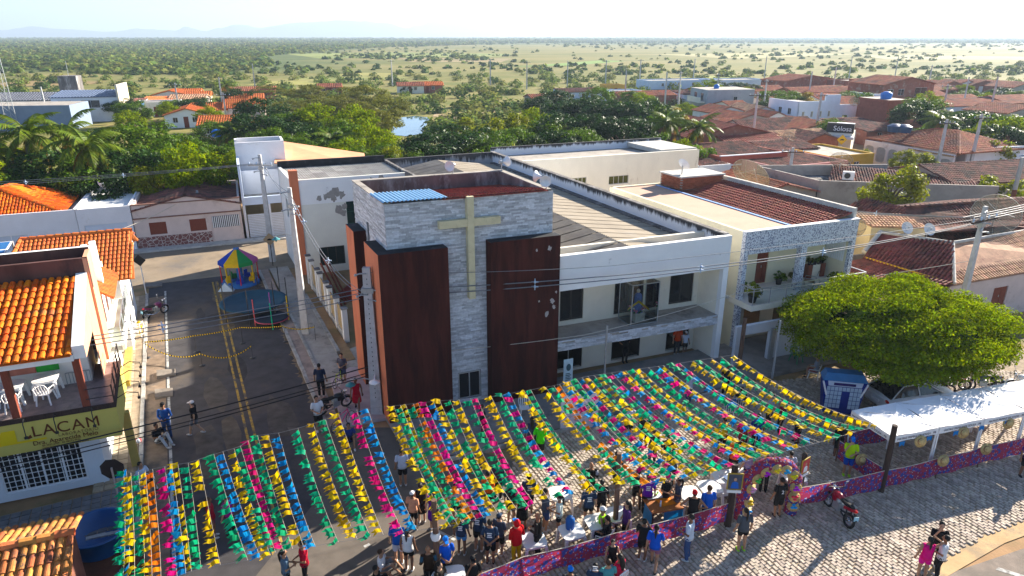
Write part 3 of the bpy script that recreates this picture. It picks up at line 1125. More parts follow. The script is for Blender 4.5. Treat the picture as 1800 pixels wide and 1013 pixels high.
def sheet_roof(parent,q,m,wave=.18,amp=.025,name='roof',rows=2,gap=.03,along=None,as_parts=True,width=.92):
 """ribbed fibre-cement sheets laid as separate panels: (A,B) eave, (D,C) ridge"""
 A,B,C,D=map(Vector,q)
 L=(B-A).length
 S=(D-A).length
 ncol=max(1,int(round(L/width)))
 nr=(B-A).cross(D-A).normalized()
 if nr.z<0:
  nr=-nr
 root=MB().add([p-nr*.05 for p in(A,B,C,D)],[(0,1,2,3)]).build(name,m,parent)
 def P(s,t):
  return(A.lerp(B,s)).lerp(D.lerp(C,s),t)
 for j in range(rows):
  for i in range(ncol):
   mb=MB()
   s0,s1=i/ncol+.002,(i+1)/ncol-.002
   t0,t1=j/rows,(j+1)/rows+(.03 if j<rows-1 else 0)
   k=max(4,int((s1-s0)*L/wave)*4)
   off=.012*(rows-j)+rng.uniform(0,.008)
   vs_=[]
   for(t,o_)in((t0,off+.012),(t1,off)):
    for e in range(k+1):
     s=s0+(s1-s0)*e/k
     vs_.append(P(s,t)+nr*(o_+amp*math.sin(2*math.pi*e/4)))
   mb.add(vs_,[(e,e+1,k+1+e+1,k+1+e)for e in range(k)],0,False)
   mb.build('roof_sheet',m,root,world=False)
 return root
def slip_cladding(parent,F3,regions,m,joint,h=.078,lens=(.22,.62),budget=None,seed=3):
 """Thin stone slips over a wall. F3(s, z, d): point at s along, z up, d proud of the wall.
    regions: list of (s0, s1, z0, z1). budget = [n] single slips still allowed."""
 r_=random.Random(seed)
 joined=MB()
 mes={}
 for(s0,s1,z0,z1)in regions:
  nrow=max(1,int(round((z1-z0)/h)))
  hh=(z1-z0)/nrow
  for j in range(nrow):
   s=s0
   while s<s1-.01:
    l_=r_.uniform(*lens)
    e=min(s1,s+l_)
    if s1-e<.1:
     e=s1
    d=.012+r_.uniform(0,.026)
    za,zb=z0+j*hh+.004,z0+(j+1)*hh-.003
    pts=[F3(s+.004,za,0),F3(e-.004,za,0),F3(e-.004,zb,0),F3(s+.004,zb,0),F3(s+.004,za,d),F3(e-.004,za,d),F3(e-.004,zb,d),F3(s+.004,zb,d)]
    fs=[(4,5,6,7),(0,1,5,4),(1,2,6,5),(2,3,7,6),(3,0,4,7)]
    if budget and budget[0]>0 and r_.random()<.22 and e-s>.3:
     budget[0]-=1
     mb=MB()
     mb.add(pts,fs)
     mb.build('stone_slip',m,parent)
    else:
     joined.add(pts,fs)
    s=e
 if joined.f:
  joined.build('stone_slips',m,parent,kind='stuff')
def window_unit(parent,P,Q,s0,s1,z0,z1,depth=.08,nx=2,nz=1,frame=None,pane=None,fw=.05,name='window',single=False):
 """frame and panes set back into an opening of the wall P-Q"""
 P=Vector((P[0],P[1],0))
 Q=Vector((Q[0],Q[1],0))
 d=(Q-P).normalized()
 nn=Vector((-d.y,d.x,0))
 def pt(s,z,k):
  return P+d*s+nn*k+Vector((0,0,z))
 fr=MB()
 def rect(a,b,e,f):
  fr.hexa([pt(a,e,depth-.025),pt(b,e,depth-.025),pt(b,e,depth+.025),pt(a,e,depth+.025),pt(a,f,depth-.025),pt(b,f,depth-.025),pt(b,f,depth+.025),pt(a,f,depth+.025)])
 rect(s0,s1,z0,z0+fw)
 rect(s0,s1,z1-fw,z1)
 for i in range(nx+1):
  x=s0+(s1-s0-fw)*i/nx
  rect(x,x+fw,z0+fw,z1-fw)
 for j in range(1,nz):
  z=z0+(z1-z0)*j/nz
  for i in range(nx):
   x0=s0+(s1-s0-fw)*i/nx+fw
   x1=s0+(s1-s0-fw)*(i+1)/nx
   rect(x0,x1,z-fw/3,z+fw/3)
 w=fr.build(name,frame or alu,parent)
 if single:
  mb=MB().quad(pt(s0+.01,z0+.01,depth),pt(s1-.01,z0+.01,depth),pt(s1-.01,z1-.01,depth),pt(s0+.01,z1-.01,depth))
  o=mb.build('pane',pane or dark_glass,w,world=False)
  o.location=(0,0,0)
  return w
 for i in range(nx):
  for j in range(nz):
   x0=s0+(s1-s0-fw)*i/nx+fw
   x1=s0+(s1-s0-fw)*(i+1)/nx
   za=z0+(z1-z0)*j/nz+fw*.4
   zb=z0+(z1-z0)*(j+1)/nz-fw*.4
   t=rng.uniform(-.004,.004)
   mb=MB().quad(pt(x0,za,depth+t),pt(x1,za,depth+t),pt(x1,zb,depth-t),pt(x0,zb,depth-t))
   mb.build('pane',pane or dark_glass,w,world=False)
 return w
def door_unit(parent,P,Q,s0,s1,z0,z1,depth,m,panels=2,name='door'):
 P=Vector((P[0],P[1],0))
 Q=Vector((Q[0],Q[1],0))
 d=(Q-P).normalized()
 nn=Vector((-d.y,d.x,0))
 def pt(s,z,k):
  return P+d*s+nn*k+Vector((0,0,z))
 def rect(mb,a,b,e,f,k0,k1):
  mb.hexa([pt(a,e,k0),pt(b,e,k0),pt(b,e,k1),pt(a,e,k1),pt(a,f,k0),pt(b,f,k0),pt(b,f,k1),pt(a,f,k1)])
 mb=MB()
 rect(mb,s0+.01,s1-.01,z0,z1-.01,depth,depth+.04)
 w=(s1-s0)/panels
 for i in range(panels):
  for(e,f)in((z0+.15,(z0+z1)/2-.06),((z0+z1)/2+.06,z1-.15)):
   rect(mb,s0+w*i+.1,s0+w*(i+1)-.1,e,f,depth-.015,depth)
 o=mb.build(name,m,parent)
 h=MB()
 h.bar(pt(s0+w*.9,(z0+z1)/2,depth-.05),pt(s0+w*.9,(z0+z1)/2+.14,depth-.05),.03)
 h.build('handle',steel,o,world=False)
 return o
# ------ the church with its tower, wing and halls
church=thing('church','white two-storey church with grey stone tower, maroon blocks and a large cross','church',CH(0,0))
TW,TD,TH=7.82,5.6,10.3
mb=MB()
mb.wall(CH(0,0),CH(TW,0),.25,0,TH,[(3.03,4.14,.35,1.75)],0,1)
mb.wall(CH(TW,.001),CH(TW,TD-.001),.25,0,TH,(),0,1)
mb.wall(CH(TW,TD),CH(0,TD),.25,0,TH,(),0,1)
mb.wall(CH(0,TD-.001),CH(0,.001),.25,0,TH,[(TD-3.25,TD-2.85,6.9,8.8)],0,1)
tower=mb.build('tower',[ledge_joint,mat('inner_stain',(.17,.125,.115),.95,.35,1.2,.2,20,patch=((.33,.29,.28),.44),patchscale=.9,stretch=(1,1,.4))],church)
budget=[300]
fu=(CH.u,Vector((CH.u.y,-CH.u.x,0)))
fl=(CH.v,Vector((-CH.v.y,CH.v.x,0)))
slip_cladding(tower,lambda s,z,d:CH(s,0,z)+fu[1]*d,[(0,7.82,8.32,TH),(2.5,4.5,1.80,8.32),(2.5,3.0,.1,1.80),(4.17,4.5,.1,1.80),(3.0,4.17,.1,.33)],ledge,ledge_joint,budget=budget,seed=5)
slip_cladding(tower,lambda s,z,d:CH(0,s,z)+fl[1]*d,[(0,5.6,8.82,TH),(0,2.85,8.3,8.82),(3.25,5.6,8.3,8.82),(1.75,2.85,5.2,8.3),(3.25,3.5,5.2,8.3),(5.12,5.6,4.0,8.3)],ledge,ledge_joint,budget=budget,seed=6)
window_unit(tower,CH(0,0),CH(TW,0),3.03,4.14,.35,1.75,.06,2,1,alu,dark_glass)
window_unit(tower,CH(0,TD),CH(0,0),TD-3.25,TD-2.85,6.9,8.8,.10,1,1,alu,dark_glass)
mb=MB()
mb.quad(CH(.25,.25,8.9),CH(TW-.25,.25,8.9),CH(TW-.25,TD-.25,8.9),CH(.25,TD-.25,8.9))
mb.build('roof_deck',concrete_dark,tower)
tile_roof(tower,[(CH(2.55,-.14,10.36),CH(TW-.3,-.10,10.36),CH(TW-.3,TD-.3,9.55),CH(2.55,TD-.3,9.55))],tile_red,.19,.34,'tile_roof')
A,B,C_,D=CH(-.12,-.22,10.42),CH(2.75,-.22,10.40),CH(2.75,2.25,10.30),CH(-.12,2.05,10.36)
mb=MB()
k=64
vs_=[]
for t in(0,1):
 for e in range(k+1):
  s=e/k
  vs_.append(A.lerp(B,s).lerp(D.lerp(C_,s),t)+Vector((0,0,.045*(1 if(e//2)%2 else-1)*.5+.03)))
mb.add(vs_,[(e,e+1,k+2+e,k+1+e)for e in range(k)])
mb.build('blue_roof_sheet',blue_sheet,tower)
mb=MB()
CH.box(mb,-.04,.27,.0,TD+.04,TH-.002,TH+.04)
CH.box(mb,.275,TW+.02,TD-.27,TD+.04,TH-.002,TH+.04)
CH.box(mb,TW-.25,TW+.03,.2,TD-.275,TH-.002,TH+.04)
mb.build('coping',concrete,tower)
def block(a0,a1,b0,b1,z1,wrap=None):
 mb=MB()
 pts=[(a0,b0),(a1,b0),(a1,b1),(a0,b1)]if wrap is None else wrap
 P=[CH(a,b)for(a,b)in pts]
 n=len(P)
 for i in range(n):
  p,q=P[i],P[(i+1)%n]
  d=(q-p).normalized()
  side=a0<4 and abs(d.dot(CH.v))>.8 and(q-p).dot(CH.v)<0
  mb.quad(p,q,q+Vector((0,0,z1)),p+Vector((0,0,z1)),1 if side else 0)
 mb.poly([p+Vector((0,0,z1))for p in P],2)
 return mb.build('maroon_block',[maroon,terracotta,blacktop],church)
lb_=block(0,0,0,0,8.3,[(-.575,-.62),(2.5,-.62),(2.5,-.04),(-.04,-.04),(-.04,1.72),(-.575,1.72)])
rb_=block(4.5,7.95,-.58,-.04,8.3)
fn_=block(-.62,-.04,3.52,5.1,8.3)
def scab(F3,cx,cz,r,seed,parent,m):
 r_=random.Random(seed)
 n=14
 pts=[]
 for k in range(n):
  a=2*math.pi*k/n
  q=r*(.6+.6*r_.random())
  pts.append(F3(cx+q*math.cos(a)*.8,cz+q*math.sin(a)))
 MB().poly(pts).build('bare_patch',m,parent)
for k,(x,z,r_)in enumerate(((7.40,7.72,.13),(6.75,7.70,.07),(7.60,5.05,.17),(7.68,4.75,.12),(7.3,4.45,.16),(6.9,5.15,.07),(7.78,5.5,.07))):
 scab(lambda s,z_:CH(s,-.583,z_),x,z,r_,40+k,rb_,mat('bare_plaster_pale',(.42,.38,.36),.95,.2,4))
mb=MB()
CH.box(mb,3.56,3.86,-.30,-.03,5.62,10.40)
CH.box(mb,2.27,3.555,-.28,-.03,9.06,9.40)
CH.box(mb,3.865,5.12,-.28,-.03,9.06,9.40)
mb.build('cross',cross_paint,church)
W0,W1,WB=7.97,17.95,-.40
BW=1.4
mb=MB()
CH.box(mb,W0,W1,WB,WB+.28,5.42,7.2)
CH.box(mb,W1-.32,W1,WB,WB+.28,0,5.419)
beam=mb.build('parapet_beam',white_peel,church)
mb=MB()
CH.box(mb,W0-.1,W1-.33,WB+.03,BW,2.60,2.74,0)
CH.box(mb,W0-.1,W1-.33,WB+.05,BW,2.22,2.599,0)
slab=mb.build('balcony_slab',concrete,church)
slip_cladding(slab,lambda s,z,d:CH(s,WB+.05,z)+fu[1]*d,[(W0,W1-.34,2.20,2.76)],ledge,ledge_joint,seed=9)
ups=[(9.1-W0+.0,10.45-W0,2.98,5.0),(12.3-W0,14.1-W0,2.9,5.0),(15.75-W0,17.3-W0,2.98,5.0)]
gds=[(8.6-W0,10.5-W0,.14,2.1),(12.3-W0,14.1-W0,.14,2.1),(15.8-W0,17.3-W0,.14,2.1)]
mb=MB()
mb.wall(CH(W0,BW),CH(W1-.3,BW),.2,0,2.22,gds)
mb.wall(CH(W0,BW),CH(W1-.3,BW),.2,2.74,7.0,ups)
fw_=mb.build('front_wall',mat('cream_shade',(.70,.66,.56),.9,.06,1.2,patch=((.56,.52,.45),.35),patchscale=.8),church)
mb=MB()
mb.wall(CH(W1-.32,6),CH(W1-.32,WB+.281),.01,0,5.43)
mb.build('side_wall',cream_light,church)
for(s0,s1,z0,z1)in ups:
 window_unit(fw_,CH(W0,BW),CH(W1-.3,BW),s0,s1,z0,z1,.10,2,1,frame_dark,dark_glass,.09)
for(s0,s1,z0,z1)in gds:
 P,Q=CH(W0,BW),CH(W1-.3,BW)
 d=(Q-P).normalized()
 nn=Vector((-d.y,d.x,0))
 for(sa,sgn)in((s0+.02,1),(s1-.02,-1)):
  m2=MB()
  a=P+d*sa+nn*.05
  b=a+(d*sgn*.25+nn*.7)
  m2 .hexa([a+Vector((0,0,z0)),b+Vector((0,0,z0)),b+d*.04+Vector((0,0,z0)),a+d*.04+Vector((0,0,z0)),a+Vector((0,0,z1-.02)),b+Vector((0,0,z1-.02)),b+d*.04+Vector((0,0,z1-.02)),a+d*.04+Vector((0,0,z1-.02))])
  m2 .build('door',door_dark,fw_)
 m2=MB()
 c=P+d*(s0+(s1-s0)*.58)+nn*.06
 m2 .bar(c+Vector((0,0,z0)),c+Vector((0,0,z1)),.035)
 m2 .build('door_frame',alu,fw_)
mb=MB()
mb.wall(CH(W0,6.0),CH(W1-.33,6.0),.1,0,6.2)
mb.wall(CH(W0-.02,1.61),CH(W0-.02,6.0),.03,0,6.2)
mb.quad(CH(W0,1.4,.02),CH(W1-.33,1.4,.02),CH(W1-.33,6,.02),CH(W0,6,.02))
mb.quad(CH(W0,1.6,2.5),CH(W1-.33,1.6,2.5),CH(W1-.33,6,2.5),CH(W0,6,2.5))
mb.build('nave_interior',mat('interior_shade',(.022,.02,.019),.9,.2,1),church)  # near-black colour carries the indoor shade seen through the doorways
mb=MB()
mb.wall(CH(W1,WB+.281),CH(W1,29.8),.22,0,7.2)
par_r=mb.build('side_parapet',[drip_white],church)
mb=MB()
CH.box(mb,W1-.27,W1+.05,WB+.30,29.9,7.201,7.26)
mb.build('coping',concrete_dark,par_r)
mb=MB()
CH.box(mb,W1-.60,W1-.222,WB+.4,29.2,6.05,6.42)
mb.build('gutter',concrete_dark,par_r)
mb=MB()
mb.wall(CH(W1,29.8),CH(-.6,29.3),.25,0,7.25)
back_par=mb.build('back_parapet',drip_dark,church)
mb=MB()
mb.wall(CH(7.95,TD),CH(7.95,13.5),.2,0,8.6)  # this run and the next: hidden walls raised to cast shade on the street
mb.wall(CH(7.95,13.501),CH(7.95,22.9),.2,0,7.4)
mb.wall(CH(7.9,29.0),CH(7.9,22.9),.22,5,7.25)
mb.build('parapet_and_shade_walls',concrete_dark,church)
rg=12.3
sheet_roof(church,(CH(8.1,28.8,6.25),CH(8.1,.1,6.25),CH(rg,.1,7.02),CH(rg,28.8,7.02)),cement_sheet,.17,.022,'roof',3,width=1.05)
sheet_roof(church,(CH(W1-.5,.1,6.25),CH(W1-.5,28.8,6.25),CH(rg+.05,28.8,7.0),CH(rg+.05,.1,7.0)),cement_white,.17,.022,'roof',3,width=1.05)
HB=23.0
hall_open=[(.60+.88,.60+2.75,.55,2.0),(.6+3.15,.6+3.9,3.6,5.5)]
mb=MB()
mb.wall(CH(-.55,HB),CH(7.9,HB),.22,0,7.2,hall_open,0)
hall_front=mb.build('hall_wall',mat('hall_wall',(.72,.71,.64),.9,.05,.8,.1,20,patch=((.60,.58,.50),.36),patchscale=.35),church)
window_unit(hall_front,CH(-.55,HB),CH(7.9,HB),*hall_open[0],.08,3,1,frame_dark,mat('green_glass',(.015,.03,.03),.1,.2,3,spec=.6),.06)
window_unit(hall_front,CH(-.55,HB),CH(7.9,HB),*hall_open[1],.08,1,2,mat('green_frame',(.01,.07,.045),.5,.2,4),mat('green_glass2',(.01,.03,.026),.1,.2,3,spec=.6),.06)
mb=MB()
CH.box(mb,-.50,7.85,HB-.02,HB-.001,5.35,7.18)
band=mb.build('white_band',white_peel,hall_front)
for k,(x,z,r_)in enumerate(((2.15,5.95,.34),(2.5,6.15,.40),(2.95,5.9,.30),(1.75,5.85,.24),(2.35,5.65,.26),(1.3,5.75,.24),(2.7,4.8,.40),(2.95,4.45,.30),(3.05,5.0,.25),(6.0,6.9,.3),(5.2,6.85,.2))):
 scab(lambda s,z_:CH(s,HB-.025,z_),x,z,r_,60+k,hall_front,plaster_bare)
mb=MB()
mb.wall(CH(-.6,29.3),CH(-.6,HB),.22,0,7.2,[(29.3-26.6,29.3-25.6,3.8,5.3)])
hw=mb.build('hall_wall',white_wall,church)
window_unit(hw,CH(-.6,29.3),CH(-.6,HB),29.3-26.6,29.3-25.6,3.8,5.3,.08,2,1,alu,mat('teal_glass',(.05,.17,.18),.15,.2,3,spec=.6),.06)
mb=MB()
CH.box(mb,-.62,-.05,HB-.07,HB+.5,0,7.9)
mb.build('pilaster',terracotta,church)
sheet_roof(church,(CH(-.3,HB+.3,7.02),CH(7.8,HB+.3,7.02),CH(7.8,29.0,7.06),CH(-.3,29.0,7.06)),mat('hall_sheet',(.40,.38,.34),.92,.2,.9,rnd=.28,patch=((.27,.25,.23),.42),patchscale=.5),.17,.02,'roof',2,width=.95)
mb=MB()
CH.box(mb,-.6,7.9,29.05,29.3,7.05,7.62)
mb.build('back_kerb',blacktop,church)
mb=MB()
wins=[(22.6-18.2,24.2-18.2,4.55,5.45),(26.4-18.2,28.4-18.2,4.6,5.35)]
mb.wall(CH(18.2,24.5),CH(35.7,24.5),.22,0,7.2,wins)
mb.wall(CH(35.7,24.5),CH(35.7,30.4),.22,0,7.2)
rh=mb.build('rear_hall_wall',mat('rear_hall',(.80,.76,.66),.88,.05,1.0,patch=((.5,.45,.37),.33),patchscale=.9,stretch=(1,1,.5)),church)
for w_ in wins:
 window_unit(rh,CH(18.2,24.5),CH(35.7,24.5),*w_,.08,4,1,alu,mat('olive_glass',(.08,.085,.03),.15,.2,3,spec=.5),.05)
mb=MB()
mb.wall(CH(35.7,30.4),CH(17.9,30.4),.22,0,7.55)
mb.build('rear_parapet',[drip_rear],church)
mb=MB()
mb.quad(CH(17.95,24.7,6.9),CH(35.5,24.7,6.9),CH(35.5,30.2,6.75),CH(17.95,30.2,6.75))
mb.build('roof_deck',concrete,church)
mb=MB()
CH.box(mb,31.8,35.6,24.8,30.1,6.92,7.32)
mb.build('roof_slab',concrete_pale,church)
def horn(p,yaw,name_label):
 t=thing('horn_loudspeaker',name_label,'loudspeaker',p,yaw,'horn loudspeakers on the tower')
 MB().tube([(0,0,0),(0,0,.42)],.03,6).build('bracket',steel,t,world=False)
 m=MB()
 prof=[(.05,0),(.07,.12),(.12,.24),(.20,.34),(.27,.39),(.275,.40),(.255,.395),(.19,.35),(.05,.16),(.0,.15)]
 vs0=MB().lathe(prof,(0,0,0),14)
 m.v=[(z,x,y+.45)for(x,y,z)in vs0 .v]
 m.f,m.m,m.sm=vs0 .f,vs0 .m,vs0 .sm
 m.build('horn',dish_white,t,world=False)
 MB().lathe([(.09,-.12),(.1,-.1),(.1,.05),(.06,.08)],(0,0,0),10).build('driver',galv,t,world=False).rotation_euler=(0,R(90),0)
 KIDS[t.name][-1].location=(-.02,0,.45)
 return t
horn(CH(TW-.15,.35,TH),R(-100),'white horn loudspeaker at the tower corner facing the viewer')
horn(CH(TW-.12,.75,TH+.05),R(150),'white horn loudspeaker at the tower corner facing left')
horn(CH(5.1,TD-.1,TH+.02),R(-110),'white horn loudspeaker above the middle of the tower back wall')
horn(CH(TW-.1,TD-.2,TH+.02),R(40),'white horn loudspeaker on the far corner of the tower')
case=thing('glass_case','tall glass display case with metal edges on the church balcony','display case',CH(13.0,.55,2.745))
c0,c1,e0,e1,zt=12.45,14.05,.02,1.15,5.0
mb=MB()
for(a,b)in((c0,e0),(c1,e0),(c1,e1),(c0,e1)):
 mb.bar(CH(a,b,2.745),CH(a,b,zt),.045)
for z in(2.78,zt):
 for(p,q)in(((c0,e0),(c1,e0)),((c1,e0),(c1,e1)),((c1,e1),(c0,e1)),((c0,e1),(c0,e0))):
  mb.bar(CH(*p,z),CH(*q,z),.045)
mb.build('frame',galv,case)
for(p,q)in(((c0,e0),(c1,e0)),((c1,e0),(c1,e1)),((c0,e1),(c0,e0))):
 MB().quad(CH(*p,2.8),CH(*q,2.8),CH(*q,zt-.03),CH(*p,zt-.03)).build('glass_pane',clear_glass,case)
MB().quad(CH(c0,e0,zt),CH(c1,e0,zt),CH(c1,e1,zt),CH(c0,e1,zt)).build('glass_top',clear_glass,case)
st=thing('statue','small robed statue on a plinth inside the glass case','statue',CH(13.2,.6,2.75))
mb=MB()
CH.box(mb,12.95,13.5,.35,.85,2.76,3.25)
mb.build('plinth',concrete_pale,st)
cst=CH(13.2,.6,0)
MB().lathe([(.30,3.26),(.27,3.5),(.20,3.85),(.22,4.1),(.17,4.25),(.07,4.33)],(cst.x,cst.y,0),12).build('robe',mat('statue_robe',(.10,.14,.30),.7,.3,4),st)
MB().ell((cst.x,cst.y,4.43),.09,.09,.12).build('head',mat('statue_face',(.5,.42,.36),.6,.1,4),st)
mb=MB()
for k in range(60):
 a=k*2.4
 r_=.18+.3*rng.random()
 mb.ell((cst.x+r_*math.cos(a),cst.y+r_*math.sin(a)*.8,3.28+.25*rng.random()),.06,.06,.05,6,4,k%3)
mb.build('flowers',[mat('flower_white',(.7,.65,.62),.8,.1,8),mat('flower_pink',(.6,.2,.28),.8,.1,8),mat('flower_leaf',(.05,.14,.03),.8,.2,8)],st)
mb=MB()
for s_ in(-1,1):
 mb.quad(cst+Vector((0,-.26,4.0)),cst+Vector((s_*.55,-.3,3.55)),cst+Vector((s_*.6,-.3,3.42)),cst+Vector((0,-.27,3.85)))
mb.build('ribbon',mat('ribbon_yellow',(.6,.42,.03),.7,.2,6,trans=.3),st)
mast=thing('flag_mast','slim grey metal mast standing before the first church door','mast',CH(9.6,-2.2,.14))
MB().tube([CH(9.6,-2.2,.14),CH(9.6,-2.2,4.1)],.05,8).build('mast',galv,mast)
ban=thing('roll_banner','narrow pale roll-up banner with dark lettering by the church door','banner',CH(8.35,-.9,.14))
MB().hexa([CH(8.1,-.95,.2),CH(8.6,-.95,.2),CH(8.6,-.92,.2),CH(8.1,-.92,.2),CH(8.1,-.95,2.0),CH(8.6,-.95,2.0),CH(8.6,-.92,2.0),CH(8.1,-.92,2.0)]).build('sheet',mat('banner_pale',(.5,.62,.66),.7,.1,4),ban)
M_=plane_matrix(CH(8.14,-.957,1.0),CH.u,(0,0,1))
mb=MB()
mb.add([M_@Vector((.22+.13*math.cos(a*.524),.55+.2*math.sin(a*.524),0))for a in range(12)],[tuple(range(12))])
for k in range(5):
 y=.18-k*.09
 mb.quad(M_@Vector((.06,y,0)),M_@Vector((.3+.06*(k%2),y,0)),M_@Vector((.3+.06*(k%2),y+.05,0)),M_@Vector((.06,y+.05,0)))
mb.build('print',mat('banner_print',(.05,.1,.12),.7,.1,4),ban)
MB().box(CH(8.35,-.93,.14),.55,.2,.07,R(UA)).build('foot',alu,ban)
FN=Frame((ST.O.x,ST.O.y),26.0,116.0)
fence=thing('churchyard_fence','white concrete posts with tan panels fencing the churchyard','fence',ST(6.25,8))
bs=[7.9,9.9,11.9,12.9,14.9,15.8,17.9,19.2]
for i,b in enumerate(bs):
 mb=MB()
 ST.box(mb,6.12,6.42,b-.16,b+.16,0,2.1)
 ST.box(mb,6.08,6.46,b-.20,b+.20,2.1,2.18,1)
 mb.build('post',[white_wall,concrete_dark],fence)
 if i<len(bs)-1:
  mb=MB()
  ST.box(mb,6.16,6.38,b+.165,bs[i+1]-.165,0,.42)
  mb.build('base_wall',concrete_pale,fence)
  mb=MB()
  ST.box(mb,6.24,6.30,b+.17,bs[i+1]-.17,.43,1.85)
  mb.build('panel',mat('tan_panel',(.42,.31,.17),.85,.15,2),fence)
for k,(a,b,l_)in enumerate(((7.3,13.5,2.6),(7.6,13.9,2.8),(7.9,14.3,2.5))):
 t=thing('timber_pole','%s of three rust brown timbers leaning in the churchyard'%ordw(k+1),'timber',ST(a,b),0,'timbers leaning in the churchyard')
 MB().bar(ST(a,b,0),ST(a-.8,b+2.0,l_),.10).build('timber',wood_red,t)
mb=MB()
mb.lathe([(1.6,0),(1.2,.35),(.6,.75),(.2,.9),(0,.92)],ST(9.0,15.5),14)
hp=mb.build('soil_heap',mat('red_soil',(.20,.04,.03),.95,.3,3,.5,12))
tag(hp,'heap of dark red soil in the churchyard behind the fence','soil heap')
# ------ houses
def house(label,F,w,d,h,roof='gable_u',wallm=None,tilem=None,rise=1.0,over=.25,pitch=.34,row=.5,doors=(),wins=(),lwins=(),parapet=0.0,frame=None,glassm=None,cat='house',group=None,name='house',doorm=None,deckm=None,base=0.0):
 wallm=wallm or white_wall
 tilem=tilem or tile_far
 t=thing(name,label,cat,F(w/2,d/2),0,group)
 op=[(a,a+b,z0,z1)for(a,b,z0,z1)in wins]+[(a,a+b,0,z1)for(a,b,z1)in doors]
 mb=MB()
 z1=h+parapet
 mb.wall(F(0,0),F(w,0),.16,0,z1,op)
 mb.wall(F(w,.001),F(w,d-.001),.16,0,z1)
 mb.wall(F(w,d),F(0,d),.16,0,z1)
 mb.wall(F(0,d-.001),F(0,.001),.16,0,z1,[(d-a-b,d-a,z0,zz)for(a,b,z0,zz)in lwins])
 e=over
 if roof=='gable_v':
  for b in(.003,d-.163):
   mb.add([F(0,b,h),F(w,b,h),F(w/2,b,h+rise),F(0,b+.16,h),F(w,b+.16,h),F(w/2,b+.16,h+rise)],[(0,1,2),(5,4,3),(0,2,5,3),(1,4,5,2)])
 if roof=='gable_u':
  for a in(.003,w-.163):
   mb.add([F(a,0,h),F(a,d,h),F(a,d/2,h+rise),F(a+.16,0,h),F(a+.16,d,h),F(a+.16,d/2,h+rise)],[(2,1,0),(3,4,5),(3,5,2,0),(2,5,4,1)])
 if roof=='shed':
  for a in(.003,w-.163):
   mb.add([F(a,0,h),F(a,d,h),F(a,d,h+rise),F(a+.16,0,h),F(a+.16,d,h),F(a+.16,d,h+rise)],[(2,1,0),(3,4,5),(3,5,2,0)])
  mb.wall(F(w,d),F(0,d),.155,h,h+rise)
 wl=mb.build('wall',wallm,t)
 drop=e*rise/(d/2 if roof=='gable_u' else w/2)
 hr=h+rise+.03
 he=h-drop*.6+.03
 if roof=='gable_u':
  q=[(F(-e,-e,he),F(w+e,-e,he),F(w+e,d/2,hr),F(-e,d/2,hr)),(F(w+e,d+e,he),F(-e,d+e,he),F(-e,d/2,hr),F(w+e,d/2,hr))]
  tile_roof(t,q,tilem,pitch,row,ridge=[(F(-e,d/2,hr+.02),F(w+e,d/2,hr+.02))])
 elif roof=='gable_v':
  q=[(F(-e,d+e,he),F(-e,-e,he),F(w/2,-e,hr),F(w/2,d+e,hr)),(F(w+e,-e,he),F(w+e,d+e,he),F(w/2,d+e,hr),F(w/2,-e,hr))]
  tile_roof(t,q,tilem,pitch,row,ridge=[(F(w/2,-e,hr+.02),F(w/2,d+e,hr+.02))])
 elif roof=='hip':
  if w>=d:
   r0,r1=F(d/2,d/2,hr),F(w-d/2,d/2,hr)
  else:
   r0,r1=F(w/2,w/2,hr),F(w/2,d-w/2,hr)
  c=[F(-e,-e,he),F(w+e,-e,he),F(w+e,d+e,he),F(-e,d+e,he)]
  if w>=d:
   q=[(c[0],c[1],r1,r0),(c[1],c[2],r1+Vector((0,0,.001)),r1),(c[2],c[3],r0,r1),(c[3],c[0],r0+Vector((0,0,.001)),r0)]
  else:
   q=[(c[0],c[1],r0+Vector((0,0,.001)),r0),(c[1],c[2],r1,r0),(c[2],c[3],r1+Vector((0,0,.001)),r1),(c[3],c[0],r0,r1)]
  tile_roof(t,q,tilem,pitch,row,ridge=[(r0,r1)]+[(p,r0 if(p-r0).length<(p-r1).length else r1)for p in c])
 elif roof=='shed':
  q=[(F(-e*.3,-e,h-.02),F(w+e*.3,-e,h-.02),F(w+e*.3,d,hr),F(-e*.3,d,hr))]
  tile_roof(t,q,tilem,pitch,row)
 elif roof=='shed_in':
  q=[(F(.2,.2,h-.1),F(w-.2,.2,h-.1),F(w-.2,d-.2,h-.1+rise),F(.2,d-.2,h-.1+rise))]
  tile_roof(t,q,tilem,pitch,row)
 elif roof=='shed_right':
  q=[(F(.2,d-.2,h-.1),F(.2,.2,h-.1),F(w-.2,.2,h-.1+rise),F(w-.2,d-.2,h-.1+rise))]
  tile_roof(t,q,tilem,pitch,row)
 else:
  MB().quad(F(.15,.15,h),F(w-.15,.15,h),F(w-.15,d-.15,h),F(.15,d-.15,h)).build('roof_deck',deckm or concrete,t)
 for(a,b,z0,zz)in wins:
  window_unit(wl,F(0,0),F(w,0),a,a+b,z0,zz,.07,2,1,frame or alu,glassm or dark_glass,.06)
 for(a,b,z0,zz)in lwins:
  window_unit(wl,F(0,d),F(0,0),d-a-b,d-a,z0,zz,.07,2,1,frame or alu,glassm or dark_glass,.06)
 for(a,b,zz)in doors:
  door_unit(wl,F(0,0),F(w,0),a,a+b,.02,zz,.06,doorm or wood_red,1 if b<1.2 else 2)
 return t
LB=Frame((ST.O.x,ST.O.y),22.0,116.0)
lac=thing('laboratory_building','white corner shop with yellow sign band, open terrace and orange barrel-tile roof','building',LB(-5.5,-2.5))
mb=MB()
shop_open=[(14-9.0,14-6.2,.45,2.35)]
mb.wall(LB(-14,-1.95),LB(-5.55,-1.95),.2,.12,2.62,shop_open)
mb.wall(LB(-5.55,-1.949),LB(-5.55,4.4),.2,.12,3.9)
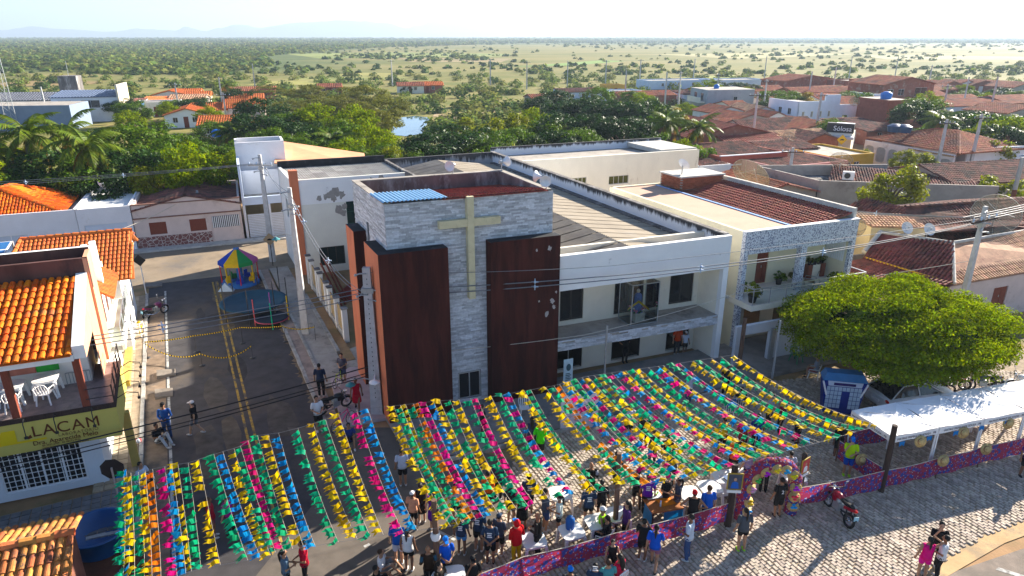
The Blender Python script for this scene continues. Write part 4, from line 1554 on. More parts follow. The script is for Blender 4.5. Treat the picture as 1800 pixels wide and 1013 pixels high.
sw=mb.build('shop_wall',mat('shop_wall',(.68,.72,.76),.85,.05,1.0,patch=((.45,.5,.56),.34),patchscale=.8),lac)
window_unit(sw,LB(-14,-1.95),LB(-5.55,-1.95),*shop_open[0],.06,4,1,white_paint,dark_glass,.07,'shop_window',single=True)
gw=MB()
P,Q=LB(-14,-1.95),LB(-5.55,-1.95)
d=(Q-P).normalized()
nn=Vector((-d.y,d.x,0))
for i in range(1,14):
 s=shop_open[0][0]+(shop_open[0][1]-shop_open[0][0])*i/14
 gw.bar(P+d*s+nn*.045+Vector((0,0,.47)),P+d*s+nn*.045+Vector((0,0,2.33)),.022)
for j in range(1,8):
 z=.45+1.9*j/8
 gw.bar(P+d*shop_open[0][0]+nn*.035+Vector((0,0,z)),P+d*shop_open[0][1]+nn*.035+Vector((0,0,z)),.022)
gw.build('window_bars',white_paint,sw)
sign_m=mat('sign_band',(.50,.43,.13),.6,.06,1.0)
mb=MB()
LB.box(mb,-14,-4.6,-2.95,1.3,2.64,3.86,0)
slab_t=mb.build('terrace_slab',[sign_m],lac)
mb=MB()
LB.box(mb,-14,-4.62,-2.93,1.28,3.861,3.93)
fl_=mb.build('terrace_floor',mat('terrace_tile',(.21,.165,.16),.35,.25,2.5,spec=.5,patch=((.14,.11,.115),.45),patchscale=3),slab_t)
mb=MB()
LB.box(mb,-14,-4.59,-2.97,-2.90,3.861,4.05)
LB.box(mb,-4.66,-4.59,-2.90,1.3,3.861,4.05)
mb.build('edge_band',wood_dark,slab_t)
mb=MB()
LB.box(mb,-4.75,-4.45,-1.2,-.9,0,2.64)
LB.box(mb,-4.75,-4.45,1.3,5.2,2.64,2.9)
mb.build('column',mat('column_ochre',(.5,.36,.12),.8,.1,2),lac)
dark_brown=mat('letter_brown',(.10,.03,.012),.6,.1,4)
SM=lambda a,z:plane_matrix(LB(a,-2.962,z),LB.u,(0,0,1))
lettering('LACAM',.62,SM(-7.42,3.22),dark_brown,slab_t,.006,space=1.12)
lettering('LABORATÓRIO',.16,SM(-6.63,3.06),mat('letter_tan',(.20,.12,.04),.6,.1,4),slab_t,.005,space=1.25)
lettering('Dra. Aparecida Melo',.25,SM(-7.47,2.86),dark_brown,slab_t,.005)
lettering('83 3521.2109   83 98173.9936',.10,SM(-7.20,2.76),dark_brown,slab_t,.004)
lettering('www.lacampb.com.br    Matriz Sousa',.10,SM(-7.22,2.665),dark_brown,slab_t,.004)
mb=MB()
ys=-2.964
mb.add([LB(-8.6,ys,3.05),LB(-7.0,ys,3.05),LB(-7.0,ys,3.13),LB(-7.9,ys,3.13),LB(-7.9,ys,3.62),LB(-8.3,ys,3.62)],[(0,1,2,3,4,5)])
mb.build('sign_stroke',mat('sign_yellow',(.62,.46,.015),.6,.05,2),slab_t)
mb=MB()
mb.add([LB(-7.72,ys-.002,3.26),LB(-7.56,ys-.002,3.16),LB(-7.42,ys-.002,3.2),LB(-7.46,ys-.002,3.34),LB(-7.58,ys-.002,3.24)],[(0,1,2,3,4)])
mb.build('sign_stroke',dark_brown,slab_t)
for k,(a,b,da,db)in enumerate(((-7.5,-2.95,0,-.45),(-6.55,-2.95,0,-.45),(-5.35,-2.95,0,-.45),(-4.6,-2.3,.75,0),(-4.6,-1.3,.75,0),(-4.6,-.3,.75,0),(-4.6,.6,.75,0))):
 mb=MB()
 p0=LB(a,b,3.9)
 p1=LB(a+da*.5,b+db*.5,4.1)
 p2=LB(a+da,b+db,4.0)
 p3=LB(a+da,b+db,3.82 if da else 3.5)
 mb.tube([p0,p1,p2,p3],.018,6)
 mb.box(p3-Vector((0,0,.08)),.10,.08,.08,R(22))
 mb.build('spotlight',black_iron,slab_t)
mb=MB()
mb.wall(LB(-14,-.35),LB(-5.55,-.35),.2,3.93,6.75)
bw_=mb.build('terrace_wall',mat('terrace_wall',(.72,.70,.66),.85,.06,1.0,patch=((.5,.47,.42),.35),patchscale=1.2),lac)
mb=MB()
mb.add([LB(-5.55,-.35,3.93),LB(-5.55,1.6,3.93),LB(-5.55,1.6,7.9),LB(-5.55,-3.0,6.55),LB(-5.55,-3.0,6.05),LB(-5.55,-.35,6.05),LB(-5.15,-.35,3.93),LB(-5.15,1.6,3.93),LB(-5.15,1.6,7.9),LB(-5.15,-3.0,6.55),LB(-5.15,-3.0,6.05),LB(-5.15,-.35,6.05)],[(5,4,3,2,1,0)],0)
mb.add([LB(-5.15,-.35,3.93),LB(-5.15,1.6,3.93),LB(-5.15,1.6,7.9),LB(-5.15,-3.0,6.55),LB(-5.15,-3.0,6.05),LB(-5.15,-.35,6.05)],[(0,1,2,3,4,5)],1)
mb.quad(LB(-5.55,1.6,7.9),LB(-5.55,-3.0,6.55),LB(-5.15,-3.0,6.55),LB(-5.15,1.6,7.9),0)
mb.quad(LB(-5.55,-3.0,6.05),LB(-5.15,-3.0,6.05),LB(-5.15,-3.0,6.55),LB(-5.55,-3.0,6.55),0)
mb.quad(LB(-5.55,-3.0,6.05),LB(-5.55,-.35,6.05),LB(-5.15,-.35,6.05),LB(-5.15,-3.0,6.05),0)
mb.build('gable_wall',[white_wall,salmon],lac)
mb=MB()
LB.box(mb,-14,-5.56,-3.05,-2.85,6.0,6.24)
mb.build('beam',white_wall,lac)
for a in(-5.55,-7.75):
 mb=MB()
 LB.box(mb,a-.12,a+.12,-2.88,-2.64,3.93,6.0)
 mb.build('post',wood_red,lac)
mb=MB()
LB.box(mb,-7.25,-6.1,-.40,-.36,6.35,6.58)
mb.build('wall_board',black_iron,bw_)
mb=MB()
LB.box(mb,-7.3,-6.55,-.42,-.36,4.65,5.1)
mb.build('menu_board',mat('board_green',(.03,.30,.04),.6,.15,3),bw_)
mb=MB()
LB.box(mb,-8.2,-7.32,-.42,-.36,4.65,5.05)
mb.build('menu_board',mat('board_salmon',(.45,.17,.12),.6,.15,3),bw_)
mb=MB()
for i in range(8):
 mb.bar(LB(-6.4+i*.12,-.45,3.95),LB(-6.4+i*.12,-.45,4.45),.02)
mb.bar(LB(-6.4,-.45,4.45),LB(-5.56,-.45,4.45),.03)
mb.build('railing',galv,bw_)
mb=MB()
for z in(4.35,4.75):
 mb.bar(LB(-4.62,-2.7,z),LB(-4.62,1.2,z),.025)
 mb.bar(LB(-5.5,-2.92,z),LB(-4.62,-2.92,z),.025)
for b in(-2.9,-1.9,-.9,.1,1.1):
 mb.bar(LB(-4.62,b,3.9),LB(-4.62,b,4.8),.04)
mb.build('railing',black_iron,lac)
tile_roof(lac,[(LB(-14,-3.18,6.28),LB(-5.6,-3.18,6.28),LB(-5.6,1.55,7.78),LB(-14,1.55,7.78))],tile_orange,.275,.415,single=False,seg=5)if False else None
roof_q=(LB(-10.2,-3.18,6.28),LB(-5.62,-3.18,6.28),LB(-5.62,1.5,7.78),LB(-10.2,1.5,7.78))
tile_roof(lac,[roof_q],tile_orange,.262,.40,single=True)
nb_=thing('balcony_house','salmon and white house with dark brown parapet, flat roof and glass balcony','house',LB(-5.2,6))
mb=MB()
mb.wall(LB(-14,1.62),LB(-5.05,1.62),.16,7.2,8.5,(),0,1)
mb.wall(LB(-5.05,1.621),LB(-5.05,3.2),.16,3.9,8.5,(),2,1)
mb.wall(LB(-5.05,3.2),LB(-14,3.2),.2,3.9,8.6,(),3,1)
mb.build('parapet',[maroon_wall,maroon_wall,salmon,white_wall],nb_)
mb=MB()
mb.quad(LB(-14,1.8,8.1),LB(-5.22,1.8,8.1),LB(-5.22,3.0,8.1),LB(-14,3.0,8.1))
mb.build('roof_deck',mat('deck_moss',(.30,.25,.15),.95,.3,1.5,.3,20,patch=((.14,.12,.08),.45),patchscale=1),nb_)
mb=MB()
mb.wall(LB(-5.5,3.201),LB(-5.5,10.2),.2,0,5.9,[(3.4,4.3,3.5,5.5),(5.2,6.1,3.5,5.5)])
mb.wall(LB(-5.5,10.2),LB(-14,10.2),.2,0,5.4)
mb.wall(LB(-5.5,3.202),LB(-5.5,6.2),.25,5.901,7.9)
w_=mb.build('wall',white_wall,nb_)
door_unit(w_,LB(-5.5,3.201),LB(-5.5,10.2),3.4,4.3,3.5,5.5,.06,wood_red,1)
door_unit(w_,LB(-5.5,3.201),LB(-5.5,10.2),5.2,6.1,3.5,5.5,.06,wood_red,1)
mb=MB()
mb.quad(LB(-14,3.4,5.3),LB(-5.6,3.4,5.3),LB(-5.6,10.1,5.3),LB(-14,10.1,5.3))
mb.build('roof_deck',mat('deck_lilac',(.42,.40,.40),.9,.1,1),nb_)
mb=MB()
LB.box(mb,-5.5,-4.62,4.2,11.2,3.2,3.42)
bs_=mb.build('balcony_slab',cream_light,nb_)
mb=MB()
LB.box(mb,-4.75,-4.62,4.2,11.2,3.42,3.62)
LB.box(mb,-5.5,-4.75,4.2,4.33,3.1,3.62)
mb.build('balcony_kerb',[white_wall],bs_)
for b in(4.3,5.9,7.5,9.1,10.7):
 MB().bar(LB(-4.68,b,3.6),LB(-4.68,b,4.45),.035).build('rail_post',steel,bs_)
for(b0,b1)in((4.3,5.9),(5.9,7.5),(7.5,9.1),(9.1,10.7)):
 MB().quad(LB(-4.68,b0+.05,3.64),LB(-4.68,b1-.05,3.64),LB(-4.68,b1-.05,4.4),LB(-4.68,b0+.05,4.4)).build('glass_panel',rail_glass,bs_)
MB().quad(LB(-5.45,4.26,3.64),LB(-4.72,4.26,3.64),LB(-4.72,4.26,4.4),LB(-5.45,4.26,4.4)).build('glass_panel',rail_glass,bs_)
MB().bar(LB(-4.68,4.25,4.46),LB(-4.68,10.75,4.46),.04).build('handrail',steel,bs_)
tile_roof(nb_,[(LB(-4.75,5.0,5.5),LB(-4.75,8.8,5.5),LB(-5.5,8.8,6.05),LB(-5.5,5.0,6.05))],tile_new,.2,.33)
mb=MB()
LB.box(mb,-5.45,-5.2,6.3,6.75,5.4,7.9)
mb.build('chimney',white_wall,nb_)
oh=thing('orange_roof_house','corner house with large bright orange tiled roof beside the diamond road sign','house',LB(-7,13))
mb=MB()
mb.wall(LB(-10.4,11.4),LB(-5.0,11.4),.2,0,4.6,[(3.6,4.5,.0,2.1)])
mb.wall(LB(-5.0,11.401),LB(-5.0,18.4),.2,0,4.6,[(1.2,2.4,1.0,2.2),(4.2,5.4,1.0,2.2)])
mb.wall(LB(-5.0,18.4),LB(-10.4,18.4),.2,0,4.6)
mb.wall(LB(-10.4,18.399),LB(-10.4,11.401),.2,0,4.6)
w_=mb.build('wall',white_wall,oh)
for s in((1.2,2.4),(4.2,5.4)):
 window_unit(w_,LB(-5.0,11.401),LB(-5.0,18.4),*s,1.0,2.2,.07,2,1,alu)
door_unit(w_,LB(-10.4,11.4),LB(-5.0,11.4),3.6,4.5,.0,2.1,.06,wood_red,1)
q1=(LB(-10.6,10.9,4.55),LB(-4.2,10.9,4.55),LB(-4.2,15.0,6.25),LB(-9.7,15.0,6.25))
q2=(LB(-4.2,19.1,4.55),LB(-10.6,19.1,4.55),LB(-9.7,15.0,6.25),LB(-4.2,15.0,6.25))
tile_roof(oh,[q1,q2],tile_new,.21,.36,ridge=[(LB(-9.7,15.0,6.27),LB(-4.2,15.0,6.27)),(LB(-10.6,10.9,4.6),LB(-9.7,15.0,6.27))])
mb=MB()
mb.add([LB(-4.45,11.0,4.5),LB(-4.45,19.0,4.5),LB(-4.45,15.0,6.2),LB(-4.6,11.0,4.5),LB(-4.6,19.0,4.5),LB(-4.6,15.0,6.2)],[(0,1,2),(5,4,3)])
mb.build('gable',white_wall,oh)
sp=thing('solar_panel','blue solar panel leaning beside the orange roof at the left edge','solar panel',LB(-11.5,14,5))
A,B,C_,D=LB(-13.6,12.2,5.0),LB(-11.0,12.6,5.0),LB(-10.4,16.4,5.9),LB(-13.4,16.2,5.9)
mb=MB()
mb.add([A,B,C_,D]+[p-Vector((0,0,.06))for p in(A,B,C_,D)],[(0,1,2,3),(7,6,5,4),(1,0,4,5),(2,1,5,6),(3,2,6,7),(0,3,7,4)])
mb.build('frame',white_paint,sp)
for i in range(3):
 for j in range(4):
  def pp(s,t):
   return A.lerp(B,s).lerp(D.lerp(C_,s),t)+Vector((0,0,.012))
  MB().quad(pp(i/3+.02,j/4+.015),pp((i+1)/3-.02,j/4+.015),pp((i+1)/3-.02,(j+1)/4-.015),pp(i/3+.02,(j+1)/4-.015)).build('cell_panel',mat('solar_blue',(.05,.16,.36),.2,.1,2,spec=.7),sp)
mb=MB()
for p in(A,B,C_,D):
 mb.bar(Vector((p.x,p.y,3.2)),p,.08)
mb.build('stand',steel,sp)
lr=thing('low_tiled_shed','low shed with weathered orange barrel tiles in the lower left corner','shed',LB(-8,-9))
mb=MB()
LB.box(mb,-14,-5.9,-7.9,-7.7,0,2.5)
LB.box(mb,-6.1,-5.9,-13,-7.91,0,2.5)
mb.build('wall',mat('shed_wall',(.16,.07,.05),.95,.25,2),lr)
old_orange=mat('tile_weathered',(.42,.17,.06),.8,.25,4,.3,30,rnd=.42,hue=.02,patch=((.10,.06,.05),.42),patchscale=1.5)
tile_roof(lr,[(LB(-5.6,-7.55,2.55),LB(-10.5,-7.55,2.55),LB(-10.5,-9.2,3.05),LB(-5.6,-9.2,3.05))],old_orange,.225,.42,single=True,name='back_slope')
tile_roof(lr,[(LB(-10.5,-12.2,2.15),LB(-5.6,-12.2,2.15),LB(-5.6,-9.25,3.05),LB(-10.5,-9.25,3.05))],old_orange,.225,.42,single=True,name='front_slope',ridge=[(LB(-10.5,-9.22,3.1),LB(-5.6,-9.22,3.1))])
HS=Frame((-24.0,52.5),21.5,111.5)
b0=5.25
shade_white=mat('shade_white',(.74,.74,.76),.85,.05,1.0,patch=((.6,.58,.56),.33),patchscale=.7)
F=lambda a,b,ua=21.5:Frame(HS(a,b),ua,ua+90)
t=house('long white house with hipped orange roof and white louvred window',F(-20.8,b0),10.8,9.0,3.3,'flat',shade_white,tile_new,parapet=.55,wins=((2.6,1.0,1.0,2.0),(4.9,2.4,.9,2.2)),frame=white_paint,glassm=mat('louvre',(.55,.6,.66),.6,.1,2,stretch=(1,1,12)),deckm=concrete_pale)
hw_=Frame(HS(-20.2,b0+.5),21.5,111.5)
c=[hw_(0,.3,3.5),hw_(9.3,.3,3.5),hw_(9.3,8.0,3.5),hw_(0,8.0,3.5)]
r0,r1=hw_(4.2,3.6,5.2),hw_(4.9,5.2,5.2)
tile_roof(t,[(c[0],c[1],r0+Vector((.05,0,0)),r0),(c[1],c[2],r1,r0),(c[2],c[3],r1+Vector((-.05,0,0)),r1),(c[3],c[0],r0,r1)],tile_orange,.24,.42,ridge=[(r0,r1)]+[(p,r0 if i<2 else r1)for i,p in enumerate(c)])
house('flat white garage with wide blue-white door between two houses',F(-9.95,b0-.1),3.9,9.0,3.6,'flat',shade_white,parapet=.25,doors=((.4,3.1,2.5),),doorm=mat('garage_white',(.62,.68,.76),.6,.05,2,stretch=(1,1,9)),deckm=mat('deck_white',(.68,.68,.66),.9,.08,1))
t=house('pinkish house with dark tiled roof and maroon crazy-stone dado',F(-6.0,b0),8.4,8.4,3.3,'gable_v',pink_wall,tile_old,1.0,.1,.26,.42,wins=((1.1,1.3,1.2,2.25),(4.2,1.3,1.2,2.25)),frame=wood_red,glassm=wood_red,parapet=.5)
mb=MB()
fr_=F(-6.0,b0)
fr_.box(mb,.02,5.85,-.05,-.002,.1,1.05)
mb.build('stone_dado',crazy,t)
mb=MB()
fr_.box(mb,-.02,8.42,-.07,-.002,2.62,2.72)
fr_.box(mb,-.02,8.42,-.07,.2,3.79,3.87)
mb.build('trim',mat('trim_brown',(.22,.12,.09),.8,.1,3),t)
mb=MB()
fr_.box(mb,6.0,8.2,-.05,-.002,1.35,2.35)
gr=mb.build('gate',mat('gate_dark',(.05,.05,.05),.8,.1,3),t)
mb=MB()
for i in range(15):
 fr_.box(mb,6.02+i*.15,6.09+i*.15,-.09,-.052,1.35,2.35)
mb.build('gate_bars',white_paint,gr)
mb=MB()
fr_.box(mb,6.0,8.2,-.07,-.002,.15,1.34)
mb.build('gate_panel',pink_wall,gr)
tb_=thing('terrace_house','white two-storey house with roof terrace and broad salmon roof','house',HS(6,9))
T2=Frame(HS(2.6,5.6),21.5,111.5)
pale_blue=mat('pale_blue_wall',(.60,.68,.80),.85,.06,1,patch=((.4,.47,.58),.35),patchscale=.8)
mb=MB()
mb.wall(T2(0,7.0),T2(0,0),.2,0,6.6)
mb.wall(T2(0,.001),T2(6.0,.001),.2,3.0,3.7)
mb.wall(T2(2.5,3.6),T2(6.0,3.6),.2,3.2,5.4,(),1)
mb.wall(T2(0.2,3.6),T2(2.5,3.6),.2,3.2,5.4,(),1)
mb.wall(T2(0.0,4.6),T2(4.3,4.6),.2,5.0,7.8,(),1)
mb.wall(T2(4.3,4.601),T2(4.3,8),.2,3.0,7.8,(),1)
mb.wall(T2(4.3,8),T2(0,8),.2,3.0,7.8,(),1)
mb.wall(T2(0,8),T2(0,7.001),.2,3.0,7.8,(),1)
mb.build('wall',[pale_blue,shade_white],tb_)
mb=MB()
T2 .box(mb,0.2,6.0,.2,3.6,3.0,3.2)
T2 .box(mb,0.2,4.1,4.8,7.8,7.0,7.1)
mb.build('floor_slab',concrete,tb_)
MB().hexa([T2(3.2,3.4,5.9),T2(11.5,2.6,5.1),T2(12.4,9.0,5.4),T2(4.2,10.6,6.9),T2(3.2,3.4,6.0),T2(11.5,2.6,5.2),T2(12.4,9.0,5.5),T2(4.2,10.6,7.0)]).build('terrace_roof',mat('salmon_sheet',(.62,.32,.19),.85,.1,.8),tb_)
mb=MB()
T2 .box(mb,6.0,11.2,3.0,3.2,0,5.0)
T2 .box(mb,11.0,11.2,3.2,9.0,0,5.2)
mb.build('rear_wall',white_wall,tb_)
mb=MB()
for i in range(14):
 T2 .box(mb,.3,6.0,-.12,-.08,.1+i*.15,.22+i*.15)
mb.build('slatted_gate',mat('slat_white',(.66,.68,.72),.6,.06,2),tb_)
for a in(.1,2.2,4.2,5.9):
 mb=MB()
 T2 .box(mb,a-.1,a+.1,-.1,.12,0,3.0)
 mb.build('post',shade_white,tb_)
mb=MB()
T2 .box(mb,.2,5.9,2.8,3.0,0,3.0)
mb.build('carport_wall',mat('carport_wall',(.30,.26,.18),.9,.2,1),tb_)
bh=thing('beige_house','two-storey beige house with pebble-tiled loggia front and red tiled roof beside the church','house',CH(23.5,6))
B0,B1=19.55,27.6
mb=MB()
CH.box(mb,B0,B1,.35,.60,5.72,7.0)
CH.box(mb,B0,B0+.3,.35,.60,0,5.719)
CH.box(mb,23.6,24.0,.35,.70,3.1,5.719)
CH.box(mb,B1-.25,B1,.35,.60,3.1,5.719)
mb.build('pebble_front',pebble,bh)
mb=MB()
mb.wall(CH(B0,13.6),CH(B0,.601),.2,0,7.0)
mb.wall(CH(B1,.601),CH(B1,13.6),.2,0,7.0)
mb.wall(CH(B1,13.6),CH(B0,13.6),.2,0,7.0)
wopen=[(22.2-B0-.2,23.05-B0-.2,3.12,5.1)]
mb.wall(CH(B0+.2,2.1),CH(B1-.2,2.1),.2,3.1,6.6,wopen)
bw2=mb.build('wall',mat('beige_wall',(.80,.72,.52),.85,.05,1,patch=((.68,.6,.42),.33),patchscale=.7),bh)
door_unit(bw2,CH(B0+.2,2.1),CH(B1-.2,2.1),*wopen[0],.06,wood_red,2)
mb=MB()
CH.box(mb,B0-.05,B1+.1,-.72,2.1,2.92,3.10)
sl=mb.build('balcony_slab',mat('slab_white',(.72,.70,.66),.5,.06,2),bh)
mb=MB()
CH.box(mb,B0-.07,B1+.12,-.745,-.722,2.80,3.12)
CH.box(mb,B0-.07,B0-.051,-.72,1.0,2.80,3.12)
mb.build('fascia',cream_light,sl)
for i in range(8):
 a=B0+.05+(B1-B0-.1)*i/7
 MB().bar(CH(a,-.66,3.1),CH(a,-.66,4.05),.04).build('rail_post',steel,sl)
 if i<7:
  a2=B0+.05+(B1-B0-.1)*(i+1)/7
  MB().quad(CH(a+.06,-.66,3.16),CH(a2-.06,-.66,3.16),CH(a2-.06,-.66,3.95),CH(a+.06,-.66,3.95)).build('glass_panel',rail_glass,sl)
MB().bar(CH(B0,-.66,4.06),CH(B1+.05,-.66,4.06),.05).build('handrail',alu,sl)
MB().bar(CH(B1+.03,-.66,4.06),CH(B1+.03,.4,4.06),.05).build('handrail',alu,sl)
MB().bar(CH(B0+.02,-.66,4.06),CH(B0+.02,.3,4.06),.05).build('handrail',alu,sl)
mb=MB()
for i in range(9):
 CH.box(mb,B1-.30,B1-.27,.75+i*.15,.86+i*.15,4.35,5.7)
mb.build('blind',white_paint,bh)
mb=MB()
CH.box(mb,25.9,26.2,1.75,2.09,3.1,3.95)
CH.box(mb,26.9,27.2,1.75,2.09,3.1,3.95)
mb.build('flower_stand',wood_red,bh)
mb=MB()
CH.box(mb,26.2,26.9,1.85,2.09,3.1,3.9)
mb.build('bench',cream_light,bh)
mb=MB()
mb.quad(CH(B0+.2,.6,6.92),CH(23.1,.6,6.92),CH(23.1,13.4,6.92),CH(B0+.2,13.4,6.92))
mb.build('terrace_deck',mat('deck_salmon',(.50,.33,.25),.9,.08,.8,patch=((.5,.33,.25),.36),patchscale=.8),bh)
tile_roof(bh,[(CH(23.2,13.0,6.55),CH(23.2,.7,6.55),CH(B1-.3,.7,7.30),CH(B1-.3,12.4,7.30))],tile_red,.215,.36)
mb=MB()
CH.box(mb,22.98,23.16,.7,13.2,6.93,6.97)
mb.build('gutter',mat('gutter_blue',(.30,.42,.66),.5,.1,3),bh)
mb=MB()
mb.wall(CH(B1-.02,.601),CH(B1-.02,13.6),.22,7.001,7.62)
mb.build('side_coping',[concrete_pale],bh)
mb=MB()
CH.box(mb,B0-.03,B1+.03,.32,.62,7.001,7.05)
mb.build('front_coping',white_paint,bh)
bx=MB()
CH.box(bx,23.6,27.1,11.2,13.5,6.9,7.75)
box_=bx.build('tank_box',mortar,bh)
bk=MB()
for j in range(9):
 for i in range(14):
  a0=23.6+i*.25+(j%2)*.12
  if a0+.23>27.1:
   continue
  CH.box(bk,a0,a0+.235,11.17,11.205,6.93+j*.09,7.01+j*.09)
 for i in range(9):
  b_=11.2+i*.25+(j%2)*.12
  if b_+.23>13.5:
   continue
  CH.box(bk,23.57,23.605,b_,b_+.235,6.93+j*.09,7.01+j*.09)
bk.build('bricks',brick_red,box_,kind='stuff')
mb=MB()
CH.box(mb,23.5,27.2,11.1,13.6,7.751,7.85)
mb.build('tank_lid',concrete_pale,box_)
mb=MB()
mb.wall(CH(17.98,-1.5),CH(27.9,-1.5),.2,0,2.4,[(.35,2.3,0,1.85)])
gw_=mb.build('front_wall',mat('front_wall_paint',(.60,.62,.66),.85,.05,1),bh)
mb=MB()
mb.wall(CH(B0+.3,1.5),CH(B1,1.5),.1,0,2.9,[(1.3,2.6,.2,2.0),(3.5,5.4,.4,2.0)])
mb.build('ground_floor_wall',cream_wall,bh)
mb=MB()
CH.box(mb,22.8,23.3,-.5,.0,0,2.9)
CH.box(mb,26.0,26.6,-.5,.0,0,2.9)
mb.build('pillar',pebble_warm,bh)
mb=MB()
CH.box(mb,20.3,20.55,-1.62,-1.32,0,2.0)
mb.build('meter_box',galv,bh)
# ------ the houses to the right, and the town beyond
def FP(x,y,ua=21.0,va=None):
 return Frame(G(x,y),ua,ua+92 if va is None else va)
# ---- big tiled house behind the round tree (its front wall shows two red shutters)
tile_wine=mat('tile_wine',(.19,.065,.055),.9,.25,2,.2,20,rnd=.28,hue=.012,patch=((.10,.045,.04),.44),patchscale=.8)
r1=thing('tiled_corner_house','house with dark red hipped tiles, yellow gutter and two red shutters behind the round tree','house',CH(35,1))
mb=MB()
mb.wall(CH(33.4,-1.75),CH(47,-1.75),.2,0,2.75,[(.85,2.05,.6,1.95),(4.1,5.4,.75,2.1)])
mb.wall(CH(29.0,4.6),CH(29.0,-1.74),.2,0,2.6)
mb.wall(CH(29.0,-1.75),CH(33.399,-1.75),.2,0,2.6)
w_=mb.build('wall',mat('r1_wall',(.60,.50,.46),.9,.08,1,patch=((.45,.35,.3),.38),patchscale=.8),r1)
door_unit(w_,CH(33.4,-1.75),CH(47,-1.75),.85,2.05,.6,1.95,.06,wood_red,2,'shutter')
door_unit(w_,CH(33.4,-1.75),CH(47,-1.75),4.1,5.4,.75,2.1,.06,wood_red,2,'shutter')
apex=CH(36.3,.6,4.5)
lowl=CH(32.2,3.4,3.55)
tile_roof(r1,[(CH(33.3,-2.0,2.95),CH(47,-2.0,2.95),CH(47,1.6,4.2),apex)],tile_pale,.23,.42,'front_slope')
tile_roof(r1,[(lowl+Vector((0,0,-.35)),CH(33.35,-1.95,2.98),apex,CH(34.4,4.2,4.5))],tile_wine,.23,.42,'left_slope')
tile_roof(r1,[(CH(29.0,4.4,2.55),CH(29.3,-1.9,2.5),CH(33.25,-1.95,2.92),CH(32.4,3.4,3.2))],tile_wine,.23,.42,'low_slope')
tile_roof(r1,[(CH(47,8.5,3.2),CH(34.3,8.0,3.4),CH(34.4,4.25,4.5),CH(47,1.65,4.22))],tile_old,.25,.42,'back_slope')
mb=MB()
mb.tube([CH(32.3,3.3,3.28),CH(33.3,-1.9,3.02)],.06,6)
mb.build('gutter',mat('gutter_yellow',(.55,.33,.02),.6,.15,3),r1)
mb=MB()
mb.tube([CH(34.4,4.2,4.56),apex+Vector((0,0,.08)),CH(47,1.6,4.3)],.11,6)
mb.tube([lowl+Vector((0,0,.1)),CH(34.4,4.2,4.6)],.16,6)
mb.tube([apex+Vector((0,0,.08)),CH(33.35,-1.98,3.05)],.10,6)
mb.build('ridge_mortar',concrete_pale,r1)
tk=thing('tiled_tank_room','small cream tank room with rough tiled lid between the satellite dishes','tank room',CH(35,4))
mb=MB()
f_=Frame(CH(34.0,4.6),UA,VA)
mb.prism([f_(0,0),f_(3.0,-1.6),f_(3.6,.8),f_(.8,2.4)],2.0,4.85)
mb.build('wall',mat('tank_cream',(.68,.58,.36),.9,.08,1),tk)
tile_roof(tk,[(f_(-.1,-.1,4.9),f_(3.1,-1.75,4.9),f_(3.7,.85,5.2),f_(.7,2.5,5.2))],tile_pale,.22,.36)
dr=thing('dark_tiled_house','long house under old dark brown tiles at the right edge','house',CH(43,5))
mb=MB()
mb.wall(CH(38.5,5.5),CH(52,5.5),.2,0,3.2)
mb.wall(CH(38.5,14.0),CH(38.5,5.5),.2,0,3.2)
mb.build('wall',grey_plaster,dr)
tile_roof(dr,[(CH(37.8,4.6,3.1),CH(54,1.6,3.1),CH(54,6.0,4.9),CH(40.8,7.6,4.95)),(CH(37.6,12.4,3.2),CH(37.8,4.7,3.15),CH(40.8,7.6,4.97),CH(40.8,11,4.97))],tile_old,.25,.42,ridge=[(CH(40.8,7.6,5.0),CH(54,6.0,4.98))])
tile_roof(dr,[(CH(54,12.5,3.4),CH(40.0,13.5,3.4),CH(40.8,7.65,4.94),CH(54,6.05,4.92))],tile_old,.25,.42,'back_slope')
lt_=thing('red_tiled_shed','small house with clean red tiles just right of the beige house','house',CH(31,7))
mb=MB()
mb.wall(CH(28.6,10),CH(28.6,4.7),.2,0,2.9)
mb.wall(CH(28.6,4.7),CH(34,4.7),.2,0,2.9)
mb.build('wall',grey_plaster,lt_)
tile_roof(lt_,[(CH(28.3,10.2,2.9),CH(28.3,4.4,2.9),CH(32.6,5.4,4.1),CH(33.4,10.2,4.3))],tile_red,.23,.42)
R3=Frame(G(1432,372),8.0,113.0)
g3=thing('grey_walled_house','grey plastered house with parapet and rough brown tiles behind the yellow-green tree','house',R3(7,5))
mb=MB()
mb.wall(R3(0,0),R3(14.5,-5.2),.2,0,3.2)
mb.wall(R3(0,9.0),R3(0,0),.2,0,3.2)
mb.wall(R3(14.5,7.5),R3(0,9.0),.2,0,3.3)
mb.build('wall',grey_plaster,g3)
tile_roof(g3,[(R3(3.2,2.5,2.6),R3(14.6,-5.0,2.4),R3(17.5,1.0,3.0),R3(8.5,8.2,3.2))],tile_old,.27,.40,jit=.03)
mb=MB()
mb.wall(R3(14.5,-5.2),R3(17.5,1.0),.2,0,2.5)
mb.build('side_wall',maroon_wall,g3)
mb=MB()
mb.quad(R3(.2,.2,2.2),R3(4.5,-1.4,2.2),R3(8.5,7.5,2.2),R3(.2,8.8,2.2))
mb.build('roof_deck',concrete_dark,g3)
ac=thing('air_conditioner','white air conditioner unit standing on the rough brown roof','air conditioner',R3(5.2,2.3,2.75))
mb=MB()
mb.box(R3(5.2,2.3,2.75),1.1,.5,.85,R(-20))
mb.build('case',white_plastic,ac)
mb=MB()
vs0=MB().lathe([(.0,0),(.30,.0),(.30,.03),(.0,.03)],(0,0,0),14)
q_=R3(5.2,2.3,3.2)+Vector((math.sin(R(-20))*.27-.15,-math.cos(R(-20))*.27,0))
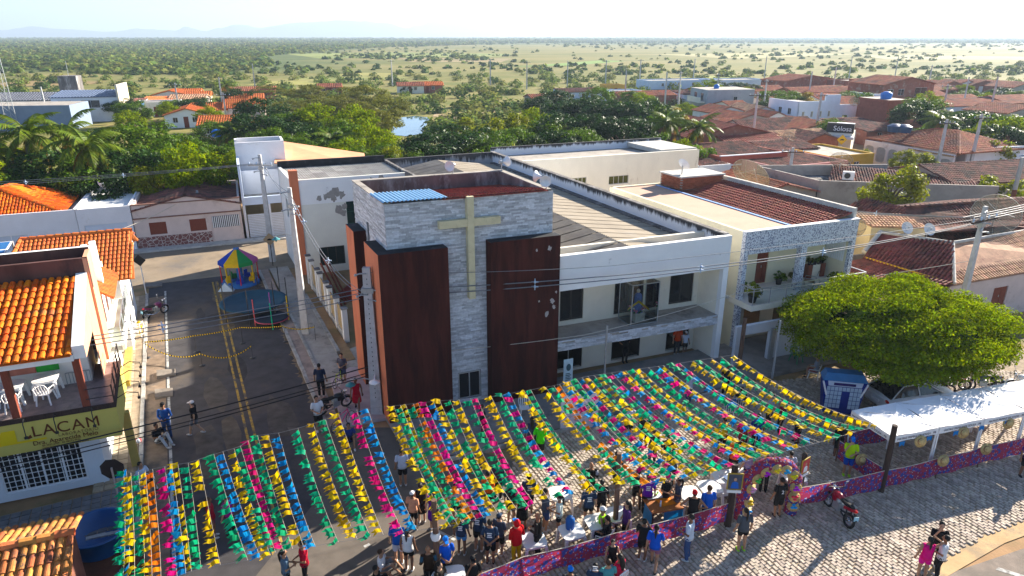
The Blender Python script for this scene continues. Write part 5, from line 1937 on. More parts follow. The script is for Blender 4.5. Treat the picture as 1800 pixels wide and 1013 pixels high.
mb.add([(q_.x+x*math.cos(R(-20)),q_.y+x*math.sin(R(-20))-z,q_.z+y)for(x,y,z)in vs0 .v],vs0 .f)
mb.build('fan_grille',black_iron,ac)
R4=Frame(G(1660,372),10.0,110.0)
house('rendered house with wide dark maroon tiled gable near the metal flue',Frame(G(1672,368),14,108),16,9,2.6,'gable_u',mat('r4_wall',(.44,.36,.31),.92,.1,1,patch=((.3,.25,.22),.4),patchscale=.7),tile_old,1.2,.4,.3,.45)
fl2=thing('metal_flue','tall metal flue pipe with rusty foot among the right-hand roofs','flue',G(1768,395))
p_=G(1768,395)
MB().tube([p_+Vector((0,0,0)),p_+Vector((0,0,3.4))],.22,10).build('lower_pipe',mat('rust',(.16,.07,.045),.9,.2,4),fl2)
MB().tube([p_+Vector((0,0,3.4)),p_+Vector((0,0,6.4))],.20,10).build('pipe',galv,fl2)
MB().lathe([(.34,0),(.30,.08),(.0,.2)],p_+Vector((0,0,6.5)),10).build('cowl',galv,fl2)
bl=thing('blue_canopy','pale blue sheet canopy between the tiled roofs at right','canopy',G(1700,390))
A=G(1664,366,3.0)
mb=MB()
pts=[G(1664,366,3.0),G(1706,362,3.2),G(1690,378,2.8),G(1680,380,2.8)]
mb.add(pts+[p-Vector((0,0,.08))for p in pts],[(0,1,2,3),(7,6,5,4),(0,3,7,4),(1,0,4,5),(2,1,5,6),(3,2,6,7)])
pts=[G(1685,379,2.9),G(1702,362,3.8),G(1716,378,3.0)]
mb.add(pts+[Vector((p.x,p.y,0))for p in pts],[(0,2,1),(0,1,4,3),(1,2,5,4),(2,0,3,5)])
mb.build('sheet',mat('canopy_blue',(.45,.58,.72),.6,.06,2),bl)
VF=Frame(G(1522,288),-64.5,30)
v0=G(1514,286)
v1=G(1668,318)
dv=(v1-v0)
VL=dv.length
va_=math.degrees(math.atan2(dv.y,dv.x))
VF=Frame(v0,va_,va_+90)
vil=thing('arched_wall_villa','white villa with wide red tiled roof and rounded grilles in its street wall','house',VF(VL/2,5))
mb=MB()
H_=3.2
n=7
mb.wall(VF(0,0),VF(VL,0),.25,0,H_,[((i+.12)*VL/n,(i+.88)*VL/n,.55,2.55)for i in range(n)])
vw=mb.build('street_wall',mat('villa_wall',(.66,.62,.62),.88,.07,1,patch=((.45,.38,.36),.38),patchscale=.6),vil)
for i in range(n):
 a0,a1=(i+.12)*VL/n,(i+.88)*VL/n
 mb=MB()
 k=22
 for j in range(k):
  a=a0+(a1-a0)*(j+.5)/k
  mb.bar(VF(a,.12,.55),VF(a,.12,2.55),.05)
 mb.build('grille',mat('grille_grey',(.42,.42,.43),.7,.1,3),vw)
 mb=MB()
 for(ca,cz,s1_,s2_)in((a0,.55,1,1),(a1,.55,-1,1),(a1,2.55,-1,-1),(a0,2.55,1,-1)):
  r_=.5
  pts=[VF(ca,-.005,cz)]+[VF(ca+s1_*r_*(1-math.cos(t)),-.005,cz+s2_*r_*(1-math.sin(t)))for t in(math.pi/2,math.pi*.375,math.pi/4,math.pi/8,0)]
  mb.poly(pts)
 mb.build('rounded_corner',MATS['villa_wall'],vw)
mb=MB()
mb.quad(VF(0,.3,.05),VF(VL,.3,.05),VF(VL,2.5,.05),VF(0,2.5,.05))
mb.wall(VF(.5,2.6),VF(VL-.5,2.6),.2,0,3.3)
mb.build('inner_wall',mat('villa_inner',(.46,.42,.42),.9,.1,1),vil)
c=[VF(-.5,.6,3.35),VF(VL+.3,.4,3.3),VF(VL+.3,13,3.3),VF(-.5,11,3.3)]
r0,r1_=VF(6,6.0,5.2),VF(VL-5,6.5,5.2)
tile_roof(vil,[(c[0],c[1],r1_,r0),(c[1],c[2],r1_+Vector((.02,0,0)),r1_),(c[2],c[3],r0,r1_),(c[3],c[0],r0+Vector((.02,0,0)),r0)],tile_far,.34,.5,ridge=[(r0,r1_),(c[1],r1_),(c[0],r0)])
mb=MB()
mb.wall(VF(VL*.55,.26),VF(VL,.26),.2,H_+.001,H_+.12)
mb.build('wall_cap',tile_pale,vil)
tile_roof(vil,[(VF(VL*.52,-.15,2.95),VF(VL+.1,-.15,2.95),VF(VL+.1,1.6,3.4),VF(VL*.52,1.6,3.4))],tile_pale,.3,.45,'porch_roof')
ww=MB()
wv=Frame(G(1690,312),12,100)
ww.wall(wv(0,0),wv(22,0),.25,0,3.7)
ww.wall(wv(0,9),wv(0,0),.25,0,3.7)
o=ww.build('white_street_wall',mat('bluewhite_wall',(.74,.77,.82),.85,.05,1))
tag(o,'plain bluish white blind wall right of the arched villa','wall')
house('low tiled annex seen above the plain white wall',Frame(wv(1,1.5),12,100),20,8,3.0,'shed',white_wall,tile_far,.8,.2,.4,.55)
t=house('red and white house front with barred window facing the side street',FP(1262,327,20),9.8,9,3.2,'shed_in',mat('red_front',(.40,.12,.085),.88,.1,1,patch=((.3,.1,.075),.38)),tile_old,.6,wins=((.9,1.3,1.0,2.1),(5.9,2.2,.3,2.1)),frame=white_paint,parapet=.3)
mb=MB()
fr_=FP(1262,327,20)
fr_.box(mb,-.05,9.85,-.06,-.002,2.35,2.5)
fr_.box(mb,-.05,9.85,-.06,.22,3.501,3.6)
fr_.box(mb,8.9,9.4,-.05,-.002,.1,2.34)
mb.build('white_trim',white_paint,t)
house('blank white garden wall house left of the red front',FP(1225,338,20),4.4,9,3.0,'shed_in',white_wall,tile_old,.5)
t=house('pink house with parapet and small white door on the side street',FP(1362,340,24),11.0,9,2.6,'shed_in',mat('pink_front',(.55,.27,.25),.88,.08,1,patch=((.45,.22,.2),.36)),tile_old,.6,wins=((.6,2.6,1.4,2.2),(6.6,2.2,1.0,2.2)),doors=((4.6,.8,2.0),),doorm=white_paint,parapet=.4)
house('ochre yellow house with two white windows by the side street',FP(1452,313,20),7.4,9,2.5,'flat',mat('ochre_front',(.58,.36,.07),.85,.08,1,patch=((.48,.29,.06),.35)),wins=((2.2,1.5,.7,1.8),(4.2,.9,.7,1.8)),frame=white_paint,parapet=.25)
t=house('house with brick-red gable roof behind the beige house',FP(1315,386,20),8.0,8.0,2.2,'gable_v',grey_plaster,tile_far,1.0,.3,.28,.42)
house('long brick-walled house with low red roof behind the rear hall',FP(1212,290,18),14,14,3.6,'gable_v',mat('brickish',(.30,.15,.105),.92,.15,2,patch=((.38,.33,.3),.42),patchscale=.5),tile_red,1.6,.3,.36,.5)
sg=thing('shop_sign','black sign box with white lettering on the roof by the villa','sign',G(1455,262))
SF=Frame(G(1456,270),-35,60)
mb=MB()
SF.box(mb,-.8,3.0,0,1.0,3.2,4.6)
box_=mb.build('sign_box',black_iron,sg)
mb=MB()
SF.box(mb,0.5,3.0,.02,.98,4.601,4.65)
mb.build('sign_top',white_paint,sg)
lettering('Sólosa',1.0,plane_matrix(SF(.15,-.02,3.5),SF.u,(0,0,1)),white_paint,sg,.02)
mb=MB()
SF.box(mb,-.7,2.9,.1,5,0,3.199)
mb.build('shop_wall',cream_light,sg)
mb=MB()
SF.box(mb,-1.0,3.2,-1.0,.09,2.4,2.8)
mb.build('canopy',mat('canopy_grey',(.55,.58,.64),.8,.08,1),sg)
WF=Frame(G(1398,228),17,107)
wb_=thing('white_parapet_building','long white building with raised end parapets and an orange tiled roof section','building',WF(9,4))
mb=MB()
mb.wall(WF(0,0),WF(20,0),.25,0,4.4,[(1.0,1.6,2.2,3.3),(3.0,3.6,2.2,3.3),(5,5.6,2.2,3.3),(7,7.6,2.2,3.3),(10.5,12.0,1.8,2.4)])
mb.wall(WF(6.0,.001),WF(9.5,.001),.25,4.4,6.3)
mb.wall(WF(17.6,.001),WF(20,.001),.25,4.4,6.2)
mb.wall(WF(20,0),WF(20,9),.25,0,6.0)
mb.wall(WF(0,9),WF(0,0),.25,0,5.2,[(3.2,4.2,2.6,3.8),(6.0,7.0,2.6,3.8),(3,4.3,.4,1.9),(6,7.5,.4,1.9)])
mb.wall(WF(0,.001),WF(6.0,.001),.25,4.4,5.2)
w_=mb.build('wall',mat('far_white',(.74,.79,.86),.85,.05,1),wb_)
for a in(1.0,3.0,5.0,7.0):
 window_unit(w_,WF(0,0),WF(20,0),a,a+.6,2.2,3.3,.1,1,1,cream_wall,mat('blind_beige',(.35,.33,.28),.7,.1,2),.08)
for s in((3.2,4.2,2.6,3.8),(6.0,7.0,2.6,3.8),(3,4.3,.4,1.9),(6,7.5,.4,1.9)):
 window_unit(w_,WF(0,9),WF(0,0),*s,.1,2,1,alu,dark_glass,.08)
tile_roof(wb_,[(WF(9.5,.3,4.3),WF(17.6,.3,4.3),WF(17.6,5,5.4),WF(9.5,5,5.4))],tile_far,.4,.55)
mb=MB()
mb.quad(WF(.2,.2,4.7),WF(6,.2,4.7),WF(6,8.8,4.7),WF(.2,8.8,4.7))
mb.build('roof_deck',concrete,wb_)
t=house('tall unplastered brick building with a blue water tank beside the white building',FP(1552,236,14),5.0,7.5,6.0,'flat',mat('brick_far',(.26,.085,.06),.92,.18,2,patch=((.2,.06,.045),.42),patchscale=.8))
p_=G(1560,225,0)
MB().lathe([(.9,5.9),(1.0,6.6),(1.0,7.0),(.4,7.3),(0,7.3)],FP(1552,236,14)(2,3),12).build('water_tank',tank_blue,t)
GF=FP(1240,204,12,100)
t=house('bare grey concrete-block building of two storeys with blue roof tank',GF,11.5,9,5.6,'flat',mat('block_grey',(.38,.40,.42),.92,.08,1,patch=((.3,.31,.33),.4)),wins=((6.5,.9,2.9,4.1),),lwins=((2,1.4,.6,2.2),(2,1.4,3.2,4.8),(5.5,1.4,3.2,4.8)),cat='building')
mb=MB()
GF.box(mb,-1.2,0,1,8,2.7,3.0)
GF.box(mb,-1.2,-1.05,1,8,3.0,3.9)
mb.build('balcony',cream_light,t)
MB().lathe([(.6,5.6),(.65,6.3),(.2,6.6),(0,6.6)],GF(4,4),10).build('water_tank',tank_blue,t)
# ---- many smaller houses: (x, y of the front-left corner at the ground, width, depth, height, roof, wall, tiles, rise)
wl_={'w':white_wall,'c':cream_light,'g':grey_plaster,'b':mat('brick_plain',(.28,.11,.075),.92,.2,1.5,patch=((.36,.24,.19),.4),patchscale=.8),'s':mat('wall_sky',(.56,.66,.78),.85,.06,1),'p':pink_wall,'o':mat('wall_ochre',(.55,.33,.08),.85,.08,1)}
rf_={'f':tile_far,'o':tile_new,'d':tile_old,'p':tile_pale,'r':tile_red}
right_rows=[(1250,222,8,7,2.9,'gable_v','w','f',1.2),(1283,212,5,6,3.3,'gable_u','c','f',.9),(1318,222,6,9,3.0,'gable_v','w','p',1.2),(1345,232,4.5,7,3.0,'gable_v','w','f',1.0),(1270,243,12,8,2.9,'gable_v','g','f',1.5),(1240,250,7,7,2.7,'gable_u','c','f',1.0),(1318,262,15,9,2.9,'gable_u','w','d',1.6),(1392,262,12,9,3.0,'gable_v','w','f',1.5),(1360,284,11,7,2.9,'gable_u','c','p',1.3),(1412,284,6,6,3.3,'gable_v','b','d',1.0),(1290,297,9,8,3.1,'gable_u','g','r',1.2),(1345,300,8,6,3.1,'shed','w','d',.8),(1245,187,8,6,3,'gable_u','b','f',1.1),(1308,190,9,7,2.9,'gable_v','w','f',1.3),(1316,178,12,8,3,'gable_u','b','f',1.2),(1340,198,8,6,2.8,'gable_u','p','f',.9),(1376,170,20,10,5.0,'gable_v','b','f',1.6),(1395,182,20,8,3.0,'gable_u','b','f',1.3),(1446,178,10,8,3,'gable_u','b','f',1.2),(1484,172,11,8,5.2,'flat','b','f',1),(1440,196,12,8,3,'gable_u','w','f',1.2),(1498,190,9,7,3,'gable_u','b','f',1.0),(1200,183,8,7,2.8,'shed','s','d',.5),(1225,178,9,6,2.8,'gable_u','b','f',1.0),(1640,212,22,7,3.2,'shed','s','f',.8),(1712,207,10,7,3.2,'shed','s','d',.7),(1768,205,14,10,3.2,'gable_u','g','f',1.4),(1765,222,14,9,2.8,'gable_v','g','f',1.4),(1640,200,14,7,3,'gable_u','w','f',1.2),(1700,198,15,7,3,'flat','w','f',1.0),(1600,188,12,7,2.9,'gable_u','w','f',1.0),(1618,178,14,8,3.2,'gable_u','b','f',1.0),(1645,170,12,8,3.2,'gable_v','b','f',1.5),(1672,168,12,8,3.2,'gable_v','w','f',1.5),(1698,168,12,8,3.2,'gable_v','b','f',1.5),(1724,168,12,8,3.2,'gable_v','w','f',1.5),(1750,170,12,8,3.2,'gable_v','b','f',1.5),(1776,172,12,8,3.2,'gable_v','g','f',1.5),(1560,198,10,7,2.8,'gable_u','w','f',1.0),(1615,232,9,7,2.9,'gable_u','g','d',1.0),(1520,256,12,5,2.6,'shed','b','d',.6),(1480,248,8,6,3.0,'shed','w','d',.5),(1626,262,13,6,3.0,'shed','g','f',1.2),(988,258,5,5,3.2,'shed','w','f',.5),(1014,256,8,6,3.0,'shed','w','f',.6),(935,190,8,6,2.6,'gable_u','g','f',.8),(990,180,13,7,3,'shed','s','d',.5),(1066,168,6,5,3.2,'flat','o','f',.5),(1075,178,9,6,2.8,'flat','s','f',.5),(1090,186,16,8,2.6,'gable_u','b','f',1.0),(1140,158,26,9,3.0,'flat','s','f',.6),(1255,158,20,9,3.2,'flat','s','f',.6),]
left_rows=[(268,186,9,8,2.8,'gable_v','c','o',1.3),(300,194,8,7,2.8,'gable_u','g','p',1.0),(304,182,7,6,2.8,'gable_u','c','o',1.1),(328,188,6,6,2.8,'gable_u','c','o',1.1),(292,226,8,9,2.8,'gable_v','w','o',1.3),(318,222,5,6,2.7,'shed','w','o',.6),(338,216,7,7,2.8,'gable_u','c','o',1.3),(352,246,7,6,2.8,'gable_u','c','o',1.4),(402,196,8,7,2.8,'gable_u','c','o',1.3),(397,214,8,6,3.2,'gable_u','p','o',1.6),(420,250,9,6,2.8,'gable_v','b','o',1.3),(392,176,14,8,2.6,'gable_u','b','f',1.0),(250,196,7,6,2.8,'shed','b','o',.5),(240,206,9,6,3.3,'flat','w','o',.5),(188,200,8,5,2.8,'shed','w','d',.5),(560,168,7,6,2.6,'gable_u','b','f',1.0),(700,165,8,6,2.6,'gable_u','c','f',1.0),(728,164,9,6,2.6,'gable_u','b','o',1.0),]
rname={'f':'brick-red','o':'bright orange','d':'old brown','p':'pale','r':'red'}
wname={'w':'white','c':'cream','g':'grey','b':'bare brick','s':'pale blue','p':'pink','o':'ochre'}
for rows,where,grp,ua in((right_rows,'right-hand town','houses of the right-hand town',18),(left_rows,'left-hand village','houses of the left-hand village',14)):
 count={}
 for(x,y,w,d,h,rt,wc,rc,rise)in sorted(rows):
  key=(wc,rc if rt!='flat' else 'n')
  count[key]=count.get(key,0)+1
  total=sum(1 for r_ in rows if(r_[6],r_[7]if r_[5]!='flat' else 'n')==key)
  nm='%s house, %s, %s such from left in %s'%(wname[wc],(rname[rc]+' roof')if rt!='flat' else 'flat roof',ordw(count[key]),where)
  if total==1:
   nm='only %s house with %s in the %s'%(wname[wc],(rname[rc]+' tiled roof')if rt!='flat' else 'flat roof',where)
  far_=y<205
  wn_=((w*.18,.9,1.0,2.0),(w*.62,.9,1.0,2.0))if w>5 else()
  house(nm,FP(x,y,ua+rng.uniform(-4,4)),w,d,h*.86,rt,wl_[wc],rf_[rc],rise*.9,.3,.55 if far_ else.42,.75 if far_ else.6,doors=((w*.42,.9,2.1),),wins=wn_,parapet=.3 if rt=='flat' else 0,group=grp)
BF=FP(1545,196,16,104)
t=house('two-storey bare brick house with open upper loggia and tiled roof',BF,15,11,6.0,'gable_v',wl_['b'],tile_far,1.6,.5,.5,.7,wins=((1.5,1.7,3.6,5.0),(4.6,1.7,3.6,5.0),(9.5,3.5,3.2,5.3)))
mb=MB()
BF.box(mb,-.1,9,-.08,-.003,.2,2.8)
mb.build('rendered_base',grey_plaster,t)
house('brick annex with tiled roof left of the two-storey brick house',FP(1527,190,16),6,8,5.6,'shed',wl_['b'],tile_far,.8,.3,.55,.7)
LF=lambda x,y,ua=12:FP(x,y,ua)
house('large blue-grey shed with plain wall at the left edge behind the palms',LF(-80,232,8),21,9,4.6,'flat',mat('shed_blue',(.20,.25,.34),.85,.08,1),name='shed',cat='shed')
house('long grey-roofed building at the far left',LF(-40,200,8),24,9,2.8,'gable_u',white_wall,mat('roof_slate',(.15,.16,.19),.8,.15,.6),1.4,.4,.6,.8)
t=house('white two-storey house with solar roof and beige end wall among the palms',LF(98,216,14),12.5,8,5.0,'shed',shade_white,mat('roof_solar',(.10,.13,.2),.4,.15,1),.8,.3,.6,.8,wins=((1.2,2.5,2.8,4.4),(5.5,3.5,2.8,4.4)))
f_=LF(98,216,14)
mb=MB()
f_.box(mb,12.51,12.9,-.6,8.4,0,7.4)
mb.build('end_wall',mat('end_wall_beige',(.62,.55,.44),.9,.08,1),t)
wt=thing('water_tower','boxy stained concrete water tower with an aerial among the left village','water tower',G(122,190))
f_=FP(112,190,12)
mb=MB()
f_.box(mb,0,4.2,0,4.2,3.4,7.6)
mb.build('tank',concrete_dark,wt)
for(a,b)in((.3,.3),(3.9,.3),(3.9,3.9),(.3,3.9)):
 mb=MB()
 f_.box(mb,a-.25,a+.25,b-.25,b+.25,0,3.4)
 mb.build('leg',concrete_pale,wt)
MB().tube([f_(2,2,7.6),f_(2,2,11)],.05,5).build('aerial',steel,wt)
lm=thing('lattice_mast','thin steel lattice radio mast at the left edge','mast',G(25,232))
b_=G(25,232)
mb=MB()
Hm=26
for k in range(3):
 a=k*2.094
 mb.bar(b_+Vector((1.1*math.cos(a),1.1*math.sin(a),0)),b_+Vector((.25*math.cos(a),.25*math.sin(a),Hm)),.07)
mb.build('legs',galv,lm)
mb=MB()
ns=22
for i in range(ns):
 z0,z1=Hm*i/ns,Hm*(i+1)/ns
 for k in range(3):
  a,c_=k*2.094,(k+1)*2.094
  f0,f1=1.1-.85*i/ns,1.1-.85*(i+1)/ns
  mb.bar(b_+Vector((f0*math.cos(a),f0*math.sin(a),z0)),b_+Vector((f1*math.cos(c_),f1*math.sin(c_),z1)),.035)
mb.build('bracing',galv,lm)
for k,(x,y,z)in enumerate(((1572,232,4.6),(1588,233,4.6))):
 p_=G(x,y,z)
 tk_=thing('water_tank','%s of two dark blue round water tanks on the villa roof'%('left','right')[k],'water tank',p_)
 MB().lathe([(.85,0),(1.0,.7),(1.02,.78),(.9,.82),(.5,1.05),(0,1.1)],p_,14).build('tank',mat('tank_navy',(.02,.06,.14),.5,.1,3),tk_)
for k,(x,y,z,lab)in enumerate(((382,240,3.2,'blue roof tank on the orange roofed house behind the trees at left'),(247,187,3.2,'blue roof tank in the far left village'))):
 p_=G(x,y,z)
 tk_=thing('water_tank',lab,'water tank',p_)
 MB().lathe([(.7,0),(.75,.7),(.4,1.0),(0,1.0)],p_,12).build('tank',tank_blue,tk_)
# ------ hazy air
hz=bpy.data.materials.new('haze_air')
hz.use_nodes=True
hn=hz.node_tree
hn.nodes.remove(hn.nodes['Principled BSDF'])
pv=hn.nodes.new('ShaderNodeVolumePrincipled')
pv.inputs['Color'].default_value=(.56,.70,.88,1)
pv.inputs['Density'].default_value=.00021
pv.inputs['Anisotropy'].default_value=.25
hn.links.new(pv.outputs[0],hn.nodes['Material Output'].inputs['Volume'])
mb=MB()
mb.hexa([(-14500,-400,-4.5),(14500,-400,-4.5),(14500,11900,-4.5),(-14500,11900,-4.5),(-14500,-400,330),(14500,-400,330),(14500,11900,330),(-14500,11900,330)])
o=mb.build('haze',hz)
o['kind']='stuff'
o['label']='thin bluish haze hanging over the whole plain'
# ------ trees, palms, scrub
def crown_mesh(name,rx,ry,rz,n,leaf,m,seed,clumps=40,fl=.0,shell=.55,clump_r=.28,droop=0.0):
 """leaf faces gathered in clumps through an uneven crown; fl flattens the underside"""
 r_=np.random.default_rng(seed)
 d=r_.normal(size=(clumps,3))
 d/=np.linalg.norm(d,axis=1)[:,None]
 rad=shell+(1-shell)*r_.random(clumps)**.6
 c=d*rad[:,None]
 c[:,2]=np.where(c[:,2]<0,c[:,2]*(1-fl),c[:,2])
 size=clump_r*r_.uniform(.7,1.35,clumps)
 w=size**2
 idx=r_.choice(clumps,n,p=w/w.sum())
 off=r_.normal(size=(n,3))
 off/=np.linalg.norm(off,axis=1)[:,None]
 off*=(r_.random(n)**.42)[:,None]*size[idx][:,None]
 off[:,2]*=.75
 P=c[idx]+off
 P[:,2]-=droop*(P[:,0]**2+P[:,1]**2)
 P*=np.array([rx,ry,rz])
 nrm=off/(np.linalg.norm(off,axis=1)[:,None]+1e-6)+np.array([0,0,.55])+r_.normal(size=(n,3))*.55
 nrm/=np.linalg.norm(nrm,axis=1)[:,None]
 t=np.cross(nrm,r_.normal(size=(n,3)))
 t/=np.linalg.norm(t,axis=1)[:,None]
 b=np.cross(nrm,t)
 s=leaf*r_.uniform(.6,1.3,n)[:,None]
 v=np.empty((n,4,3))
 v[:,0]=P-t*s
 v[:,1]=P+b*s*.5
 v[:,2]=P+t*s
 v[:,3]=P-b*s*.5
 v[:,1]+=nrm*s*.15
 v[:,3]+=nrm*s*.15
 f=np.arange(n*4).reshape(n,4)
 return np_mesh(name,v.reshape(-1,3),f,m)
def trunk_mesh(h,r,rx,rz,seed,limbs=6):
 q=random.Random(seed)
 mb=MB()
 top=Vector((q.uniform(-.2,.2),q.uniform(-.2,.2),h))
 mb.tube([(0,0,-.1),(0,0,h*.4),top],[r*1.25,r,r*.8],7)
 for k in range(limbs):
  a=k*2*math.pi/limbs+q.uniform(-.4,.4)
  e=Vector((math.cos(a)*rx*q.uniform(.45,.75),math.sin(a)*rx*q.uniform(.45,.75),h+rz*q.uniform(.35,.9)))
  mid=top.lerp(e,.5)+Vector((0,0,rz*.12))
  mb.tube([top-Vector((0,0,h*.15)),mid,e],[r*.6,r*.38,r*.12],5)
 return mb.mesh('trunk',bark)
TREE={}
def tree_proto(key,rx,rz,h,n,leaf,col,seed,**kw):
 TREE[key]=(crown_mesh('crown',rx,rx*.95,rz,n,leaf,leaf_mats[col],seed,**kw),trunk_mesh(h,.12+rx*.035,rx,rz,seed),rx,rz,h)
tree_proto('mango',4.2,3.2,3.0,7000,.20,'dark',11,clumps=55,clump_r=.26)
tree_proto('mango2',4.0,3.4,3.0,7000,.20,'dark',12,clumps=45,clump_r=.28)
tree_proto('leafy',4.2,3.4,2.8,7000,.19,'mid',13,clumps=50,clump_r=.28)
tree_proto('leafy2',4.0,3.0,2.6,6500,.19,'mid',14,clumps=42,clump_r=.28)
tree_proto('bright',3.6,3.0,2.4,6500,.18,'bright',15,clumps=42,clump_r=.28)
tree_proto('yellow',3.0,2.6,2.2,5000,.18,'yellow',16,clumps=36,clump_r=.28)
tree_proto('umbrella',5.0,2.4,3.6,7500,.15,'olive',17,clumps=60,clump_r=.22,fl=.5)
tree_proto('umbrella2',4.4,2.6,3.2,7000,.15,'olive',18,clumps=50,clump_r=.23,fl=.4)
tree_proto('gold',3.2,2.6,2.4,5000,.18,'gold',19,clumps=36,clump_r=.28)
tree_proto('bush',2.0,1.5,.7,2600,.16,'mid',20,clumps=24,clump_r=.33)
tree_proto('bush_y',1.9,1.4,.7,2400,.16,'yellow',21,clumps=24,clump_r=.33)
tree_proto('bush_d',2.0,1.5,.7,2600,.16,'dark',22,clumps=24,clump_r=.33)
def plant_tree(key,p,s,label,group=None,rz=None,sz=1.0,cat='tree',name='tree',lift=0.0):
 crown,trunk,rx,rzz,h=TREE[key]
 t=thing(name,label,cat,(p[0],p[1],p[2]if len(p)>2 else 0),rng.uniform(0,6.28)if rz is None else rz,group)
 t.scale=(s,s,s*sz)
 obj_from_mesh('trunk',trunk,t)
 obj_from_mesh('crown',crown,t,(0,0,h+rzz*.55+lift))
 return t
# --- coconut and fan palms
def palm_mesh(h,nf,L,seed,lean=.5,m='palm',dry=3):
 q=random.Random(seed)
 tr=MB()
 path=[Vector((lean*(i/6)**2,lean*.3*(i/6)**1.5,h*i/6))for i in range(7)]
 tr.tube(path,[.24,.19,.17,.16,.15,.14,.15],8)
 top=path[-1]
 fr=MB()
 for k in range(nf):
  a=k*2.399+q.uniform(-.2,.2)
  el=R(78)-R(125)*(k/nf)+R(q.uniform(-8,8))
  l_=L*q.uniform(.85,1.1)
  dirh=Vector((math.cos(a),math.sin(a),0))
  pts=[]
  p=top.copy()
  e=el
  ns=9
  for i in range(ns+1):
   pts.append(p.copy())
   p=p+(dirh*math.cos(e)+Vector((0,0,math.sin(e))))*(l_/ns)
   e-=R(q.uniform(9,13))
  mi=1 if k>=nf-dry else 0
  fr.tube(pts,[.035-.003*i for i in range(ns+1)],4,mi,cap=False)
  side=Vector((-dirh.y,dirh.x,0))
  nl=34
  for i in range(nl):
   u_=.08+.9*i/nl
   j=min(ns-1,int(u_*ns))
   b=pts[j].lerp(pts[j+1],u_*ns-j)
   tan=(pts[j+1]-pts[j]).normalized()
   ll=l_*.24*math.sin(math.pi*min(1,.18+u_*.84))*q.uniform(.8,1.15)
   for s_ in(-1,1):
    dr=(side*s_*.85+tan*.55+Vector((0,0,-.35-.25*q.random()))).normalized()
    w_=tan*.045
    m_=b+dr*ll*.5
    e_=b+dr*ll+Vector((0,0,-.18*ll))
    fr.add([b-w_,b+w_,m_+w_,e_,m_-w_],[(0,1,2,4),(4,2,3)],mi)
 co=MB()
 for k in range(7):
  a=k*.9
  co.ell(top+Vector((.22*math.cos(a),.22*math.sin(a),-.25-.1*(k%2))),.12,.12,.15,7,5)
 return(tr.mesh('trunk',palm_bark),fr.mesh('fronds',[leaf_mats[m],leaf_mats['dry']]),co.mesh('coconuts',mat('coconut',(.16,.17,.03),.6,.2,5)))
PALM={'a':palm_mesh(6.5,20,3.6,31,.6),'b':palm_mesh(5.5,18,3.4,32,-.4),'fan':palm_mesh(3.2,24,2.3,33,.1,'palm',5)}
def plant_palm(key,p,s,label,group='palms',rz=0):
 t=thing('palm_tree',label,'palm tree',(p[0],p[1],0),rz,group)
 t.scale=(s,s,s)
 obj_from_mesh('trunk',PALM[key][0],t)
 obj_from_mesh('fronds',PALM[key][1],t)
 if key!='fan':
  obj_from_mesh('coconuts',PALM[key][2],t)
 return t
def top_at(x,y,hgt):
 """ground point of something hgt metres tall whose top shows at pixel (x, y)"""
 p=G(x,y,hgt)
 return Vector((p.x,p.y,0))
BT=Vector((19.6,31.9,0))
t=thing('round_street_tree','broad bright green clipped tree shading the car before the beige house','tree',BT)
cr=[crown_mesh('crown',5.5,4.7,1.95,130000,.070,leaf_mats['bright'],5,clumps=230,fl=.25,shell=.70,clump_r=.19,droop=.16)]
o=obj_from_mesh('crown',cr[0],t,(0,0,3.4),(0,0,R(18)))
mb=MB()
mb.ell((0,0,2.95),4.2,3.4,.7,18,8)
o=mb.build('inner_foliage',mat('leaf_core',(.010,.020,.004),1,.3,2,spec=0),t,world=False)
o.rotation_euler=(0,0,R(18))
mb=MB()
mb.tube([(0,0,0),(.05,0,1.2),(0,.05,2.3)],[.26,.20,.22],9)
for k in range(7):
 a=k*.9
 mb.tube([(0,0,1.9),(1.3*math.cos(a),1.1*math.sin(a),2.9),(2.9*math.cos(a),2.2*math.sin(a),3.6)],[.15,.1,.05],6)
mb.build('trunk',bark,t,world=False)
p_=top_at(1560,325,5.2)
tree_proto('loose',2.6,2.3,2.2,5200,.15,'yellow',24,clumps=30,clump_r=.30,shell=.35)
plant_tree('loose',G(1552,405),1.12,'loose yellow-green tree before the grey walled house',rz=.4)
plant_tree('bush_y',G(1750,372),1.25,'yellow-green bush beside the metal flue',cat='bush',name='bush')
plant_tree('bush',G(1612,407),.7,'small dark shrub right of the loose yellow-green tree',cat='bush',name='bush')
plant_tree('yellow',G(1634,322),.55,'bright lime bush standing before the villa wall',cat='bush',name='bush',sz=.8)
plant_tree('bush_y',G(1657,320),.6,'small lime bush at the right end of the villa wall',cat='bush',name='bush')
for k,(x,y,s)in enumerate(((1582,312,.55),(1612,318,.55),(1513,296,.4))):
 plant_tree('yellow',G(x,y),s,('young street tree before the middle villa grille','young street tree before the right villa grille','tiny bare street tree at the left end of the villa wall')[k],'street trees along the villa')
plant_tree('leafy',G(1457,264),.62,'dark round tree below the black shop sign')
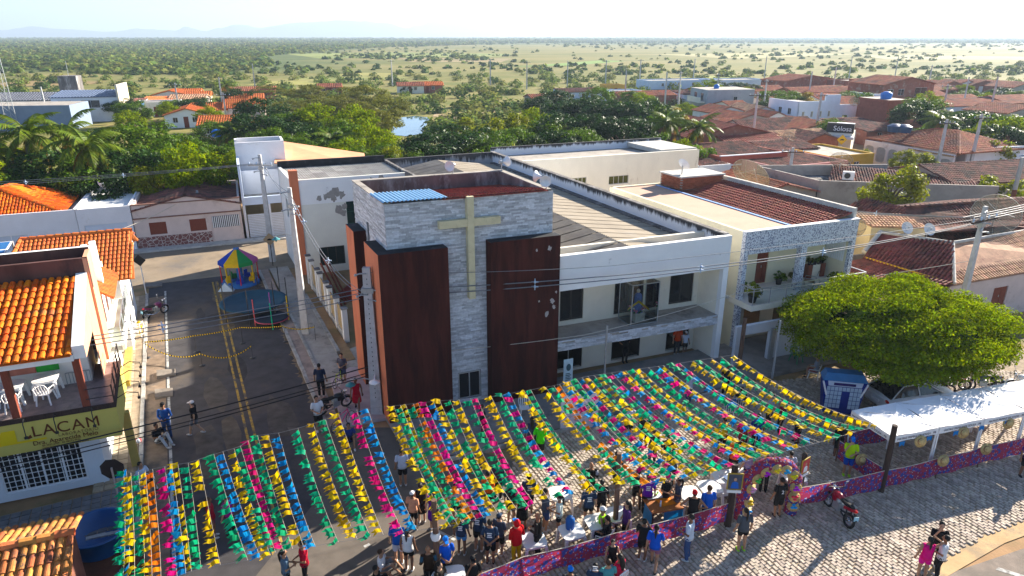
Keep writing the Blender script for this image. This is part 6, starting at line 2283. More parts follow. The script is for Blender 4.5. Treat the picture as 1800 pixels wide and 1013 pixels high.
clusters=[('behind the houses at far left','trees behind the left-hand houses',[('leafy',25,300,.95,62),('bright',-30,290,1.0,60),('mango',118,262,1.15,66),('mango2',60,300,.8,64),('leafy2',150,285,.95,63),('leafy',255,215,1.25,78),('mango',250,262,.95,66),('leafy2',215,258,1.0,72),('leafy',300,252,1.05,70),('bright',345,262,.85,64),('leafy2',325,238,.85,76),('bright',352,290,.7,62),('yellow',283,300,.7,62),('mango',200,310,.7,61),('bright',10,250,.8,78),('yellow',75,262,.8,76)]),('between the village and the white house','trees round the left-hand village',[('mango',352,172,1.05,150),('leafy',385,212,.9,105),('bright',372,190,.8,130),('mango2',420,155,1.0,170),('mango',455,200,1.25,100),('mango2',468,172,1.3,120),('leafy',440,245,.8,88),('leafy2',480,240,.9,86),('yellow',505,262,.7,80),('leafy',310,175,.8,150),('bright',300,182,.7,140),('leafy2',240,178,.9,140),('mango',215,172,.9,150),('bright',235,198,.7,115),('leafy2',405,250,.7,84),('bright',425,270,.6,78),('leafy',455,270,.7,76)]),('in the thicket left of the pond','trees left of the pond',[('umbrella',545,150,1.1,170),('umbrella2',580,165,1.2,140),('umbrella',640,152,1.35,150),('umbrella2',672,170,1.3,130),('bright',565,188,1.05,105),('bright',625,192,1.05,100),('leafy',530,195,1.0,105),('mango',540,215,.9,92),('leafy2',600,215,.9,92),('umbrella',655,195,1.05,108),('bright',650,225,.85,86),('leafy',575,240,.85,82),('bright',620,250,.75,78),('leafy2',660,255,.8,76),('yellow',690,262,.75,74),('bush',545,270,1.1,72),('bush_y',600,275,1.1,70),('leafy',520,235,.8,84),('leafy2',490,225,.85,88),('umbrella2',505,175,1.0,150),('umbrella',470,155,.9,200),('bright',690,240,.7,82),('bush',640,280,1.1,69),('bush_y',570,285,1.0,69)]),('in the belt behind the church','trees behind the church',[('mango',800,222,1.3,84),('mango2',760,235,1.1,80),('mango',730,250,.9,77),('leafy',850,232,1.0,84),('yellow',870,215,.9,96),('yellow',820,212,.9,104),('leafy2',905,225,.9,90),('bright',935,195,1.0,110),('yellow',915,205,.9,100),('leafy2',880,240,.8,82),('bush_y',905,250,1.1,80),('leafy',700,262,.8,74),('bush',860,258,1.2,78)]),('in the dark belt behind the rear hall','trees behind the rear hall',[('mango',1000,175,1.15,120),('mango2',1035,170,1.2,118),('mango',1075,178,1.2,112),('mango2',1110,180,1.25,108),('mango',1140,180,1.05,108),('mango',990,200,1.15,98),('mango2',1040,200,1.15,96),('mango',1090,205,1.15,94),('leafy',960,210,.95,96),('leafy2',1160,190,.9,104),('mango2',965,230,.9,86),('leafy',1010,225,.9,88),('leafy',1050,152,.9,150),('mango',975,158,1.0,150),('mango',945,170,.8,140),('gold',1178,195,.7,106),('bright',1195,250,.7,86),('bush',1225,258,1.2,84),('leafy2',1150,235,.7,88),('bush_y',1100,268,.7,84)]),('among the roofs of the right-hand town','trees of the right-hand town',[('bright',1235,145,1.1,190),('bright',1260,152,.9,180),('mango',1290,145,1.1,200),('bright',1310,155,.9,180),('mango2',1322,148,.9,200),('leafy',1365,158,1.15,160),('gold',1408,165,1.05,150),('leafy2',1390,164,1.0,152),('mango',1360,175,.9,150),('mango2',1470,150,.8,200),('leafy',1495,160,1.25,145),('leafy2',1520,168,.9,140),('leafy',1610,172,1.15,120),('bright',1620,165,.8,140),('mango',1600,178,.9,116),('leafy2',1655,152,.8,200),('bright',1690,150,.8,200),('leafy',1700,158,.8,180),('mango',1755,155,.9,180),('leafy2',1790,160,.9,170),('bright',1730,165,.7,170),('leafy',1675,165,.7,180),('bright',1645,170,.7,170),('bush',1215,190,1.3,160),('bright',1205,182,.7,150),('leafy2',1110,160,.9,170),('bright',1125,165,.8,160),('bush',1140,172,1.3,150)]),('in the green clump behind the villa','trees behind the villa',[('mango',1690,195,1.1,108),('mango2',1720,200,1.1,106),('leafy',1750,200,1.2,102),('leafy2',1790,200,1.2,100),('bright',1770,212,1.0,96),('mango',1740,220,1.0,94),('leafy',1830,205,1.2,98),('bright',1710,222,.8,95),('mango2',1660,210,.9,102),('bush_y',1720,245,1.1,90),('bush_y',1745,250,1.1,89),('bush',1700,248,1.0,90),('leafy2',1630,222,.7,100)]),]
kname={'mango':'dark dense tree','mango2':'dark dense tree','leafy':'mid green tree','leafy2':'mid green tree','bright':'bright green tree','yellow':'yellow-green tree','gold':'golden-leaved tree','umbrella':'olive flat-topped tree','umbrella2':'olive flat-topped tree','bush':'green bush','bush_y':'lime bush','bush_d':'dark bush'}
for where,grp,items in clusters:
 cnt={}
 tot={}
 for it in items:
  tot[kname[it[0]]]=tot.get(kname[it[0]],0)+1
 for(k,x,y,s,dist)in sorted(items,key=lambda i_:i_[1]):
  Y=dist
  X=(x-900)/FOC*(Y*CP+CAM_H*SP)
  nm=kname[k]
  cnt[nm]=cnt.get(nm,0)+1
  lab=('%s of %d %ss from left %s'%(ordw(cnt[nm]),tot[nm],nm,where))if tot[nm]>1 else 'only %s %s'%(nm,where)
  b=506.5-y
  slope=(-FOC*SP+b*CP)/(FOC*CP+b*SP)
  ht=max(2.0,CAM_H+slope*Y)
  crown,trunk,rx,rzz,h=TREE[k]
  full=h+rzz*1.5
  ht=min(ht,11.5)
  sz=max(.55,min(1.7,ht/(full*s)))
  plant_tree(k,(X,Y),s,lab,grp,None,sz,'bush' if 'bush' in k else 'tree','bush' if 'bush' in k else 'tree')
palms=[('a',68,190,1.25,66,'tall coconut palm left of the white house, the largest palm at left'),('b',140,190,1.2,70,'coconut palm before the solar roofed house'),('a',192,212,1.15,64,'coconut palm with a brown skirt behind the garage'),('b',5,222,1.2,66,'coconut palm cut by the left edge'),('fan',595,212,1.7,84,'fan palm in the thicket left of the pond'),('a',1168,190,1.15,92,'left of two palms behind the rear hall'),('b',1222,198,1.2,92,'right of two palms behind the rear hall'),('fan',475,210,1.2,100,'small pale palm before the village house'),('a',1640,190,1.1,98,'coconut palm beside the blue-white wall behind the villa'),('fan',412,205,1.4,96,'silvery banana-like palm in the left village'),('b',1250,142,1.2,210,'far palm left of the dark town trees'),('a',405,150,1.2,190,'far palm above the left village roofs'),('fan',540,270,.9,72,'low palm clump behind the terrace house')]
for(k,x,y,s,dist,lab)in palms:
 Y=dist
 X=(x-900)/FOC*(Y*CP+CAM_H*SP)
 b=506.5-y
 slope=(-FOC*SP+b*CP)/(FOC*CP+b*SP)
 ht=CAM_H+slope*Y
 t=plant_palm(k,(X,Y),s,lab,rz=rng.uniform(0,6))
 full={'a':8.6,'b':7.6,'fan':5.0}[k]*s
 t.scale=(s,s,s*max(.6,min(1.6,ht/full)))
# ---- undergrowth around the pond and behind the houses: one mass
r_=np.random.default_rng(77)
def bush_cloud(name,pts,sizes,per,leafs,m,flat=.7,seed=1):
 q=np.random.default_rng(seed)
 n=len(pts)
 N_=n*per
 idx=np.repeat(np.arange(n),per)
 off=q.normal(size=(N_,3))
 off/=np.linalg.norm(off,axis=1)[:,None]
 off[:,2]=np.abs(off[:,2])
 rad=q.random(N_)**.35
 P=np.array(pts)[idx]+off*rad[:,None]*np.array(sizes)[idx][:,None]*np.array([1,1,flat])
 nrm=off+np.array([0,0,.4])+q.normal(size=(N_,3))*.45
 nrm/=np.linalg.norm(nrm,axis=1)[:,None]
 t=np.cross(nrm,q.normal(size=(N_,3)))
 t/=np.linalg.norm(t,axis=1)[:,None]
 b=np.cross(nrm,t)
 s=(np.array(sizes)[idx]*leafs*q.uniform(.7,1.3,N_))[:,None]
 v=np.empty((N_,4,3))
 v[:,0]=P-t*s
 v[:,1]=P-b*s*.7
 v[:,2]=P+t*s
 v[:,3]=P+b*s*.7
 me=np_mesh(name,v.reshape(-1,3),np.arange(N_*4).reshape(N_,4),m)
 o=bpy.data.objects.new(name,me)
 COL.objects.link(o)
 o['kind']='stuff'
 return o
def dens(px,Y):
 """how thick the scrub stands: 0..1, from the photo's fields and woods"""
 s=(px-900)
 a=.5+.5*nz1(px*.012,math.log(Y)*7.0)
 if Y<330:
  return(.35+.3*a)if Y<150 else.10+.22*a
 if Y<420 and px>400:
  return.25*a
 edge=430+60*nz2(math.log(Y)*3,1)+(Y-350)*.35
 if px<edge:
  return.95 if Y>420 or a>.45 else.15
 if Y>1700:
  return.9
 if 480<Y<640 and px<1000:
  return.30*(a>.55)
 return.16*max(0,a-.4)/.6+.012
nz1=smooth_noise(3)
nz2=smooth_noise(8)
scrub_cols=[('scrub_green',mat('scrub_green',(.12,.165,.035),.9,.35,.08,rnd=.35,hue=.02,trans=.35,spec=.1)),('scrub_olive',mat('scrub_olive',(.17,.185,.05),.9,.3,.08,rnd=.35,hue=.02,trans=.35,spec=.1)),('scrub_dark',mat('scrub_dark',(.055,.095,.026),.9,.3,.08,rnd=.35,hue=.02,trans=.3,spec=.1))]
near_pts={k:([],[])for k in range(3)}
far_pts={k:([],[])for k in range(3)}
q=random.Random(99)
pond_w=[(G(x,y).x,G(x,y).y)for(x,y)in pond]
def blocked(X,Y,px):
 """no bushes on the water, in the town or on the roads"""
 for(dx,dy)in((0,0),(2,-2),(-2,-2),(0,-5),(0,3)):
  if inside(X+dx,Y+dy,pond_w):
   return True
 if 682<px<762 and 92<Y<160:
  return True
 if px>1195 and Y<245:
  return True
 if px<480 and Y<150:
  return True
 if 985<px<1200 and Y<100:
  return True
 return False
for i in range(60000):
 lo,hi=math.log(64),math.log(3800)
 u_=q.random()
 Y=math.exp(lo+(hi-lo)*u_**.80)
 px=q.uniform(-60,1860)
 X=(px-900)/FOC*(Y*CP+CAM_H*SP)
 if blocked(X,Y,px)or q.random()>dens(px,Y):
  continue
 left_wood=px<430+(Y-350)*.35
 k=q.choices((0,1,2),(5,3,2)if Y<330 or left_wood else(3,2,5))[0]
 if Y<330:
  if q.random()<.55:
   continue
  near_pts[k][0].append((X,Y,0))
  near_pts[k][1].append(q.uniform(.9,2.3)*(1 if Y<130 else 1.35))
 else:
  sz=q.uniform(1.2,3.4)*(1+(Y-330)/1500)*(1.05 if left_wood else.78)
  far_pts[k][0].append((X,Y,0))
  far_pts[k][1].append(sz)
for k,(nm,m_)in enumerate(scrub_cols):
 if near_pts[k][0]:
  o=bush_cloud('undergrowth',near_pts[k][0],near_pts[k][1],90,.17,m_,.85,200+k)
  tag(o,('mid green','olive','dark green')[k]+' undergrowth filling the ground round the pond','undergrowth')
 if far_pts[k][0]:
  o=bush_cloud('scrub',far_pts[k][0],far_pts[k][1],22,.42,m_,.8,300+k)
  tag(o,('mid green','olive','dark green')[k]+' scrub spread over the far plain','scrub')
print('scrub',[len(v_[0])for v_ in near_pts.values()],[len(v_[0])for v_ in far_pts.values()])
# ------ poles, wires, signs
def utility_pole(p,h,label,group='concrete utility poles',w0=.30,w1=.17,arms=(),yaw=0.0,lamp=None,name='utility_pole',hardware=True,holes=False,m=None):
 t=thing(name,label,'utility pole',p,yaw,group)
 mb=MB()
 a,b=w0/2,w1/2
 mb.hexa([(-a,-a*.7,-.2),(a,-a*.7,-.2),(a,a*.7,-.2),(-a,a*.7,-.2),(-b,-b*.7,h),(b,-b*.7,h),(b,b*.7,h),(-b,b*.7,h)])
 mb.build('shaft',m or concrete_pole,t,world=False)
 if holes:
  hb=MB()
  n=26
  for i in range(n):
   z=.9+(h-1.2)*i/n
   k=a+(b-a)*z/h
   hb.box((0,-k*.7-.003,z),.035,.006,.06)
  hb.build('bolt_holes',black_iron,t,world=False,kind='stuff')
 for(z,l_)in arms:
  m2=MB()
  m2 .bar((-l_/2,-.12,z),(l_/2,-.12,z),.10)
  arm=m2 .build('crossarm',wood_dark if l_>2 else galv,t,world=False)
  for s in(-.46,-.15,.15,.46):
   MB().lathe([(.02,0),(.05,.06),(.03,.1),(.06,.14),(.03,.2),(0,.21)],(s*l_,-.12,z+.05),7).build('insulator',insulator,arm,world=False)
 if hardware:
  m2=MB()
  for k,z in enumerate((h-.25,h-1.0,h-1.25,h-1.5)):
   s=1 if k%2 else-1
   m2 .tube([(0,-.12,z),(s*.28,-.2,z+.02),(s*.46,-.22,z-.04)],.035,5)
   m2 .ell((s*.46,-.22,z-.04),.07,.07,.07,7,5)
  m2 .box((0,0,h-1.15),w1*1.6,w1*1.3,.22)
  m2 .build('line_fittings',galv,t,world=False)
 if lamp:
  (z,dx,dy,c_)=lamp
  m2=MB()
  m2 .tube([(0,0,z),(dx*.5,dy*.5,z+.12),(dx,dy,z+.05),(dx,dy,z-.08)],.03,6)
  ar=m2 .build('lamp_arm',galv,t,world=False)
  MB().lathe([(.03,.0),(.06,-.04),(.22,-.14),(.24,-.16),(.05,-.15),(.05,-.28),(0,-.30)],(dx,dy,z-.05),12).build('lamp_shade',c_,ar,world=False)
 return t
shade_teal=mat('shade_teal',(.06,.22,.24),.5,.1,3)
P1=Vector((-6.40,28.45,.14))
P2=Vector((-12.44,37.69,.14))
P3=Vector((-19.16,52.07,.14))
P4=CH(33.0,-2.9)
pole1=utility_pole(P1,7.3,'big concrete utility pole with a tangle of fittings before the church tower',w0=.56,w1=.34,lamp=(1.75,-1.15,-.1,shade_teal),holes=True)
m2=MB()
m2 .tube([(.02,-.12,1.9),(.10,-.45,2.25),(.12,-.7,2.05)],.035,6)
m2 .build('lamp_arm',white_paint,pole1,world=False)
MB().lathe([(.05,.06),(.24,-.02),(.26,-.05),(.06,-.04),(.05,-.2),(0,-.22)],(.12,-.7,2.05),12).build('lamp_shade',white_plastic,pole1,world=False)
utility_pole(P2,8.9,'slender concrete utility pole on the pavement beside the churchyard fence',w0=.44,w1=.20,lamp=(6.1,-1.1,0,shade_teal))
utility_pole(P3,8.4,'concrete utility pole with crossarm at the far street corner',w0=.44,w1=.22,arms=((7.6,1.8),))
utility_pole(Vector((P4 .x,P4 .y,0)),8.0,'leaning grey utility pole with meter rings rising behind the round tree',w0=.46,w1=.24,arms=((7.2,2.6),),yaw=R(30))
pl=G(360,421)
utility_pole(pl,4.4,'thin white pole with a small board before the pink house',w0=.22,w1=.14,hardware=False)
utility_pole(G(1298,652),3.1,'brown painted post at the gateway of the beige house',w0=.2,w1=.18,hardware=False,name='gate_post',m=wood_post)
utility_pole(G(1357,665),3.3,'thin grey steel post left of the round tree',w0=.10,w1=.08,hardware=False,name='steel_post')
far_poles=[(1320,268,9),(1430,258,8.5),(1700,315,8),(1642,318,7.5),(1738,205,8.5),(1690,198,8),(1655,205,7),(1462,172,8.5),(1340,206,8),(1420,180,8),(1258,186,8),(1383,340,5.2),(690,152,9),(862,150,9),(926,157,9),(997,155,9),(1064,153,9),(1124,150,9),(1218,148,9),(1343,140,9),(1492,138,9),(1572,140,9),(450,166,9),(393,198,8),(401,230,7),(316,202,7),(82,200,6),(1098,182,8.5),(1168,190,8.5),(1192,188,8.5),(1630,160,8)]
far_poles.sort()
for i,(x,y,h)in enumerate(far_poles):
 near_=y>230
 utility_pole(G(x,y),h,'distant grey utility pole, %s from the left in the background'%ordw(i+1),'utility poles in the background',w0=.42,w1=.26,arms=((h-.5,2.4),)if(near_ or i%2)else(),hardware=False,yaw=rng.uniform(-.6,.6))
def wire(pts,label,r=.022,sag=.25,m=None,spacer=(),group='overhead wires'):
 path=[]
 for a,b in zip(pts[:-1],pts[1:]):
  a,b=Vector(a),Vector(b)
  n=14
  for i in range(n):
   t=i/n
   path.append(a.lerp(b,t)-Vector((0,0,sag*4*t*(1-t))))
 path.append(Vector(pts[-1]))
 t=thing('overhead_wire',label,'wire',path[0],0,group)
 MB().tube(path,r,4).build('cable',m or wire_m,t)
 for s in spacer:
  q_=path[int(s*(len(path)-1))]
  mb=MB()
  for k in range(4):
   a=k*1.57
   mb.bar(q_,q_+Vector((.16*math.cos(a),0,.16*math.sin(a))),.04)
  mb.ell(q_,.07,.07,.07,6,4)
  mb.build('spacer',insulator,t)
 return t
T1=P1+Vector((0,0,7.3))
T2_=P2+Vector((0,0,8.9))
T3_=P3+Vector((0,0,8.0))
T4_=Vector((P4 .x,P4 .y,7.3))
LW=Vector((-34,13.5,0))
hw=lambda z:Vector((-27.5,20.2,z))
for k,dz in enumerate((-.95,-1.15,-1.4)):
 wire([P1+Vector((-.35,-.2,7.3+dz)),hw(6.6+dz*.6)],'%s of three wires leaving the church pole to the left'%('top','middle','lowest')[k],.020,.35,spacer=((.38,)if k<2 else()),group='wires leaving the church pole to the left')
for k,(dz,dx)in enumerate(((-1.0,.4),(-1.3,.4))):
 wire([P1+Vector((dx,-.2,7.3+dz)),Vector((10.5,32.2,6.5+dz*.5+.35)),T4_+Vector((0,0,dz*.2))],'%s of two thick wires passing before the church front'%('upper','lower')[k],.026,.18,spacer=(.22,.48,.70),group='wires before the church front')
wire([T1+Vector((.05,0,-.25)),Vector((4.6,30.0,7.0)),T4_],'thin top wire from the church pole across the maroon blocks',.014,.12,group='wires before the church front')
for k in range(4):
 wire([T4_+Vector((-1+k*.6,.2,-.0)),Vector((52,50,9.2-k*.12))],'%s of four wires from the right-hand pole to the right edge'%ordw(k+1),.025,.3,group='wires at the right-hand pole')
 wire([T4_+Vector((-1+k*.6,.2,-.0)),CH(29,8.5,6.2-k*.15)],'%s of four wires from the right-hand pole to the left'%ordw(k+1),.02,.15,spacer=(.45,)if k==1 else(),group='wires at the right-hand pole')
for k,dz in enumerate((-.3,-.7)):
 wire([T2_+Vector((0,0,dz)),P1+Vector((-.3,0,6.3+dz*.4))],'%s of two slack wires between the fence pole and the church pole'%('upper','lower')[k],.018,.9,spacer=(.28,.62)if k==0 else(.12,),group='wires between the two street poles')
 wire([T2_+Vector((0,0,dz)),T3_+Vector((.4*k,0,dz))],'%s of two wires between the far corner pole and the fence pole'%('upper','lower')[k],.02,.3,group='wires between the two street poles')
for k in range(3):
 wire([T3_+Vector((-.6+.5*k,0,-.3)),Vector((-62,40.5+k*.3,7.8-.35*k))],'%s of three wires crossing before the left-hand trees'%ordw(k+1),.014,.5,spacer=(.22,.36,.5,.7)if k==1 else(),group='wires before the left-hand trees')
wire([pl+Vector((0,0,4.3)),Vector((-31.2,51.2,2.6))],'pale slack cable from the thin white pole to the left',.03,.25,rope)
for k,(z0,z1)in enumerate(((2.5,3.6),(2.2,3.3),(2.05,3.1))):
 wire([P1+Vector((-.2,-.1,z0)),Vector((-24,15.6,z1+.25))],'%s of three low black cables crossing before the yellow sign'%ordw(k+1),.022 if k else.03,.25,wire_black,group='low black cables')
wire([P1+Vector((.1,0,3.0)),CH(9.0,-1.2,3.3),CH(18,-1.0,4.15),T4_+Vector((0,0,-2.5))],'thin bunting-wrapped cable along the church front',.016,.12,rope)
# --- road signs
def road_sign(p,shape,h,face,back,yaw,label,size=.45,cat='road sign',post=None):
 t=thing('road_sign',label,cat,p,yaw)
 MB().tube([(0,0,0),(0,0,h)],.035,7).build('post',post or white_paint,t,world=False)
 n,a0=(8,math.pi/8)if shape=='oct' else(4,0)
 pts=[(size*math.cos(a0+2*math.pi*k/n),size*math.sin(a0+2*math.pi*k/n))for k in range(n)]
 mb=MB()
 mb.poly([(x,-.045,h-size*.2+y)for(x,y)in pts],0)
 mb.poly([(x,-.055,h-size*.2+y)for(x,y)in pts][::-1],1)
 mb.add([(x,-.045,h-size*.2+y)for(x,y)in pts]+[(x,-.055,h-size*.2+y)for(x,y)in pts],[(k,(k+1)%n,n+(k+1)%n,n+k)for k in range(n)],0)
 mb.build('plate',[back,face],t,world=False)
 return t
sign_black=mat('sign_back',(.012,.012,.013),.7,.2,3)
sign_yellow2=mat('sign_face_yellow',(.65,.45,.02),.5,.05,3)
road_sign(G(257,517,.15),'dia',2.55,sign_black,sign_black,R(10),'diamond road sign seen from its black back on a white post',.42)
road_sign(ST(-4.68,-6.0),'oct',3.3,sign_black,sign_black,R(190),'octagonal road sign seen from its black back near the blue tub',.40,post=galv)
t=road_sign(G(480,468),'dia',2.3,mat('sign_tan',(.36,.26,.16),.6,.1,3),sign_black,R(10),'tan diamond sign with black hump on the far corner',.5,post=black_iron)
mb=MB()
mb.add([(-.22,-.06,2.12),(.22,-.06,2.12),(.14,-.06,2.22),(0,-.06,2.27),(-.14,-.06,2.22)],[(0,1,2,3,4)])
mb.build('hump_symbol',sign_black,t,world=False)
t=road_sign(G(1474,282),'dia',3.1,sign_yellow2,sign_black,R(-5),'yellow diamond hump sign by the villa corner',.72)
mb=MB()
mb.add([(-.32,-.06,2.85),(.32,-.06,2.85),(.2,-.06,3.02),(0,-.06,3.08),(-.2,-.06,3.02)],[(0,1,2,3,4)])
mb.build('hump_symbol',sign_black,t,world=False)
# --- satellite dishes
def dish(p,r,az,el,m,label,mast=1.0,mesh=True):
 t=thing('satellite_dish',label,'satellite dish',p,0,'satellite dishes')
 ax=Vector((math.cos(az)*math.cos(el),math.sin(az)*math.cos(el),math.sin(el)))
 M=ax.to_track_quat('Z','Y').to_matrix()
 c=Vector((0,0,mast))
 mb=MB()
 n,rings=24,5
 vs_=[c]
 for i in range(1,rings+1):
  for k in range(n):
   a=2*math.pi*k/n
   q=r*i/rings
   vs_.append(c+M@Vector((q*math.cos(a),q*math.sin(a),q*q/(2.4*r))))
 fs=[(0,1+k,1+(k+1)%n)for k in range(n)]
 for i in range(rings-1):
  for k in range(n):
   fs.append((1+i*n+k,1+(i+1)*n+k,1+(i+1)*n+(k+1)%n,1+i*n+(k+1)%n))
 mb.add(vs_,fs,0,True)
 mb.build('reflector',m,t,world=False)
 if mesh:
  rb=MB()
  for k in range(8):
   a=2*math.pi*k/8
   rb.tube([c+M@Vector((r*j/4*math.cos(a),r*j/4*math.sin(a),(r*j/4)**2/(2.4*r)+.015))for j in range(5)],.018,4)
  rb.torus((0,0,0),r,.02,'Z',24,4)
  k0=len(rb.v)-24*4
  for i in range(k0,len(rb.v)):
   rb.v[i]=tuple(c+M@(Vector(rb.v[i])+Vector((0,0,r/2.4))))
  rb.build('ribs',mat('dish_rib',(.34,.31,.25),.5,.1,4),t,world=False)
 f=MB()
 fp=c+M@Vector((0,0,r*.75))
 for k in range(3):
  a=2*math.pi*k/3
  f.tube([c+M@Vector((r*.75*math.cos(a),r*.75*math.sin(a),.3*r)),fp],.014,4)
 f.ell(fp,.07,.07,.09,6,4)
 f.build('feed_arm',steel,t,world=False)
 MB().tube([(0,0,0),c],.04,6).build('mast',galv,t,world=False)
 return t
dish(CH(31.2,4.2,3.6),1.25,R(70),R(35),dish_mesh,'large mesh satellite dish beside the pebble-tiled facade',1.2)
dish(CH(43.5,3.0,4.2),1.5,R(-120),R(35),dish_mesh,'large dark mesh satellite dish at the right edge',.8)
dish(G(1310,335,4.5),1.7,R(40),R(35),dish_mesh,'big ochre mesh dish before the red and white house front',.9)
dish(G(1475,300,3),1.2,R(60),R(40),dish_mesh,'pale mesh dish before the ochre house',.8)
dish(G(1608,335,4),.9,R(60),R(30),dish_mesh,'grey mesh dish on the rough brown roof',.5)
dish(CH(35.6,3.4,4.4),.42,R(-80),R(30),dish_white,'left of two small pinkish dishes by the tiled tank room',.5,False)
dish(CH(36.6,2.6,4.4),.42,R(-80),R(30),dish_white,'right of two small pinkish dishes by the tiled tank room',.5,False)
dish(CH(24.2,12.0,7.85),.45,R(40),R(30),dish_white,'small pale dish on the brick tank box of the beige house',.6,False)
dish(G(178,336,4.0),.5,R(40),R(40),dish_white,'small faint dish on the flat garage roof',.4,False)
dish(G(1385,252,4.0),.8,R(60),R(30),dish_mesh,'dish above the old tiled roof in the right-hand town',.6)
dish(G(1500,187,5.0),.9,R(60),R(30),dish_mesh,'dish on the orange section of the long white building',.6)
# --- playground: big trampoline, small trampoline, toy carousel
t=thing('large_trampoline','big round trampoline with dark blue skirt and black net poles in the street','trampoline',ST(1.94,15.0))
mb=MB()
mb.lathe([(2.05,.80),(2.10,.84),(2.05,.88),(1.8,.875),(1.78,.84),(0,.82)],(0,0,0),32)
mb.build('mat',mat('trampoline_blue',(.012,.05,.085),.7,.15,2),t,world=False)
for k in range(8):
 a=k*math.pi/4+.2
 MB().tube([(2.1*math.cos(a),2.1*math.sin(a),0),(2.1*math.cos(a),2.1*math.sin(a),2.3+.3*(k%2))],.03,6).build('pole',black_iron,t,world=False)
t=thing('small_trampoline','small round trampoline with three coloured poles at the kerb','trampoline',ST(2.7,12.6))
mb=MB()
mb.lathe([(.95,.40),(1.0,.44),(.95,.48),(.8,.47),(0,.44)],(0,0,0),26)
mb.build('mat',mat('trampoline_dark',(.012,.018,.03),.7,.15,2),t,world=False)
MB().torus((0,0,.40),1.0,.035,'Z',28,6).build('rim',mat('rim_pink',(.4,.08,.12),.6,.1,3),t,world=False)
for k,(a,c_)in enumerate(((R(200),(.55,.12,.12)),(R(290),(.02,.40,.22)),(R(20),(.6,.42,.02)),(R(110),(.3,.1,.3)))):
 MB().tube([(math.cos(a),math.sin(a),0),(math.cos(a),math.sin(a),1.75)],.035,6).build('pole',mat('pole_%d'%k,c_,.5,.08,4),t,world=False)
t=thing('toy_carousel','children toy carousel with blue, yellow, green and pink tent top','carousel',ST(1.7,21.4))
cols4=[mat('canvas_%d'%k,c_,.7,.08,4,trans=.2)for k,c_ in enumerate(((.02,.06,.38),(.62,.42,.01),(.02,.24,.07),(.50,.12,.30)))]
mb=MB()
n=8
for k in range(n):
 a0,a1=2*math.pi*k/n+.39,2*math.pi*(k+1)/n+.39
 mb.add([(0,0,2.75),(1.35*math.cos(a0),1.35*math.sin(a0),1.85),(1.35*math.cos(a1),1.35*math.sin(a1),1.85),(1.38*math.cos(a0),1.38*math.sin(a0),1.6),(1.38*math.cos(a1),1.38*math.sin(a1),1.6)],[(0,1,2),(1,3,4,2)],k%4)
mb.build('canopy',cols4,t,world=False)
for k in range(n):
 a=2*math.pi*k/n+.39
 MB().tube([(1.25*math.cos(a),1.25*math.sin(a),0),(1.25*math.cos(a),1.25*math.sin(a),1.85)],.035,6).build('post',(mat('post_red',(.5,.03,.03),.5,.08,4),mat('post_yel',(.6,.4,.02),.5,.08,4))[k%2],t,world=False)
MB().lathe([(1.3,0),(1.3,.22),(.2,.25),(.2,2.7)],(0,0,0),20).build('turntable',mat('turntable_blue',(.03,.12,.35),.6,.1,4),t,world=False)
for k in range(5):
 a=k*1.257
 mb=MB()
 mb.box((.85*math.cos(a),.85*math.sin(a),.26),.5,.28,.28,a+1.57)
 mb.box((.85*math.cos(a)-.18*math.sin(a),.85*math.sin(a)+.18*math.cos(a),.54),.12,.24,.25,a+1.57)
 mb.build('seat',(cols4[1],cols4[0],cols4[2])[k%3],t,world=False)
t=thing('tarpaulin','pale folded tarpaulin lying by the toy carousel','tarpaulin',ST(.6,20.2))
MB().add([(-.5,-.3,.02),(.6,-.2,.02),(.5,.5,.02),(-.4,.4,.02),(-.1,.1,.55)],[(0,1,4),(1,2,4),(2,3,4),(3,0,4)]).build('sheet',mat('tarp_pale',(.42,.5,.56),.7,.1,3),t,world=False)
def tape(pts,label,sag=.25):
 t=thing('caution_tape',label,'tape',pts[0],0,'caution tapes across the street')
 my,mk_=sign_yellow2,sign_black
 mb=MB()
 n=40
 for a,b in zip(pts[:-1],pts[1:]):
  a,b=Vector(a),Vector(b)
  prev=None
  for i in range(n+1):
   s=i/n
   q_=a.lerp(b,s)-Vector((0,0,sag*4*s*(1-s)))
   if prev is not None:
    mb.quad(prev,q_,q_+Vector((0,0,.07)),prev+Vector((0,0,.07)),i%2)
   prev=q_
 mb.build('ribbon',[my,mk_],t)
 return t
stakes=[(ST(-4.3,10.6),1.0),(ST(-1.8,10.2),1.1),(ST(.7,10.3),1.1),(ST(3.0,9.4),1.1),(ST(4.6,8.6),1.1),(ST(-1.6,8.2),.9),(ST(1.0,8.0),.9)]
for k,(p,h)in enumerate(stakes):
 t=thing('tape_stake','thin dark stake holding caution tape, %s of seven in the street'%ordw(k+1),'stake',p,0,'tape stakes in the street')
 MB().tube([(0,0,0),(.02,.02,h)],.014,5).build('rod',black_iron,t,world=False)
 MB().lathe([(.16,0),(.16,.03),(.02,.05)],(0,0,0),10).build('foot',black_iron,t,world=False)
tape([stakes[0][0]+Vector((0,0,.95)),stakes[1][0]+Vector((0,0,1.0)),stakes[2][0]+Vector((0,0,1.0)),stakes[3][0]+Vector((0,0,1.0))],'straight yellow and black caution tape across the street',.06)
tape([stakes[0][0]+Vector((0,0,.85)),stakes[5][0]+Vector((0,0,.7)),stakes[6][0]+Vector((0,0,.7))],'slack yellow and black caution tape across the street',.45)
tape([stakes[3][0]+Vector((0,0,.95)),stakes[4][0]+Vector((0,0,.95))],'short caution tape from the kerb to the pavement',.15)
p_=ST(-5.6,-5.5)
t=thing('blue_tub','large round open dark blue plastic water tub at the lower left','tub',p_)
MB().lathe([(.85,0),(1.05,.75),(1.10,.78),(1.10,.82),(1.02,.82),(1.0,.78),(.82,.12),(0,.10)],(0,0,0),30).build('tub',blue_plastic,t,world=False)
